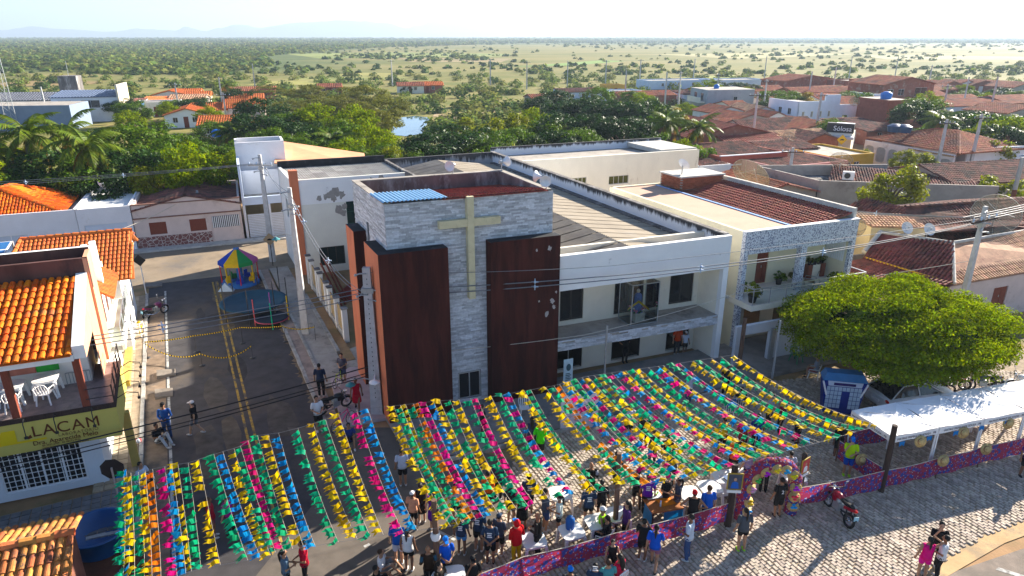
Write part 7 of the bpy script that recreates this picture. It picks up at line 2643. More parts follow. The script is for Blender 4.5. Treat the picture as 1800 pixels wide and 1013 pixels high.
for k,(x,y)in enumerate(((232,783),(244,779))):
 p_=G(x,y,.15)
 t=thing('ball',('left','right')[k]+' red and white ball on the pavement under the sign','ball',p_,rng.uniform(0,6))
 mb=MB()
 mb.ell((0,0,.13),.13,.13,.13,12,8)
 for i in range(len(mb.m)):
  mb.m[i]=(i//3)%2
 mb.build('ball',[mat('ball_red',(.45,.02,.03),.5,.1,4),white_plastic],t,world=False)
p_=G(241,592,.15)
t=thing('display_rack','small white wire rack with pink and red items on the pavement','rack',p_)
mb=MB()
for z in(.2,.55,.9):
 for(a,b)in(((-.4,-.2),(.4,-.2)),((.4,-.2),(.4,.2)),((.4,.2),(-.4,.2)),((-.4,.2),(-.4,-.2))):
  mb.bar((*a,z),(*b,z),.03)
for(a,b)in((-.4,-.2),(.4,-.2),(.4,.2),(-.4,.2)):
 mb.bar((a,b,0),(a,b,.95),.03)
mb.build('frame',white_paint,t,world=False)
mb=MB()
for k in range(9):
 mb.ell((-.3+.3*(k%3),-.05+.1*(k%2),.28+.33*(k//3)),.12,.1,.1,7,5,k%3)
mb.build('goods',[mat('good_pink',(.6,.08,.2),.6,.1,4),white_plastic,mat('good_yellow',(.6,.4,.03),.6,.1,4)],t,world=False)
def potted(p,s,label,leaf='mid',pot=None,n=160,tall=1.0):
 t=thing('potted_plant',label,'potted plant',p,rng.uniform(0,6),'potted plants')
 MB().lathe([(.13*s,0),(.18*s,.28*s),(.20*s,.28*s),(.20*s,.32*s),(.17*s,.32*s),(.16*s,.27*s),(0,.27*s)],(0,0,0),12).build('pot',pot or black_iron,t,world=False)
 me=crown_mesh('foliage',.34*s,.34*s,.3*s*tall,n,.09*s,leaf_mats[leaf],int(p[0]*100)%1000,clumps=12,clump_r=.4,shell=.3)
 obj_from_mesh('foliage',me,t,(0,0,.5*s*tall))
 return t
potted(G(219,520,.15),1.1,'dark potted plant on the pavement beneath the balcony house')
for(a,b,s,lf,lab)in((24.05-.5,1.6,1.1,'mid','first bushy potted plant by the loggia back wall'),(24.75,1.6,1.0,'olive','second potted plant by the loggia back wall with brownish leaves'),(20.0,-.2,1.4,'yellow','large yellowish potted plant at the left balcony corner'),(20.2,.9,1.0,'mid','potted plant behind the left pebble pillar'),(26.1,-.05,1.4,'bright','bright green potted plant behind the glass balustrade')):
 potted(CH(a,b,3.1),s,lab,lf)
for k,a in enumerate((26.05,26.45,26.75,27.05)):
 potted(CH(a,1.9,3.95 if k in(0,3)else 3.9),.62,'%s of four small plants on the loggia flower stand'%ordw(k+1),('olive','mid','bright','mid')[k])
t=thing('rocking_chair','wicker rocking chair on the balcony of the beige house','chair',CH(24.75,.55,3.1),R(150))
mb=MB()
for s in(-.27,.27):
 mb.tube([(-.45,s,.08),(-.2,s,.02),(.1,s,.0),(.4,s,.05)],.02,6)
 mb.tube([(-.25,s,.03),(-.3,s,.4),(-.42,s,1.0)],.02,6)
 mb.tube([(.25,s,.03),(.28,s,.42),(.25,s,.62),(-.32,s,.62)],.02,6)
mb.build('frame',galv,t,world=False)
MB().hexa([(-.3,-.27,.38),(.28,-.27,.42),(.28,.27,.42),(-.3,.27,.38),(-.3,-.27,.41),(.28,-.27,.45),(.28,.27,.45),(-.3,.27,.41)]).build('seat',mat('wicker',(.25,.16,.10),.9,.2,8),t,world=False)
MB().hexa([(-.3,-.27,.42),(-.27,-.27,.42),(-.27,.27,.42),(-.3,.27,.42),(-.43,-.27,1.0),(-.40,-.27,1.0),(-.40,.27,1.0),(-.43,.27,1.0)]).build('backrest',MATS['wicker'],t,world=False)
# --- vehicles
def wheel(parent,c,r,w=.06,axis='Y',spokes=10,name='wheel',rimm=None):
 o=MB().torus((0,0,0),r-w*.8,w*.8,axis,22,7).build(name,rubber,parent,world=False)
 o.location=c
 mb=MB()
 mb.torus((0,0,0),r-w*1.9,w*.25,axis,22,5)
 for k in range(spokes):
  a=2*math.pi*k/spokes
  e=(r-w*1.9)
  q_=(e*math.cos(a),0,e*math.sin(a))if axis=='Y' else(0,e*math.cos(a),e*math.sin(a))
  mb.tube([(0,0,0),q_],.008,4,cap=False)
 mb.ell((0,0,0),.05,.05,.05,8,5)
 mb.build('rim',rimm or chrome,o,world=False)
 return o
def motorcycle(p,yaw,body,label,lean=R(8),seatm=None,plate=None,white=False):
 t=thing('motorcycle',label,'motorcycle',p,yaw,'parked motorcycles')
 t.rotation_euler=(lean,0,yaw)
 wheel(t,(.64,0,.31),.31,.055,'Y',12)
 wheel(t,(-.62,0,.30),.30,.065,'Y',12)
 mb=MB()
 for s in(-.09,.09):
  mb.tube([(.64,s,.31),(.45,s,.82),(.42,s,.95)],.028,6)
 mb.build('fork',chrome,t,world=False)
 mb=MB()
 mb.tube([(.40,0,.80),(.1,0,.45),(-.15,0,.38),(-.35,0,.45)],.035,6)
 for s in(-.10,.10):
  mb.tube([(-.62,s,.30),(-.2,s*.8,.38)],.03,5)
  mb.tube([(-.58,s,.34),(-.45,s,.68)],.03,6)
 mb.build('frame',black_iron,t,world=False)
 mb=MB()
 mb.box((.08,0,.30),.34,.26,.30)
 mb.lathe([(.12,0),(.13,.05),(.12,.22),(.05,.25)],(.10,0,.55),10)
 mb.build('engine',galv,t,world=False)
 mb=MB()
 mb.ell((.20,0,.80),.27,.15,.13,12,8)
 mb.add([(.42,-.10,.78),(.42,.10,.78),(.30,.14,.55),(.30,-.14,.55),(.12,.15,.6),(.12,-.15,.6),(.1,.14,.78),(.1,-.14,.78)],[(0,1,2,3),(1,6,4,2),(0,3,5,7)])
 mb.build('tank',body,t,world=False)
 mb=MB()
 mb.ell((-.22,0,.79),.36,.13,.07,12,6)
 mb.ell((-.48,0,.84),.2,.12,.06,10,6)
 mb.build('seat',seatm or rubber,t,world=False)
 mb=MB()
 mb.add([(-.3,-.12,.72),(-.3,.12,.72),(-.78,.06,.86),(-.78,-.06,.86),(-.3,-.12,.60),(-.3,.12,.60),(-.74,.06,.74),(-.74,-.06,.74)],[(0,1,2,3),(7,6,5,4),(0,3,7,4),(1,5,6,2),(3,2,6,7)])
 mb.build('tail',body,t,world=False)
 MB().ell((-.80,0,.80),.04,.08,.045,8,5).build('tail_light',mat('tail_red',(.5,.01,.01),.3,.1,4),t,world=False)
 mb=MB()
 mb.tube([(-.78,0,.72),(-.90,0,.46)],.06,6)
 mb.build('rear_mudguard',black_iron,t,world=False)
 MB().hexa([(-.93,-.10,.50),(-.93,.10,.50),(-.92,.10,.50),(-.92,-.10,.50),(-.90,-.10,.66),(-.90,.10,.66),(-.89,.10,.66),(-.89,-.10,.66)]).build('number_plate',plate or mat('plate_blue',(.25,.45,.55),.5,.1,4),t,world=False)
 MB().tube([(.42,-.36,1.02),(.38,-.2,1.04),(.44,0,.98),(.38,.2,1.04),(.42,.36,1.02)],.018,6).build('handlebar',black_iron,t,world=False)
 for s in(-1,1):
  mb=MB()
  mb.tube([(.40,s*.28,1.03),(.44,s*.36,1.22)],.01,5)
  mb.ell((.44,s*.38,1.24),.02,.07,.045,8,5)
  mb.build('mirror',chrome,t,world=False)
 MB().ell((.56,0,.93),.08,.09,.09,10,6).build('headlamp',chrome,t,world=False)
 mb=MB()
 mb.lathe([(.30,0)],(0,0,0),3)
 mb=MB()
 for i in range(7):
  a0,a1=R(30+i*16),R(30+(i+1)*16)
  mb.add([(.64+.35*math.cos(a0),-.07,.31+.35*math.sin(a0)),(.64+.35*math.cos(a0),.07,.31+.35*math.sin(a0)),(.64+.35*math.cos(a1),.07,.31+.35*math.sin(a1)),(.64+.35*math.cos(a1),-.07,.31+.35*math.sin(a1))],[(0,1,2,3)])
 mb.build('front_mudguard',body,t,world=False)
 MB().tube([(.05,-.16,.30),(-.3,-.17,.28),(-.75,-.17,.42)],[.03,.04,.055],8).build('exhaust',chrome,t,world=False)
 return t
red_paint=mat('paint_red',(.30,.012,.03),.3,.08,4,spec=.5)
navy_paint=mat('paint_navy',(.02,.03,.055),.3,.1,4,spec=.5)
black_paint=mat('paint_black',(.012,.012,.014),.3,.1,4,spec=.5)
white_pt=mat('paint_white',(.68,.69,.7),.3,.04,4,spec=.5)
motorcycle(G(1470,908),R(100),red_paint,'red motorcycle seen from behind on the cobbles by the cloth barrier')
motorcycle(G(1727,688),R(172),navy_paint,'dark blue motorcycle on the sunny cobbles beside the round tree')
motorcycle(G(1668,682),R(-20),red_paint,'motorcycle half hidden under the round tree with its front wheel in the sun')
motorcycle(G(1640,690),R(-20),black_paint,'motorcycle deepest in the shade behind the parked car')
motorcycle(G(1800,690),R(170),white_pt,'white scooter cut by the right edge')
motorcycle(G(588,722,.15),R(40),black_paint,'black motorcycle parked by the big church pole')
motorcycle(G(274,556),R(60),mat('paint_purple',(.10,.02,.07),.35,.1,4,spec=.5),'dark purple motorcycle parked at the left kerb')
def bicycle(p,yaw,body,label,s=1.0):
 t=thing('bicycle',label,'bicycle',p,yaw,'bicycles')
 t.scale=(s,s,s)
 wheel(t,(.52,0,.33),.33,.022,'Y',16)
 wheel(t,(-.50,0,.33),.33,.022,'Y',16)
 mb=MB()
 for a,b in(((-.5,0,.33),(-.12,0,.33)),((-.5,0,.33),(-.2,0,.78)),((-.12,0,.33),(-.2,0,.86)),((-.12,0,.33),(.36,0,.72)),((-.2,0,.78),(.34,0,.82)),((.34,0,.88),(.52,0,.33))):
  mb.tube([a,b],.022,6)
 mb.build('frame',body,t,world=False)
 MB().ell((-.22,0,.89),.13,.07,.04,8,5).build('saddle',rubber,t,world=False)
 MB().tube([(.30,-.28,1.0),(.34,-.1,.98),(.34,.1,.98),(.30,.28,1.0)],.015,6).build('handlebar',black_iron,t,world=False)
 MB().tube([(-.12,-.1,.2),(-.12,-.06,.33),(-.12,.06,.33),(-.12,.1,.46)],.012,5).build('crank',chrome,t,world=False)
 return t
bicycle(G(598,676,.15),R(-105),mat('paint_lime',(.45,.60,.01),.4,.05,4),'lime yellow child bicycle held by a boy beside the maroon block',.85)
bicycle(G(604,752,.1),R(60),mat('paint_pink',(.6,.03,.16),.4,.05,4),'pink bicycle behind the black motorcycle',.95)
def car(p,yaw,label):
 t=thing('parked_car',label,'car',p,yaw)
 st=[(-2.05,.70,.42,.80),(-1.98,.80,.30,.92),(-1.5,.86,.24,.98),(-.8,.88,.24,.98),(0,.88,.24,.97),(.8,.88,.24,.95),(1.1,.88,.24,.93),(1.7,.84,.26,.82),(2.02,.72,.34,.70),(2.08,.60,.40,.62)]
 mb=MB()
 rings=[]
 for(x,w,z0,z1)in st:
  rings.append([(x,-w*.9,z0),(x,-w,z0+.12),(x,-w,z1-.12),(x,-w*.93,z1),(x,0,z1+.03),(x,w*.93,z1),(x,w,z1-.12),(x,w,z0+.12),(x,w*.9,z0)])
 n=9
 vs_=[q_ for r_ in rings for q_ in r_]
 fs=[]
 for i in range(len(rings)-1):
  for k in range(n):
   fs.append((i*n+k,(i+1)*n+k,(i+1)*n+(k+1)%n,i*n+(k+1)%n))
 mb.add(vs_,fs,0,True)
 mb.add(vs_,[tuple(range(n))[::-1],tuple(range((len(rings)-1)*n,len(rings)*n))])
 mb.build('body',white_pt,t,world=False)
 base=[(-1.92,-.74,.93),(-1.4,-.80,.98),(.9,-.80,.95),(1.12,-.74,.93),(1.12,.74,.93),(.9,.80,.95),(-1.4,.80,.98),(-1.92,.74,.93)]
 top=[(-1.25,-.56,1.44),(-1.1,-.60,1.47),(.15,-.60,1.48),(.30,-.55,1.46),(.30,.55,1.46),(.15,.60,1.48),(-1.1,.60,1.47),(-1.25,.56,1.44)]
 mb=MB()
 mb.add(base+top,[(i,(i+1)%8,8+(i+1)%8,8+i)for i in range(8)],0)
 mb.build('windows',dark_glass,t,world=False)
 mb=MB()
 mb.add(top+[(x*.98,y*.9,z+.045)for(x,y,z)in top],[(i,(i+1)%8,8+(i+1)%8,8+i)for i in range(8)]+[(8,9,10,11,12,13,14,15)],0,True)
 mb.build('roof',mat('paint_roof',(.05,.07,.10),.25,.1,3,spec=.6),t,world=False)
 for s in(-1,1):
  mb=MB()
  mb.tube([(1.05,s*.80,.95),(.55,s*.74,1.22),(.12,s*.615,1.47),(-.5,s*.62,1.49),(-1.15,s*.60,1.46),(-1.5,s*.68,1.22),(-1.85,s*.78,.95)],.03,6)
  mb.tube([(-.35,s*.82,.97),(-.40,s*.62,1.47)],.028,6)
  mb.build('pillar',white_pt,t,world=False)
  mb=MB()
  mb.ell((.75,s*.98,1.0),.10,.12,.08,8,6)
  mb.build('mirror',white_pt,t,world=False)
  for x in(1.3,-1.3):
   w=MB().torus((0,0,0),.24,.085,'Y',22,8).build('wheel',rubber,t,world=False)
   w.location=(x,s*.80,.31)
   MB().lathe([(.0,-.03),(.2,-.03),(.2,.03),(0,.03)],(0,0,0),14).build('rim',alu,w,world=False).rotation_euler=(R(90),0,0)
  MB().ell((-2.0,s*.64,.78),.06,.14,.10,8,6).build('tail_light',mat('tail_red',(.5,.01,.01),.3,.1,4),t,world=False)
  MB().ell((1.98,s*.62,.62),.10,.14,.08,8,6).build('headlight',chrome,t,world=False)
 MB().hexa([(-2.10,-.25,.55),(-2.10,.25,.55),(-2.06,.25,.55),(-2.06,-.25,.55),(-2.09,-.25,.68),(-2.09,.25,.68),(-2.05,.25,.68),(-2.05,-.25,.68)]).build('number_plate',white_plastic,t,world=False)
 return t
car(CH(23.0,-7.9),R(14),'white car with dark roof parked under the round tree behind the white tents')
t=thing('ticket_stand','blue folding sales stand covered with rows of pale tickets under the round tree','stand',CH(19.0,-7.4),R(-12))
blue_st=mat('stand_blue',(.012,.03,.20),.5,.1,3)
mb=MB()
mb.hexa([(-.75,-.25,.25),(.75,-.25,.25),(.75,.35,.25),(-.75,.35,.25),(-.95,-.30,1.95),(.95,-.30,1.95),(.95,.40,1.95),(-.95,.40,1.95)])
body=mb.build('cabinet',blue_st,t,world=False)
mb=MB()
mb.hexa([(-.98,-.33,1.951),(.98,-.33,1.951),(.98,.42,1.951),(-.98,.42,1.951),(-.80,-.1,2.25),(.80,-.1,2.25),(.80,.42,2.25),(-.80,.42,2.25)])
mb.build('roof',mat('stand_roof',(.05,.16,.32),.4,.1,3),t,world=False)
MB().hexa([(-.72,-.345,1.70),(.72,-.345,1.70),(.72,-.312,1.70),(-.72,-.312,1.70),(-.76,-.352,1.94),(.76,-.352,1.94),(.76,-.315,1.94),(-.76,-.315,1.94)]).build('header',mat('stand_header',(.55,.62,.72),.5,.05,3),t,world=False)
MB().hexa([(-.5,-.36,1.75),(.45,-.36,1.75),(.45,-.347,1.75),(-.5,-.347,1.75),(-.5,-.362,1.88),(.45,-.362,1.88),(.45,-.349,1.88),(-.5,-.349,1.88)]).build('header_bar',mat('stand_navy',(.02,.01,.10),.5,.1,3),t,world=False)
for i in range(9):
 for j in range(5):
  x=-.68+i*.17
  z=.55+j*.225
  if i in(4,5)and j<4:
   continue
  MB().box((x,-.305,z),.145,.02,.195).build('ticket',mat('ticket_pale',(.45,.55,.66),.6,.08,3),body,world=False)
for s in(-.7,.7):
 MB().bar((s,.05,0),(s,.05,.25),.08).build('leg',white_paint,t,world=False)
for s in(-1,1):
 MB().bar((s*.97,-.33,1.9),(s*.74,-.3,1.2),.07).build('brace',white_paint,t,world=False)
bl_,br_=G(985,757,.05),G(1050,750,.05)
t=thing('white_banner','large pale banner with scattered small writing standing before the church door','banner',(bl_+br_)/2)
up=Vector((0,0,1.78))
n_=(br_-bl_).cross(up).normalized()
MB().hexa([bl_,br_,br_-n_*.03,bl_-n_*.03,bl_+up,br_+up,br_+up-n_*.03,bl_+up-n_*.03]).build('sheet',mat('banner_white',(.56,.54,.66),.7,.05,2),t)
mb=MB()
q=random.Random(4)
for k in range(46):
 a=q.uniform(.05,.85)
 z=q.uniform(.15,1.6)
 o_=bl_.lerp(br_,a)+Vector((0,0,z))+n_*.004
 e_=(br_-bl_).normalized()
 L_=q.uniform(.08,.22)
 for s in range(4):
  c0=o_+e_*(s*L_/4)+Vector((0,0,q.uniform(-.02,.02)))
  mb.quad(c0,c0+e_*L_/6,c0+e_*L_/6+Vector((0,0,.03)),c0+Vector((0,0,.03)))
mb.build('writing',mat('ink',(.10,.10,.16),.7,.1,3),t)
for p in(bl_,br_):
 MB().bar(p-n_*.05,p-n_*.05+Vector((0,0,1.85)),.05).build('stand_post',galv,t)
# --- white gazebo tents in a row
TF=Frame((14.86,22.99),16.5,108.5)
TWd,TDp=2.32,2.10
dark_ink=mat('tent_ink',(.10,.10,.13),.7,.1,3)
for k in range(5):
 a0=k*TWd+.02
 a1=(k+1)*TWd-.02
 t=thing('gazebo_tent','white gazebo tent, %s from the left in the row'%ordw(k+1),'tent',TF((a0+a1)/2,TDp/2),0,'row of white gazebo tents')
 z0,z1,zp=2.02,2.30,2.46
 mb=MB()
 n=8
 ap=Vector(TF((a0+a1)/2,TDp/2,zp))
 c4=[TF(a0,0,z1),TF(a1,0,z1),TF(a1,TDp,z1),TF(a0,TDp,z1)]
 for s in range(4):
  A_,B_=Vector(c4[s]),Vector(c4[(s+1)%4])
  vs_,fs=[],[]
  for i in range(n+1):
   tt=i/n
   for j in range(n+1):
    uu=j/n
    p=A_.lerp(B_,uu).lerp(ap,tt)
    sg=-.05*math.sin(math.pi*tt)*(1-tt*.5)*math.sin(math.pi*uu)+.02*math.sin(9*uu+5*tt+s+k)*(1-tt)
    p=p+Vector((0,0,sg))
    vs_.append(p)
  for i in range(n):
   for j in range(n):
    fs.append((i*(n+1)+j,i*(n+1)+j+1,(i+1)*(n+1)+j+1,(i+1)*(n+1)+j))
  mb.add(vs_,fs,0,True)
 for s in range(4):
  A_,B_=Vector(c4[s]),Vector(c4[(s+1)%4])
  out=(B_-A_).normalized().cross(Vector((0,0,1)))*.012
  dn=Vector((0,0,z1-z0))
  for i in range(10):
   p,q_=A_.lerp(B_,i/10),A_.lerp(B_,(i+1)/10)
   w0,w1=.015*math.sin(i*1.3),.015*math.sin((i+1)*1.3)
   nn_=out/.012
   mb.quad(p-dn+out+nn_*w0,q_-dn+out+nn_*w1,q_+out,p+out)
 cv=mb.build('canopy',tarp_white,t)
 lettering('MATRIZ PRIMAZ DE SOUSA - PB',.135,plane_matrix(TF(a0+.22,-.035,z0+.08),TF.u,(0,0,1)),dark_ink,cv,.003)
 if k==0:
  lettering('MATRIZ PRIMAZ DE SOUSA - PB',.125,plane_matrix(TF(a0-.05,TDp-.1,z0+.08),-TF.v,(0,0,1)),dark_ink,cv,.003)
 for(a,b)in((a0+.04,.04),(a1-.04,.04),(a1-.04,TDp-.04),(a0+.04,TDp-.04)):
  MB().bar(TF(a,b,0),TF(a,b,z1-.03),.05).build('leg',white_paint,t)
 mb=MB()
 for(p,q_)in(((a0+.04,.06),(a1-.04,.06)),((a0+.04,TDp-.06),(a1-.04,TDp-.06))):
  m_=((p[0]+q_[0])/2,p[1])
  mb.bar(TF(*p,z0-.05),TF(*m_,z1-.02),.03)
  mb.bar(TF(*m_,z0-.05),TF(*p,z1-.02),.03)
  mb.bar(TF(*m_,z0-.05),TF(*q_,z1-.02),.03)
  mb.bar(TF(*q_,z0-.05),TF(*m_,z1-.02),.03)
 mb.build('scissor_frame',white_paint,t)
# --- wooden posts
def post(p,h,r,label,m=None):
 t=thing('wooden_post',label,'post',p,0,'wooden posts of the fenced area')
 MB().tube([(0,0,-.1),(.015,0,h*.5),(0,.01,h)],[r,r*.95,r*.85],8).build('shaft',m or wood_post,t,world=False)
 return t
post(Vector((3.70,20.08,0)),3.5,.10,'tall wooden post in the middle of the cloth barrier before the tables')
t=post(Vector((-2.45,17.75,0)),3.35,.11,'tall wooden post near the bottom edge tied with a white cloth')
MB().lathe([(.14,1.85),(.17,1.95),(.14,2.1)],(0,0,0),8).build('cloth_tie',white_plastic,t,world=False)
post(Vector((14.62,22.6,0)),3.05,.12,'dark wooden post at the near corner of the white tents',wood_dark)
post(Vector((7.95,20.6,0)),2.7,.14,'dark wooden post carrying a framed picture left of the arch',wood_dark)
post(Vector((10.95,21.75,0)),2.35,.12,'dark wooden post carrying a framed picture right of the arch',wood_dark)
# --- flowered cloth barriers
def barrier(pts,z0,z1,label,sag=.06,stake=True):
 """strip of printed cloth hung along a line of points"""
 t=thing('cloth_barrier',label,'cloth barrier',(pts[0][0],pts[0][1],0),0,'flowered cloth barriers')
 path=[]
 for a,b in zip(pts[:-1],pts[1:]):
  a,b=Vector((a[0],a[1],0)),Vector((b[0],b[1],0))
  n=max(4,int((b-a).length/.18))
  for i in range(n):
   s=i/n
   path.append((a.lerp(b,s),4*s*(1-s)))
 path.append((Vector((pts[-1][0],pts[-1][1],0)),0))
 vs_,fs=[],[]
 q=random.Random(len(path))
 m=4
 for i,(p,sg)in enumerate(path):
  d=(path[min(i+1,len(path)-1)][0]-path[max(0,i-1)][0]).normalized()
  nrm=Vector((-d.y,d.x,0))
  for j in range(m+1):
   f=j/m
   z=z0+(z1-z0)*f-sag*sg+.02*math.sin(i*.31)*(1-f)
   vs_.append(p+nrm*(.035*math.sin(i*.9+f*2.0)*(1-.6*f)+.02*math.sin(i*.23))+Vector((0,0,z)))
 for i in range(len(path)-1):
  for j in range(m):
   fs.append((i*(m+1)+j,(i+1)*(m+1)+j,(i+1)*(m+1)+j+1,i*(m+1)+j+1))
 mb=MB()
 mb.add(vs_,fs,0,True)
 mb.build('cloth',floral,t)
 MB().tube([p+Vector((0,0,z1-sag*sg+.01))for(p,sg)in path],.015,5).build('top_cord',rope,t)
 if stake:
  for p in pts:
   MB().bar((p[0],p[1]+.05,0),(p[0],p[1]+.05,z1+.02),.04).build('stake',wood_post,t)
 return t
barrier([(-2.3,16.5),(.38,17.83),(3.5,18.95),(7.85,20.54)],.25,1.05,'long flowered cloth barrier left of the arch')
barrier([(10.78,21.44),(14.65,22.56)],.25,1.05,'flowered cloth barrier between the arch and the tent post')
barrier([(14.7,22.56),(17.3,23.44),(19.5,24.2),(22.5,25.2)],.25,1.05,'flowered cloth barrier along the front of the tents')
barrier([(14.6,22.7),(13.75,24.6)],.25,1.05,'short flowered cloth barrier closing the left side of the tents',.02)
barrier([(13.9,25.15),(17.5,26.3),(22.5,27.8)],.25,1.05,'flowered cloth barrier along the back of the tents')
def straw_hat(p,n,label,s=1.0,group='straw hats'):
 t=thing('straw_hat',label,'hat',p,0,group)
 q_=Vector(n).to_track_quat('Z','Y')
 t.rotation_mode='QUATERNION'
 t.rotation_quaternion=q_
 t.scale=(s,s,s)
 MB().lathe([(.24,.0),(.25,.012),(.125,.02),(.115,.10),(.09,.125),(0,.13)],(0,0,0),16,sx=1.0,sy=.92).build('hat',straw,t,world=False)
 MB().lathe([(.128,.022),(.130,.05),(.122,.052)],(0,0,0),16,sx=1.0,sy=.92).build('hat_band',wood_red,t,world=False)
 return t
fr_n=(.15,-.95,.25)
for(x,y,z,lab)in((17.3,23.35,1.0,'straw hat hung on the first tent stake'),(19.5,24.1,1.05,'straw hat hung on the second tent stake'),(14.1,23.5,.95,'straw hat on the short cloth barrier beside the man in lime green'),(22.4,24.9,1.1,'straw hat at the right end of the tent barrier'),(14.15,24.9,1.75,'straw hat hanging from the left tent edge'),(16.2,23.35,1.9,'straw hat hanging under the first tent valance'),(18.3,24.0,1.9,'straw hat hanging under the second tent valance'),(20.6,24.7,1.9,'straw hat hanging under the third tent valance')):
 straw_hat((x,y-.06,z),fr_n,lab,1.1)
for k in range(6):
 a=.5+k*1.35
 p=TF(a,-.06,1.98)
 t=thing('blue_pennant','small blue cloth pennant under the tent valance, %s from the left'%ordw(k+1),'pennant',p,0,'blue pennants under the tents')
 MB().add([TF(a-.14,-.05,2.02),TF(a+.14,-.05,2.02),TF(a+.10,-.07,1.80),TF(a,-.06,1.88),TF(a-.12,-.05,1.78)],[(0,1,2,3,4)]).build('cloth',mat('pennant_blue',(.02,.22,.55),.7,.1,4,trans=.3),t)
# --- arch wrapped in cloth, straw and hats
t=thing('decorated_arch','festive arch wrapped in flowered cloth, sacking and decorated straw hats','arch',(9.55,21.15,0))
AL,AR=Vector((8.55,21.0,0)),Vector((10.55,21.35,0))
axd=(AR-AL).normalized()
mid=(AL+AR)/2
hw2=(AR-AL).length/2
apath=[]
for i in range(6):
 apath.append(AL+Vector((0,0,1.35*i/6)))
for i in range(15):
 a=math.pi*(1-i/14)
 apath.append(mid+axd*(hw2*math.cos(a))+Vector((0,0,1.35+1.0*math.sin(a))))
for i in range(5,-1,-1):
 apath.append(AR+Vector((0,0,1.35*i/6)))
mb=MB()
mb.tube(apath,[.24+.02*math.sin(i*1.7)for i in range(len(apath))],12)
mb.build('cloth_wrap',floral,t)
back_n=Vector((-axd.y,axd.x,0))
mb=MB()
q=random.Random(12)
for i in range(260):
 k=q.randrange(1,len(apath)-1)
 p=apath[k].lerp(apath[k+1],q.random())if k+1<len(apath)else apath[k]
 side=q.choice((-1,1))
 c_=(p-(mid+Vector((0,0,1.2)))).normalized()
 b_=p+c_*(.18*side)-back_n*q.uniform(-.2,.2)
 d_=(c_*side*q.uniform(.3,1)+Vector((q.uniform(-.5,.5),q.uniform(-.5,.5),q.uniform(-1.1,.1)))).normalized()
 w_=d_.cross(Vector((.3,1,.2))).normalized()*.018
 e_=b_+d_*q.uniform(.12,.26)
 mb.add([b_-w_,b_+w_,e_],[(0,1,2)])
mb.build('straw_fringe',straw,t,kind='stuff')
hat_cols=[(.02,.25,.55),(.65,.42,.01),(.6,.3,.5),(.03,.35,.06),(.35,.02,.45),(.65,.5,.02),(.03,.3,.55),(.55,.5,.02),(.4,.02,.5),(.6,.05,.08)]
spots=[2,4,7,9,11,13,15,17,20,22,24]
for j,k in enumerate(spots):
 k=min(k,len(apath)-2)
 p=apath[k]-back_n*.22
 inward=((mid+Vector((0,0,1.1)))-apath[k]).normalized()
 p=p+inward*.10
 nn_=(-back_n+inward*.35+Vector((0,0,.2))).normalized()
 M=nn_.to_track_quat('Z','Y').to_matrix()
 vs0=MB().lathe([(.21,.0),(.22,.015),(.11,.02),(.10,.09),(.07,.11),(0,.115)],(0,0,0),14)
 hb=MB()
 hb.v=[tuple(p+M@Vector(v_))for v_ in vs0 .v]
 hb.f,hb.m,hb.sm=vs0 .f,vs0 .m,vs0 .sm
 h_=hb.build('hat',straw,t)
 fb=MB()
 cc=p+M@Vector((0,0,.12))
 for s in range(3):
  a=s*2.1+j
  fb.ell(p+M@Vector((.07*math.cos(a),.07*math.sin(a),.12)),.075,.05,.05,8,5)
 fb.build('bow',mat('bow_%d'%(j%10),hat_cols[j%10],.7,.15,6),h_)
for(x,y)in((-.35,0),(.2,.05)):
 pass
def framed_picture(p,yaw,ground,coat,label,s=.5):
 t=thing('framed_picture',label,'picture',p,yaw)
 MB().box((0,0,0),s,.04,s*1.25).build('frame',mat('frame_gold',(.35,.25,.05),.5,.2,6),t,world=False)
 MB().box((0,-.022,s*.07),s*.84,.01,s*1.1).build('canvas',ground,t,world=False)
 mb=MB()
 mb.add([(-s*.26,-.03,s*.12),(s*.26,-.03,s*.12),(s*.20,-.03,s*.55),(s*.06,-.03,s*.64),(-s*.06,-.03,s*.64),(-s*.20,-.03,s*.55)],[(0,1,2,3,4,5)],0)
 mb.add([(s*.10*math.cos(a*.628),-.032,s*.80+s*.13*math.sin(a*.628))for a in range(10)],[tuple(range(10))],1)
 mb.build('figure',[coat,mat('skin_paint',(.45,.28,.2),.7,.1,5)],t,world=False)
 MB().box((0,-.035,-.12),s*.9,.02,.11).build('caption_strip',white_plastic,t,world=False)
 return t
framed_picture(Vector((7.95,20.43,1.75)),R(-4),mat('canvas_dark',(.06,.07,.10),.6,.2,4),mat('coat_blue',(.03,.12,.45),.7,.1,4),'gilt framed half-length picture in blue left of the arch',.55)
framed_picture(Vector((10.95,21.60,1.62)),R(35),mat('canvas_red',(.5,.08,.08),.6,.2,4),white_plastic,'tilted framed picture with red ground right of the arch',.5)
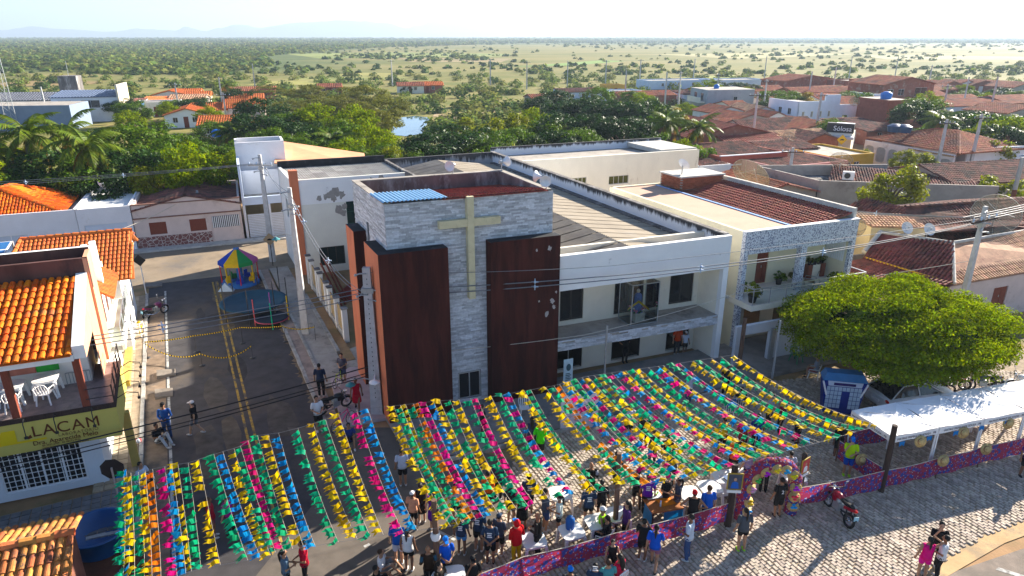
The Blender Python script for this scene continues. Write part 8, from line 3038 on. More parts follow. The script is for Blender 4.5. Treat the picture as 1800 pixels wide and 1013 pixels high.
# --- plastic tables and chairs
def table_mesh():
 mb=MB()
 n=24
 pts=[]
 for k in range(n):
  a=2*math.pi*k/n
  c_,s_=math.cos(a),math.sin(a)
  e=5
  r_=.42/(abs(c_)**e+abs(s_)**e)**(1/e)
  pts.append((r_*c_,r_*s_))
 top=MB()
 top.prism(pts,.70,.73)
 top.prism([(x*.94,y*.94)for(x,y)in pts],.64,.699)
 legs=[]
 for(sx,sy)in((1,1),(1,-1),(-1,-1),(-1,1)):
  l=MB()
  l.hexa([(sx*.40-.035,sy*.40-.035,0),(sx*.40+.035,sy*.40-.035,0),(sx*.40+.035,sy*.40+.035,0),(sx*.40-.035,sy*.40+.035,0),(sx*.34-.05,sy*.34-.05,.64),(sx*.34+.05,sy*.34-.05,.64),(sx*.34+.05,sy*.34+.05,.64),(sx*.34-.05,sy*.34+.05,.64)])
  legs.append(l.mesh('leg',white_plastic))
 return top.mesh('table_top',white_plastic),legs
TT,TL=table_mesh()
def table(p,yaw,label,s=1.0):
 t=thing('plastic_table',label,'table',p,yaw,'white plastic tables')
 t.scale=(s,s,1)
 obj_from_mesh('table_top',TT,t)
 for l in TL:
  obj_from_mesh('leg',l,t)
 return t
def chair_parts():
 seat=MB()
 seat.hexa([(-.22,-.22,.42),(.22,-.22,.42),(.20,.22,.40),(-.20,.22,.40),(-.23,-.23,.45),(.23,-.23,.45),(.21,.22,.43),(-.21,.22,.43)])
 back=MB()
 back.tube([(-.22,.20,.43),(-.25,.27,.70),(-.18,.30,.86),(0,.32,.90),(.18,.30,.86),(.25,.27,.70),(.22,.20,.43)],.022,6)
 for i in range(4):
  x=-.135+.09*i
  back.bar((x,.21,.45),(x*1.1,.31,.87),.045,.015)
 arms=[]
 for s in(-1,1):
  a=MB()
  a.tube([(s*.25,.27,.68),(s*.27,.0,.66),(s*.25,-.22,.62),(s*.24,-.24,.45)],.022,6)
  arms.append(a.mesh('arm',white_plastic))
 legs=[]
 for(sx,sy)in((1,1),(1,-1),(-1,-1),(-1,1)):
  l=MB()
  l.bar((sx*.25,sy*.27,0),(sx*.20,sy*.20,.42),.045)
  legs.append(l.mesh('leg',white_plastic))
 return seat.mesh('seat',white_plastic),back.mesh('backrest',white_plastic),arms,legs
CPARTS=chair_parts()
def chair(p,yaw,label,m=None):
 t=thing('plastic_chair',label,'chair',p,yaw,'plastic armchairs')
 for nm,me in(('seat',CPARTS[0]),('backrest',CPARTS[1]),('arm',CPARTS[2][0]),('arm',CPARTS[2][1]))+tuple(('leg',l)for l in CPARTS[3]):
  obj_from_mesh(nm,me,t,mat=m)
 return t
def at_table(x,y,z=.72):
 p=G(x,y,z)
 return Vector((p.x,p.y,.03))
tb1=at_table(1005,935)
table(tb1,R(20),'white plastic table with a blue water cooler on it near the barrier')
t=thing('water_cooler','blue cylindrical water cooler jug on the white table','cooler',(tb1 .x-.05,tb1 .y+.15,.76))
MB().lathe([(.15,0),(.16,.05),(.165,.36),(.15,.40),(.12,.43),(.12,.46),(0,.46)],(0,0,0),18).build('body',mat('cooler_blue',(.02,.10,.32),.4,.15,4),t,world=False)
MB().tube([(0,-.15,.08),(0,-.22,.08),(0,-.22,.05)],.018,6).build('tap',white_plastic,t,world=False)
MB().tube([(-.1,0,.46),(-.08,0,.53),(.08,0,.53),(.1,0,.46)],.015,6).build('handle',blue_plastic,t,world=False)
table(at_table(938,950),R(15),'white plastic table beside the red hooded figure')
table(at_table(1050,918),R(18),'left of two joined white tables by the tall wooden post')
table(at_table(1085,905),R(18),'right of two joined white tables by the tall wooden post')
table(at_table(985,868),R(10),'white plastic table half under the bunting behind the lime and white shirt')
table(at_table(1212,868),R(12),'left white table of the long row before the arch')
table(at_table(1248,857),R(12),'middle white table of the long row before the arch')
table(at_table(1395,838),R(10),'white plastic table just behind the right arch post')
table(at_table(795,1012),R(10),'white plastic table cut by the bottom edge')
ct=at_table(1290,838)
t=thing('cloth_table','white cloth covered table with trays and cups before the arch','table',ct,R(10))
mb=MB()
n=40
ring=[]
for k in range(n):
 a=2*math.pi*k/n
 c_,s_=math.cos(a),math.sin(a)
 r_=1/(abs(c_)**6+abs(s_)**6)**(1/6)
 ring.append((.85*r_*c_,.42*r_*s_))
vs_=[(x,y,.75)for(x,y)in ring]+[(x*1.03+.02*math.sin(k*1.9),y*1.06+.02*math.cos(k*2.1),.12+.03*math.sin(k))for k,(x,y)in enumerate(ring)]
mb.add(vs_,[(k,(k+1)%n,n+(k+1)%n,n+k)[::-1]for k in range(n)]+[tuple(range(n))])
mb.build('tablecloth',mat('cloth_white',(.72,.72,.73),.85,.04,3),t,world=False)
for(a,b)in((-.75,-.35),(.75,-.35),(.75,.35),(-.75,.35)):
 MB().bar((a,b,0),(a,b,.72),.05).build('leg',steel,t,world=False)
for k in range(7):
 x,y=-.6+.2*k,.12*math.sin(k*2.3)
 t2=thing('cup','small white cup on the cloth covered table, %s from the left'%ordw(k+1),'cup',(ct.x+x*math.cos(R(10)),ct.y+x*math.sin(R(10))+y,.785),0,'cups on the cloth covered table')
 MB().lathe([(.03,0),(.04,.10),(.038,.10),(.028,.01),(0,.01)],(0,0,0),10).build('cup',white_plastic,t2,world=False)
t2=thing('foil_tray','shiny foil tray on the cloth covered table','tray',(ct.x-.25,ct.y-.2,.79),R(20))
MB().hexa([(-.18,-.12,0),(.18,-.12,0),(.18,.12,0),(-.18,.12,0),(-.21,-.15,.05),(.21,-.15,.05),(.21,.15,.05),(-.21,.15,.05)]).build('tray',chrome,t2,world=False)
bt_=at_table(1162,882)
t=thing('wooden_stall_table','brown wooden stall table with bright blue plastic skirt','table',bt_,R(14))
MB().box((0,0,.70),1.25,1.2,.05).build('table_top',wood_table,t,world=False)
for(a,b)in((-.58,-.55),(.58,-.55),(.58,.55),(-.58,.55)):
 MB().bar((a,b,0),(a,b,.70),.06).build('leg',wood_dark,t,world=False)
mb=MB()
mb.quad((-.15,-.59,.69),(.6,-.59,.69),(.62,-.62,.06),(-.22,-.66,.04))
mb.quad((-.6,.1,.69),(-.6,-.56,.69),(-.64,-.58,.08),(-.66,.08,.05))
mb.build('skirt',mat('skirt_blue',(.02,.20,.48),.5,.15,2,trans=.25),t,world=False)
cl=thing('orange_cloth','orange cloth heaped on the wooden stall table','cloth',(bt_.x+.15,bt_.y-.1,.785),R(20))
mb=MB()
vs_,fs=[],[]
n=10
for i in range(n+1):
 for j in range(n+1):
  x,y=-.3+.6*i/n,-.22+.44*j/n
  vs_.append((x,y,.01+.05*abs(math.sin(x*11+y*5))*math.cos(y*5)**2))
for i in range(n):
 for j in range(n):
  fs.append((i*(n+1)+j,(i+1)*(n+1)+j,(i+1)*(n+1)+j+1,i*(n+1)+j+1))
mb.add(vs_,fs,0,True)
mb.build('cloth',mat('cloth_orange',(.60,.20,.01),.8,.1,5),cl,world=False)
t2=thing('white_tray','white tray of small green cups on the wooden stall table','tray',(bt_.x-.25,bt_.y+.25,.785),R(14))
MB().hexa([(-.28,-.18,0),(.28,-.18,0),(.28,.18,0),(-.28,.18,0),(-.30,-.20,.05),(.30,-.20,.05),(.30,.20,.05),(-.30,.20,.05)]).build('tray',white_plastic,t2,world=False)
for k in range(5):
 MB().lathe([(.03,.05),(.045,.11),(0,.10)],(-.2+.1*k,.05*(-1)**k,0),8).build('cup',mat('cup_green',(.2,.4,.1),.6,.1,4),t2,world=False)
t2=thing('water_bottle','clear water bottle with blue cap on the wooden stall table','bottle',(bt_.x-.1,bt_.y-.35,.785))
MB().lathe([(.035,0),(.038,.14),(.018,.19),(.018,.21),(0,.21)],(0,0,0),10).build('bottle',mat('bottle_pet',(.5,.6,.65),.15,.1,4,spec=.6),t2,world=False)
MB().lathe([(.02,.205),(.02,.23),(0,.23)],(0,0,0),8).build('cap',tank_blue,t2,world=False)
for k,(a,b)in enumerate(((-8.05,-1.25),(-6.95,-1.05))):
 table(LB(a,b,3.935),R(22),'%s white plastic table on the terrace above the yellow sign'%('left','right')[k])
chair(LB(-7.95,-1.95,3.935),R(205),'white plastic armchair at the left terrace table')
chair(LB(-6.95,-1.75,3.935),R(190),'white plastic armchair at the right terrace table')
chair(Vector((G(1398,640).x,G(1398,640).y,.14)),R(30),'green plastic armchair in the shade of the round tree',mat('chair_green',(.01,.16,.08),.5,.1,4))
chair(Vector((G(922,735).x,G(922,735).y,.14)),R(10),'white plastic armchair under the bunting before the tower')
# ------ bunting
flag_cols={'Y':(.72,.50,.010),'G':(.010,.40,.19),'P':(.66,.025,.20),'B':(.025,.27,.62),'O':(.74,.23,.012)}
flag_names={'Y':'yellow','G':'green','P':'pink','B':'blue','O':'orange'}
FM={k:mat('flag_'+flag_names[k],c_,.6,.06,3,rnd=.22,hue=.012,trans=.55,spec=.1)for k,c_ in flag_cols.items()}
def flag_mesh(seed,m):
 q=random.Random(seed)
 L_,w,notch=.33,.19,.11
 bend=q.uniform(-.10,.12)
 tw=q.uniform(-1.3,1.3)
 rows=5
 vs_=[]
 for i in range(rows):
  x=(L_-notch)*i/(rows-1)
  z=bend*math.sin(math.pi*x/L_)*.6+.02*math.sin(x*25+seed)
  tz=tw*x
  vs_+=[(-x,-w/2*(1+.05*i/rows),z-tz*w*.5),(-x,w/2,z+tz*w*.5)]
 n=len(vs_)
 z=bend*.3
 vs_+=[(-L_,-w/2,z-tw*L_*w*.5),(-L_,w/2,z+tw*L_*w*.5),(-(L_-notch),0,z*1.2)]
 fs=[(2*i,2*i+1,2*i+3,2*i+2)for i in range(rows-1)]
 fs+=[(n-2,n+2,n),(n+2,n-1,n+1)]
 mb=MB()
 mb.add(vs_,fs)
 return mb.mesh('flag',m)
FLAGS={k:[flag_mesh(i*5+ord(k),FM[k])for i in range(5)]for k in flag_cols}
back=[(217,826),(232,832),(262,826),(300,818),(330,814),(385,796),(420,786),(450,766),(500,760),(560,742),(612,722),(690,714),(760,706),(860,698),(975,678),(1030,662),(1100,652),(1180,641),(1290,624)]
front=[(213,1040),(240,1040),(275,1030),(325,1008),(352,1000),(452,982),(482,972),(512,966),(565,958),(640,946),(690,938),(790,926),(862,906),(962,882),(1130,852),(1225,838),(1330,806),(1425,782),(1545,748)]
NSTR=68
NL=25
order='GBYGYOPBYGYGBYGPGYBGYGYPBYGYGOPBYGYGPYGBYGYGOPYGBYGYGPBYGYGBYGPYGYGY'
Wd=Vector((-.96,-.18,0)).normalized()
def interp(pl_,t):
 s=t*(len(pl_)-1)
 i=min(int(s),len(pl_)-2)
 f=s-i
 return(pl_[i][0]+(pl_[i+1][0]-pl_[i][0])*f,pl_[i][1]+(pl_[i+1][1]-pl_[i][1])*f)
q=random.Random(21)
bw_pts,fw_pts=[],[]
nflags=0
for k in range(NSTR):
 t0=(k/NL)*(11/18)if k<NL else 11/18+(k-NL)/(NSTR-1-NL)*(7/18)
 t=min(1,max(0,t0+q.uniform(-.3,.3)/(41 if k<NL else 110)))
 tb_q,tf_q=interp(back,t),interp(front,t)
 A=G(tb_q[0],tb_q[1],4.2)
 B=G(tf_q[0],tf_q[1],3.25)
 bw_pts.append(A)
 fw_pts.append(B)
 c_=order[k%len(order)]
 mixed=c_ in 'BP' and t0>.72
 c2={'B':'P','P':'B'}.get(c_,c_)
 desc=flag_names[c_]if not mixed else flag_names[c_]+' and '+flag_names[c2]
 th=thing('bunting_string','bunting string of %s flags, %s string from the left'%(desc,ordw(k+1)),'bunting',A,0,'bunting strings over the square')
 Ln=(B-A).length
 n=int(Ln/.285)
 sag=.18+.30*q.random()
 path=[A.lerp(B,i/20)-Vector((0,0,sag*4*(i/20)*(1-i/20)))for i in range(21)]
 cm=MB().tube(path,.006,3,cap=False).build('cord',rope,th)
 off=q.random()*.8
 for i in range(n):
  s=(i+off)/n
  if s>.995 or q.random()<.04:
   continue
  P=A.lerp(B,s)-Vector((0,0,sag*4*s*(1-s)))
  y=((B-A)-Vector((0,0,sag*4*(1-2*s)))).normalized()
  x=-(Wd-y*Wd.dot(y)).normalized()
  z=x.cross(y)
  dr=R(q.gauss(10,12))
  x2=(x*math.cos(dr)+z*math.sin(dr)).normalized()
  if(x2 .z<0):
   x2=(x*math.cos(dr)-z*math.sin(dr)).normalized()
  z2=x2 .cross(y)
  yw=R(q.gauss(4,14))
  x3=x2*math.cos(yw)+y*math.sin(yw)
  y3=y*math.cos(yw)-x2*math.sin(yw)
  cc=c2 if(mixed and i%2)else c_
  o=bpy.data.objects.new('flag',FLAGS[cc][q.randrange(5)])
  COL.objects.link(o)
  o.parent=th
  fs_=q.uniform(.82,1.15)
  M=Matrix((x3*fs_,y3*fs_,z2*fs_)).transposed().to_4x4()
  M.translation=P-A
  o.matrix_local=M
  nflags+=1
for pts,lab in((bw_pts,'thin rope carrying the far ends of the bunting'),(fw_pts,'thin rope carrying the near ends of the bunting')):
 t=thing('support_rope',lab,'rope',pts[0])
 MB().tube(pts,.005,4).build('cord',wire_m,t)
print('flags',nflags)
# ------ people
def fig(pose):
 """joint positions of a 1.70 m figure facing +X; left is +Y"""
 J={}
 dz=0.0
 if pose=='sit':
  dz=-.42
 if pose=='floor':
  dz=-.74
 for s,n in((1,'l'),(-1,'r')):
  J['hip'+n]=(0,s*.09,.90+dz)
  J['kne'+n]=(.03,s*.10,.49)
  J['ank'+n]=(-.02,s*.10,.08)
  J['sho'+n]=(0,s*.185,1.385+dz)
  J['elb'+n]=(-.03,s*.25,1.10+dz)
  J['wri'+n]=(.06,s*.27,.86+dz)
 if pose=='walk':
  J['knel'],J['ankl']=(.17,.09,.51),(.27,.09,.08)
  J['kner'],J['ankr']=(.03,-.09,.48),(-.30,-.09,.14)
  J['elbl'],J['wril']=(-.14,.24,1.12),(-.10,.26,.87)
  J['elbr'],J['wrir']=(.07,-.24,1.11),(.22,-.25,.90)
 if pose=='bent':
  for s,n in((1,'l'),(-1,'r')):
   J['elb'+n],J['wri'+n]=(-.02,s*.25,1.10),(.23,s*.10,1.07)
 if pose=='face':
  J['elbr'],J['wrir']=(.17,-.22,1.20),(.14,-.08,1.47)
  J['elbl'],J['wril']=(.02,.25,1.10),(.22,.06,1.08)
 if pose=='behind':
  for s,n in((1,'l'),(-1,'r')):
   J['elb'+n],J['wri'+n]=(-.10,s*.27,1.13),(-.15,s*.05,.95)
 if pose=='hips':
  for s,n in((1,'l'),(-1,'r')):
   J['elb'+n],J['wri'+n]=(-.06,s*.43,1.14),(.05,s*.19,.99)
 if pose=='raise':
  J['elbr'],J['wrir']=(.05,-.40,1.52),(.02,-.16,1.70)
 if pose=='sit':
  for s,n in((1,'l'),(-1,'r')):
   J['kne'+n],J['ank'+n]=(.42,s*.13,.48),(.40,s*.13,.08)
   J['elb'+n],J['wri'+n]=(.06,s*.25,.72),(.30,s*.14,.66)
 if pose=='floor':
  for s,n in((1,'l'),(-1,'r')):
   J['kne'+n],J['ank'+n]=(.38,s*.16,.50),(.66,s*.13,.08)
   J['elb'+n],J['wri'+n]=(.10,s*.27,.42),(.34,s*.18,.50)
 J['dz']=dz
 return J
TORSO=[(.82,.10,.145),(.90,.118,.165),(.99,.112,.158),(1.09,.102,.140),(1.20,.112,.155),(1.31,.118,.172),(1.39,.10,.165),(1.435,.066,.10),(1.47,.052,.056),(1.54,.05,.052)]
def rings(mb,rows,dz,grow=0.0,mi=0,n=16):
 vs_=[]
 for(z,rx,ry)in rows:
  for k in range(n):
   a=2*math.pi*k/n
   vs_.append(((rx+grow)*math.cos(a),(ry+grow)*math.sin(a),z+dz))
 fs=[(i*n+k,i*n+(k+1)%n,(i+1)*n+(k+1)%n,(i+1)*n+k)for i in range(len(rows)-1)for k in range(n)]
 fs+=[tuple(range(n-1,-1,-1)),tuple(range((len(rows)-1)*n,len(rows)*n))]
 mb.add(vs_,fs,mi,True)
def limb(mb,pts,rs,n=9):
 pts=[Vector(p)for p in pts]
 mb.tube(pts,rs,n)
 for p,r_ in zip(pts,rs):
  mb.ell(p,r_,r_,r_,8,6)
def body_mesh(pose):
 J=fig(pose)
 mb=MB()
 dz=J['dz']
 rings(mb,TORSO,dz)
 mb.ell((.012,0,1.615+dz),.094,.076,.118,14,10)
 mb.ell((.035,0,1.555+dz),.065,.055,.06,10,8)
 mb.ell((.112,0,1.605+dz),.022,.016,.026,8,6)
 for s in(-1,1):
  mb.ell((0,s*.080,1.61+dz),.022,.012,.034,8,6)
 for s,n in((1,'l'),(-1,'r')):
  limb(mb,[J['hip'+n],J['kne'+n],J['ank'+n]],[.090,.058,.040])
  k_,a_=Vector(J['kne'+n]),Vector(J['ank'+n])
  mb.ell(k_.lerp(a_,.3)+Vector((-.02,0,0)),.052,.05,.10,8,6)
  mb.ell(a_+Vector((.06,0,-.045)),.12,.042,.035,10,6)
  limb(mb,[J['sho'+n],J['elb'+n],J['wri'+n]],[.054,.040,.029])
  e_,w_=Vector(J['elb'+n]),Vector(J['wri'+n])
  d=(w_-e_).normalized()
  sd_=d.cross(Vector((1,0,.2))).normalized()
  M=Matrix((sd_,d,sd_.cross(d))).transposed()
  mb.ell(w_+d*.055,.042,.055,.020,8,6,0,M)
  for k in range(4):
   b=w_+d*.09+sd_*(-.03+.02*k)
   cur=sd_.cross(d)*(-.018)
   ln=(.065,.078,.074,.058)[k]
   mb.tube([b-d*.03,b+d*ln*.5+cur*.3,b+d*ln+cur*1.2],[.011,.010,.009],6)
  th=w_+d*.03-sd_*.035*s
  mb.tube([th+sd_*.01*s,th+d*.03-sd_*.022*s,th+d*.062-sd_*.030*s],[.013,.012,.010],6)
 return mb
def top_mesh(pose,kind):
 J=fig(pose)
 mb=MB()
 dz=J['dz']
 hem={'tee':.86,'tank':.88,'long':.86,'dress':.86,'hood':.80}[kind]
 rows=[r_ for r_ in TORSO if hem<=r_[0]<=1.45]
 rows=[(hem,rows[0][1]+.012,rows[0][2]+.014)]+rows[1:]
 rings(mb,rows,dz,.016 if kind!='hood' else.03)
 for s,n in((1,'l'),(-1,'r')):
  sh,el,wr=(Vector(J[k+n])for k in('sho','elb','wri'))
  if kind=='tee':
   limb(mb,[sh,sh.lerp(el,.62)],[.068,.064])
  elif kind in('long','hood'):
   limb(mb,[sh,el,el.lerp(wr,.93)],[.068,.056,.044])
  else:
   mb.ell(sh+Vector((0,-.03*s,.02)),.06,.05,.05,8,6)
 if kind=='dress' and dz==0:
  rings(mb,[(.50,.20,.22),(.62,.19,.215),(.78,.16,.20),(.90,.138,.185)],0)
 if kind=='hood':
  mb.ell((-.02,0,1.61+dz),.125,.115,.15,12,8)
  mb.v=[(min(x,.06)if z>1.52+dz else x,y,z)for(x,y,z)in mb.v]
 return mb
def bottom_mesh(pose,kind):
 J=fig(pose)
 mb=MB()
 dz=J['dz']
 if kind=='skirt':
  rings(mb,[(.56,.15,.19),(.75,.155,.20),(.92,.135,.18),(.99,.122,.168)],dz)
  return mb
 rings(mb,[(.80,.115,.16),(.90,.128,.176),(.985,.124,.168)],dz,.004)
 for s,n in((1,'l'),(-1,'r')):
  hp,kn,an=(Vector(J[k+n])for k in('hip','kne','ank'))
  if kind=='shorts':
   limb(mb,[hp,hp.lerp(kn,.78)],[.104,.092])
  elif kind=='mini':
   limb(mb,[hp,hp.lerp(kn,.45)],[.104,.096])
  else:
   limb(mb,[hp,kn,kn.lerp(an,.93)],[.104,.074,.058])
 return mb
def extra_mesh(pose,kind):
 J=fig(pose)
 dz=J['dz']
 mb=MB()
 if kind=='shoes':
  for n in 'lr':
   a=Vector(J['ank'+n])
   mb.ell(a+Vector((.055,0,-.04)),.135,.050,.045,10,6)
 elif kind=='face':
  for s in(-1,1):
   mb.ell((.098,s*.032,1.628+dz),.010,.013,.009,6,4)
  mb.ell((.096,0,1.558+dz),.010,.024,.006,6,4)
 elif kind in('short','long','bun','pony'):
  mb.ell((-.014,0,1.648+dz),.100,.088,.105,12,8)
  if kind=='long':
   mb.tube([(-.06,0,1.68+dz),(-.10,0,1.55+dz),(-.12,0,1.38+dz),(-.13,0,1.22+dz)],[.07,.085,.085,.04],9)
  if kind=='pony':
   mb.tube([(-.09,0,1.70+dz),(-.14,0,1.60+dz),(-.13,0,1.42+dz),(-.13,0,1.30+dz)],[.03,.04,.035,.012],8)
  if kind=='bun':
   mb.ell((-.10,0,1.70+dz),.05,.05,.05,8,6)
 elif kind=='cap':
  mb.ell((-.008,0,1.672+dz),.108,.094,.085,12,8)
  mb.add([(.08,-.07,1.665+dz),(.20,-.05,1.645+dz),(.20,.05,1.645+dz),(.08,.07,1.665+dz),(.08,-.07,1.65+dz),(.20,-.05,1.635+dz),(.20,.05,1.635+dz),(.08,.07,1.65+dz)],[(0,1,2,3),(7,6,5,4),(0,4,5,1),(1,5,6,2),(2,6,7,3)])
 return mb
skins=[mat('skin_%d'%i,c_,.6,.08,5,spec=.3)for i,c_ in enumerate(((.28,.145,.085),(.36,.20,.125),(.18,.09,.055),(.43,.26,.17)))]
hairm=[mat('hair_black',(.012,.010,.009),.6,.2,9),mat('hair_brown',(.05,.025,.014),.6,.2,9),mat('hair_grey',(.25,.24,.23),.7,.2,9)]
CL={}
def cloth(c_):
 k='cloth_%02d_%02d_%02d'%tuple(int(v_*99)for v_ in c_)
 return mat(k,c_,.85,.10,7,.15,40,spec=.15)
DK,NV,BK,WH=(.03,.032,.036),(.025,.045,.085),(.012,.012,.013),(.66,.66,.67)
RD,BL_,GN,PK,PU,OR,TE,DN,GY=(.45,.02,.03),(.02,.10,.48),(.30,.62,.02),(.60,.03,.18),(.09,.02,.20),(.60,.12,.015),(.08,.26,.27),(.04,.07,.16),(.16,.17,.19)
LB_=(.10,.33,.62)
PMESH={}
def part_mesh(pose,kind,fn):
 if(pose,kind)not in PMESH:
  mb=fn(pose,kind)
  PMESH[(pose,kind)]=mb.mesh(kind,skins[0])
 return PMESH[(pose,kind)]
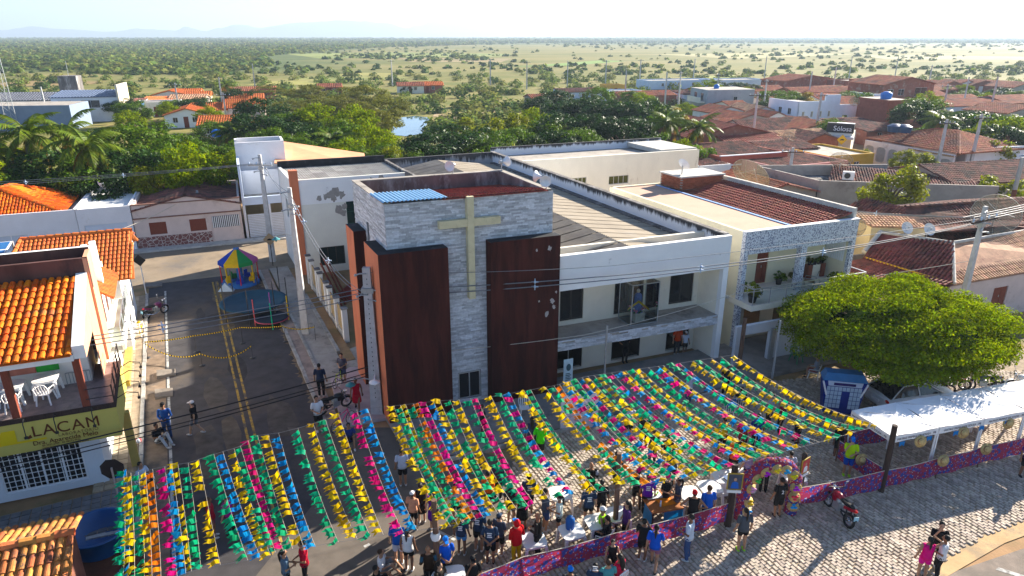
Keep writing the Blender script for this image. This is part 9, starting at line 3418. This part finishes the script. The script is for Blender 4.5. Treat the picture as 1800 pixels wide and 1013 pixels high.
PEOPLE=[('f',297,771,-75,'bent','long',(.03,.09,.30),'pants',DN,'cap:'+'k',1.05,'person in blue shirt, jeans and dark cap standing at the left road line'),('f',347,764,178,'walk','tee',BK,'shorts',GY,'cap:w',1.0,'person in black T-shirt and white cap walking up the left street'),('f',280,779,-25,'floor','tee',BK,'pants',(.40,.44,.48),'short',1.0,'person in black shirt and pale trousers sitting at the left kerb'),('f',256,862,-20,'sit','tee',(.45,.52,.62),'shorts',BK,'short',1.0,'person in pale blue shirt seated under the left end of the bunting'),('f',566,697,95,'stand','tee',(.02,.03,.06),'pants',BK,'short',1.05,'person in navy shirt and black trousers walking away on the pavement'),('f',604,672,-95,'bent','tee',(.09,.09,.12),'shorts',(.06,.08,.16),'short',.95,'child in grey shirt holding the lime bicycle'),('f',629,722,-80,'walk','dress',(.36,.012,.03),None,None,'short',1.0,'woman in red dress walking beside the church pole'),('f',562,758,-60,'bent','tee',WH,'shorts',BK,'short',1.05,'man in white polo shirt at the kerb by the black motorcycle'),('f',615,778,-70,'floor','tee',(.02,.04,.16),'shorts',BK,'short',1.0,'person in dark blue crouching beside the pink bicycle'),('f',408,940,160,'stand','tee',(.30,.02,.22),'pants',BK,'bun',1.0,'woman in magenta top under the left bunting'),('f',378,945,20,'stand','tank',(.35,.03,.05),'mini',(.2,.05,.1),'long',1.0,'woman in red top facing the magenta one under the left bunting'),('h',497,968,30,'bent','tee',(.09,.14,.20),'pants',BK,'pony',1.0,'woman in slate blue shirt at the bottom edge below the bunting'),('h',530,952,200,'bent','tee',(.40,.02,.04),'pants',BK,'short',1.05,'person in red and black at the bottom edge below the bunting'),('f',702,991,90,'stand','tee',(.02,.09,.36),'shorts',(.50,.53,.62),'short',1.05,'man in blue T-shirt and white shorts seen from behind'),('f',720,1003,80,'stand','tank',WH,'mini',BK,'pony',1.0,'woman in white top and black shorts beside the man in blue'),('f',672,1008,0,'floor','tee',WH,'shorts',GY,'short',1.0,'person in white shirt sitting on the asphalt'),('h',660,996,10,'floor','tee',BK,'shorts',BK,'short',1.0,'person in black sitting at the bottom edge'),('f',742,918,100,'stand','dress',BK,None,None,'bun',1.0,'woman in black dress behind the tied wooden post'),('f',728,930,70,'stand','tee',(.55,.28,.18),'shorts',BK,'cap:w',.95,'person in peach shirt under the bunting near the tied post'),('h',783,946,-70,'bent','tee',(.02,.10,.50),'pants',BK,'cap:b',1.05,'woman in vivid blue T-shirt with blue visor by the bottom table'),('h',752,962,100,'bent','tee',(.03,.08,.12),'pants',BK,'long',1.0,'person in dark teal half hidden by the tied wooden post'),('h',772,990,-30,'sit','tee',(.03,.025,.02),'pants',BK,'long',1.0,'person with curly brown hair seated at the bottom table'),('f',812,975,80,'stand','tee',NV,'mini',LB_,'pony',1.0,'woman in navy shirt and light blue shorts'),('f',842,968,75,'stand','tee',NV,'shorts',BK,'short',1.08,'tall man in navy printed shirt seen from behind'),('f',862,990,85,'behind','tee',NV,'shorts',BK,'short',1.05,'man in navy shirt holding his hands behind his back'),('f',878,975,60,'bent','tee',(.05,.06,.09),'shorts',BK,'cap:n',1.0,'person in navy cap next to the man with hands behind his back'),('h',831,980,-80,'face','tee',BK,'pants',BK,'cap:k',1.0,'man in black T-shirt and cap holding his face'),('f',908,990,120,'bent','hood',(.48,.01,.025),'pants',(.55,.40,.02),'cap:b',1.05,'figure in bright red hooded costume with yellow trousers'),('f',945,978,160,'bent','tank',BK,'pants',BK,'long',1.05,'woman in black sleeveless top leaning on the white table'),('f',898,922,60,'stand','tee',DK,'mini',BK,'long',1.0,'woman in black under the bunting edge, left of the black dress'),('f',918,930,100,'stand','dress',BK,None,None,'short',1.05,'person in loose black clothes under the bunting edge'),('f',958,932,20,'bent','tee',(.06,.08,.11),'shorts',DN,'short',1.05,'man in slate shirt looking at a phone'),('f',982,940,170,'bent','tee',(.55,.62,.58),'mini',BK,'pony',1.0,'woman in white and lime shirt with black shorts'),('f',1033,925,95,'stand','tee',NV,'mini',BK,'short',1.05,'person in navy shirt seen from behind under the bunting edge'),('f',1055,912,80,'stand','tee',BK,'shorts',BK,'short',1.0,'person in black next to the navy shirt seen from behind'),('h',1060,893,-20,'sit','tank',GN,'pants',BK,'cap:w',1.05,'man in lime green tank top seated at the joined tables'),('h',1068,908,150,'sit','tee',BK,'pants',BK,'short',1.05,'man in black T-shirt seated with his back to the barrier'),('f',1098,952,190,'stand','tee',(.07,.025,.12),'pants',BK,'long',1.0,'woman in dark purple shirt right of the tall wooden post'),('f',1128,985,60,'face','tee',BK,'shorts',BK,'short',1.0,'bearded person in black leaning on the barrier'),('f',1148,1000,70,'walk','tee',(.02,.09,.46),'mini',(.22,.10,.16),'pony',1.05,'woman in royal blue top and mauve shorts walking by the barrier'),('f',1135,905,85,'stand','tee',(.13,.03,.32),'pants',BK,'short',1.05,'person in violet printed T-shirt at the blue skirted stall'),('f',1118,893,80,'stand','tee',BK,'shorts',BK,'short',1.0,'person in black standing left of the violet T-shirt'),('f',1188,908,170,'bent','tee',(.05,.06,.09),'mini',GY,'pony',1.0,'woman in slate shirt serving at the wooden stall'),('h',1175,836,-60,'bent','tee',BK,'pants',BK,'cap:p',1.0,'person in black with a pink hat behind the wooden stall'),('h',1222,864,80,'hips','tank',BK,'pants',BK,'cap:r',1.05,'woman in black tank top and red cap with hands on hips'),('h',1248,855,100,'stand','tee',(.02,.10,.46),'pants',BK,'short',1.08,'man in blue T-shirt left of the picture post'),('f',1207,984,150,'bent','tee',(.48,.54,.62),'pants',DN,'short',1.1,'man in pale blue T-shirt and jeans on the cobbles'),('f',1302,968,95,'stand','tee',(.06,.07,.085),'mini',BK,'pony',1.05,'girl in dark shirt, black shorts and neon shoes before the arch'),('f',1365,908,100,'stand','tee',BK,'shorts',BK,'short',1.0,'boy in black number two shirt standing inside the arch'),('f',1487,836,-110,'face','tee',(.42,.66,.01),'shorts',(.02,.08,.42),'cap:b',1.05,'man in lime green shirt and blue shorts by the short barrier'),('f',1470,805,-90,'stand','tee',BK,'shorts',BK,'short',1.0,'person in black under the right end of the bunting'),('f',1618,1018,75,'raise','tank',PK,'mini',(.62,.02,.25),'pony',1.0,'woman in bright pink shorts with a hand on her head'),('f',1645,1016,140,'bent','tee',WH,'pants',BK,'short',1.0,'person in white T-shirt and black trousers in the trio at lower right'),('f',1637,995,-110,'face','tee',BK,'pants',BK,'bun',1.05,'woman in black T-shirt with sunglasses in the trio at lower right'),('f',1797,838,-100,'stand','tee',(.10,.03,.18),'shorts',BK,'short',1.05,'person in purple top cut by the right edge'),('h',1070,985,100,'sit','tee',TE,'pants',DN,'short',1.1,'man in teal T-shirt seated at the bottom edge'),('h',1090,976,130,'sit','tee',(.55,.03,.07),'pants',(.3,.4,.55),'long',1.05,'woman in coral red T-shirt seated at the bottom edge'),('h',1078,951,-90,'stand','tank',BK,'shorts',BK,'short',.85,'child in black vest outside the barrier'),('h',1003,999,90,'sit','tee',DK,'pants',BK,'cap:b',1.0,'person with bright blue cap at the bottom edge'),('h',1047,992,80,'sit','tee',NV,'pants',BK,'short',1.0,'dark haired person next to the teal T-shirt at the bottom edge'),('w',13.0,1.15,-70,'behind','tee',BK,'pants',BK,'short',1.05,'man in black standing in the middle church doorway'),('w',16.25,1.0,-80,'stand','tee',(.50,.06,.02),'pants',DK,'short',1.02,'person in orange red shirt in the right church doorway'),('w',16.75,.95,-80,'stand','tee',(.55,.60,.70),'shorts',BK,'cap:w',.8,'child in white shirt in the right church doorway'),('h',950,745,60,'walk','tee',(.06,.55,.01),'shorts',BK,'short',1.05,'person in vivid green shirt under the bunting before the tower'),('h',705,790,100,'stand','tee',(.42,.48,.60),'shorts',BK,'short',1.0,'person in pale shirt under the bunting by the church pole'),('h',848,718,20,'bent','tee',BK,'pants',BK,'short',1.0,'person in black at the tower foot under the bunting'),('h',935,735,100,'stand','tank',(.04,.05,.10),'shorts',BK,'long',1.0,'woman in dark vest left of the vivid green shirt'),('h',1108,712,95,'stand','tee',(.45,.45,.56),'shorts',BK,'short',1.05,'man in lilac white shirt under the bunting before the doors'),('h',1135,728,80,'stand','tee',BK,'pants',BK,'short',1.0,'person in black right of the lilac white shirt'),('h',1215,655,120,'stand','tee',(.42,.45,.55),'pants',DN,'short',1.0,'person in pale shirt near the far edge of the bunting'),('h',1280,640,90,'stand','tee',BK,'pants',BK,'short',1.0,'person in black at the far right bunting edge'),('h',1295,772,60,'bent','tee',(.62,.10,.01),'shorts',BK,'short',1.05,'person in orange shirt under the right bunting'),('h',1275,735,100,'stand','tee',(.50,.36,.02),'pants',BK,'short',1.0,'person in yellow shirt under the right bunting'),('h',1310,740,80,'stand','tee',(.18,.02,.03),'pants',BK,'short',1.05,'person in dark red shirt under the right bunting'),('h',1335,728,80,'stand','tee',(.02,.05,.22),'pants',BK,'short',1.05,'person in dark blue shirt under the right bunting'),('h',1287,692,60,'sit','tee',(.02,.10,.28),'pants',BK,'short',1.0,'person in blue shirt seated in the sun strip under the bunting'),('h',1305,682,60,'sit','tee',BK,'pants',BK,'short',1.0,'person in black seated behind the sun strip'),('h',1358,692,180,'stand','tee',(.30,.34,.42),'pants',BK,'short',1.05,'person in grey shirt with straw hat under the right bunting'),('h',1410,716,190,'stand','tee',(.25,.36,.46),'shorts',BK,'short',1.05,'person in light blue shirt at the right end of the bunting'),('h',1378,705,170,'stand','tee',(.15,.02,.04),'pants',BK,'short',1.05,'person in wine red shirt at the right end of the bunting'),('h',1150,755,70,'bent','tee',DK,'pants',BK,'short',1.0,'person in dark shirt in the middle of the bunting crowd'),('h',1085,795,70,'walk','tee',DK,'pants',BK,'short',1.0,'person in charcoal shirt behind the tall wooden post'),('h',1175,765,100,'bent','tee',BK,'pants',(.4,.35,.2),'short',1.0,'person in black shirt and tan trousers in the bunting crowd'),('h',1185,790,90,'stand','tee',NV,'shorts',BK,'short',1.0,'person in navy near the cloth covered table'),('h',1040,815,100,'bent','tee',(.3,.34,.42),'pants',BK,'long',1.0,'woman in grey blue shirt under the middle bunting'),('h',875,812,80,'stand','tee',(.03,.03,.07),'pants',BK,'pony',1.0,'woman in dark navy in the middle of the left crowd'),('h',930,835,100,'bent','tee',NV,'shorts',BK,'short',1.05,'man in navy under the middle bunting'),('h',858,830,60,'stand','tee',(.6,.12,.01),'shorts',BK,'short',1.0,'person in orange shirt in the left crowd'),('h',800,850,100,'bent','tee',(.4,.42,.5),'shorts',BK,'short',1.0,'person in pale grey shirt left of the orange shirt'),('h',760,862,90,'stand','dress',(.10,.02,.22),None,None,'long',1.0,'woman in purple dress near the tied wooden post'),('h',1350,800,80,'bent','tee',BK,'pants',BK,'short',1.0,'person in black behind the arch'),('h',1320,790,100,'stand','tee',(.25,.2,.35),'pants',BK,'cap:b',1.0,'person in lilac shirt with blue hat behind the arch'),('h',1392,795,80,'stand','tee',(.35,.38,.5),'shorts',DN,'short',.9,'child in pale shirt right behind the arch'),('f',1432,665,150,'sit','tee',(.3,.33,.4),'shorts',(.3,.1,.08),'short',1.0,'person sitting in the deep shade of the round tree'),]
need=sorted({p_[4]for p_ in PEOPLE})
tmp={}
for pose in need:
 o=bpy.data.objects.new('tmp_'+pose,body_mesh(pose).mesh('body',skins[0]))
 COL.objects.link(o)
 md=o.modifiers.new('r','REMESH')
 md.mode='VOXEL'
 md.voxel_size=.013
 md.use_smooth_shade=True
 m3=o.modifiers.new('d','DECIMATE')
 m3 .ratio=.16
 tmp[pose]=o
dg=bpy.context.evaluated_depsgraph_get()
BODY={}
for pose,o in tmp.items():
 me=bpy.data.meshes.new_from_object(o.evaluated_get(dg))
 me.name='person'
 if not me.materials:
  me.materials.append(skins[0])
 me.polygons.foreach_set('use_smooth',[True]*len(me.polygons))
 BODY[pose]=me
for o in tmp.values():
 bpy.data.objects.remove(o,do_unlink=True)
capc={'k':BK,'w':WH,'b':(.02,.16,.55),'n':NV,'p':(.6,.05,.18),'r':RD}
for i,(mode,x,y,fc,pose,top,tc,bot,bc,hair,s,lab)in enumerate(PEOPLE):
 hh={'sit':1.30,'floor':.98}.get(pose,1.72)*s
 if mode=='f':
  p=G(x,y,.02)
 elif mode=='w':
  p=CH(x,y,.03)
 else:
  p=G(x,y,hh)
  p.z=.02
 if mode=='f' and((p-ST.O).dot(ST.u)>3.2 and p.x<-7.5):
  p=G(x,y,.15)
 if mode!='w' and lab.startswith(('woman in red dress','person in black at the tower')):
  p=G(x,y,.16 if mode=='f' else hh)
  p.z=.16
 o=bpy.data.objects.new('person',BODY[pose])
 COL.objects.link(o)
 o.location=p
 o.rotation_euler=(0,0,R(fc))
 o.scale=(s,s,s)
 o.material_slots[0].link='OBJECT'
 o.material_slots[0].material=skins[(i*7)%4]
 tag(o,lab,'person')
 obj_from_mesh('top' if top!='dress' else 'dress',part_mesh(pose,top,top_mesh),o,mat=cloth(tc))
 if bot:
  obj_from_mesh({'pants':'trousers','skirt':'skirt'}.get(bot,'shorts'),part_mesh(pose,bot,bottom_mesh),o,mat=cloth(bc))
 sc_=(.30,.62,.05)if 'neon' in lab or 'lime green shirt' in lab else((.5,.5,.5)if i%3 else(.03,.03,.03))
 obj_from_mesh('shoes',part_mesh(pose,'shoes',extra_mesh),o,mat=cloth(sc_))
 obj_from_mesh('face',part_mesh(pose,'face',extra_mesh),o,mat=hairm[0])
 if hair.startswith('cap'):
  obj_from_mesh('cap',part_mesh(pose,'cap',extra_mesh),o,mat=cloth(capc[hair[-1]]))
  obj_from_mesh('hair',part_mesh(pose,'short',extra_mesh),o,mat=hairm[0],scale=(.985,.985,.995))
 elif top!='hood':
  obj_from_mesh('hair',part_mesh(pose,hair,extra_mesh),o,mat=hairm[1]if i%5==0 else hairm[0])
 if 'number two' in lab or 'printed' in lab or(tc==NV and fc>50):
  b_=MB()
  if 'number two' in lab:
   me=text_mesh('2',.22,.004,'CENTER')
   me.transform(Matrix(((0,0,-1,-.148),(-1,0,0,0),(0,1,0,1.12),(0,0,0,1))))
   me.materials.clear()
   me.materials.append(white_plastic)
   obj_from_mesh('shirt_number',me,o)
  else:
   for r_ in range(3):
    b_.box((-.137-.004*(r_<2),0,1.14+.07*r_),.012,.16-.03*(r_%2),.035)
   b_.build('shirt_print',white_plastic,o,world=False)
seats=[('lime green tank','white plastic chair under the man in lime green'),('black T-shirt seated','white plastic chair of the man in black at the joined tables'),('teal T-shirt seated','white plastic chair of the man in teal'),('coral red','white plastic chair of the woman in coral red'),('bright blue cap','white plastic chair of the person with the blue cap'),('dark haired person','white plastic chair of the dark haired person at the bottom edge'),('curly brown','white plastic chair at the bottom table'),('blue shirt seated in the sun','white plastic chair in the sun strip under the bunting'),('black seated behind','white plastic chair behind the sun strip'),('deep shade','white plastic chair in the deep shade of the round tree'),('pale blue shirt seated','white plastic chair under the left end of the bunting')]
persons=[o for o in bpy.data.objects if o.name.startswith('person')]
for key,lab in seats:
 for o in persons:
  if key in o['label']:
   s=o.scale[0]
   ch_=chair((o.location.x,o.location.y,o.location.z-.0),o.rotation_euler[2]+R(90),lab)
   ch_.location=o.location+Vector((math.cos(o.rotation_euler[2]),math.sin(o.rotation_euler[2]),0))*.08
   ch_.scale=(1,1,.88*s)
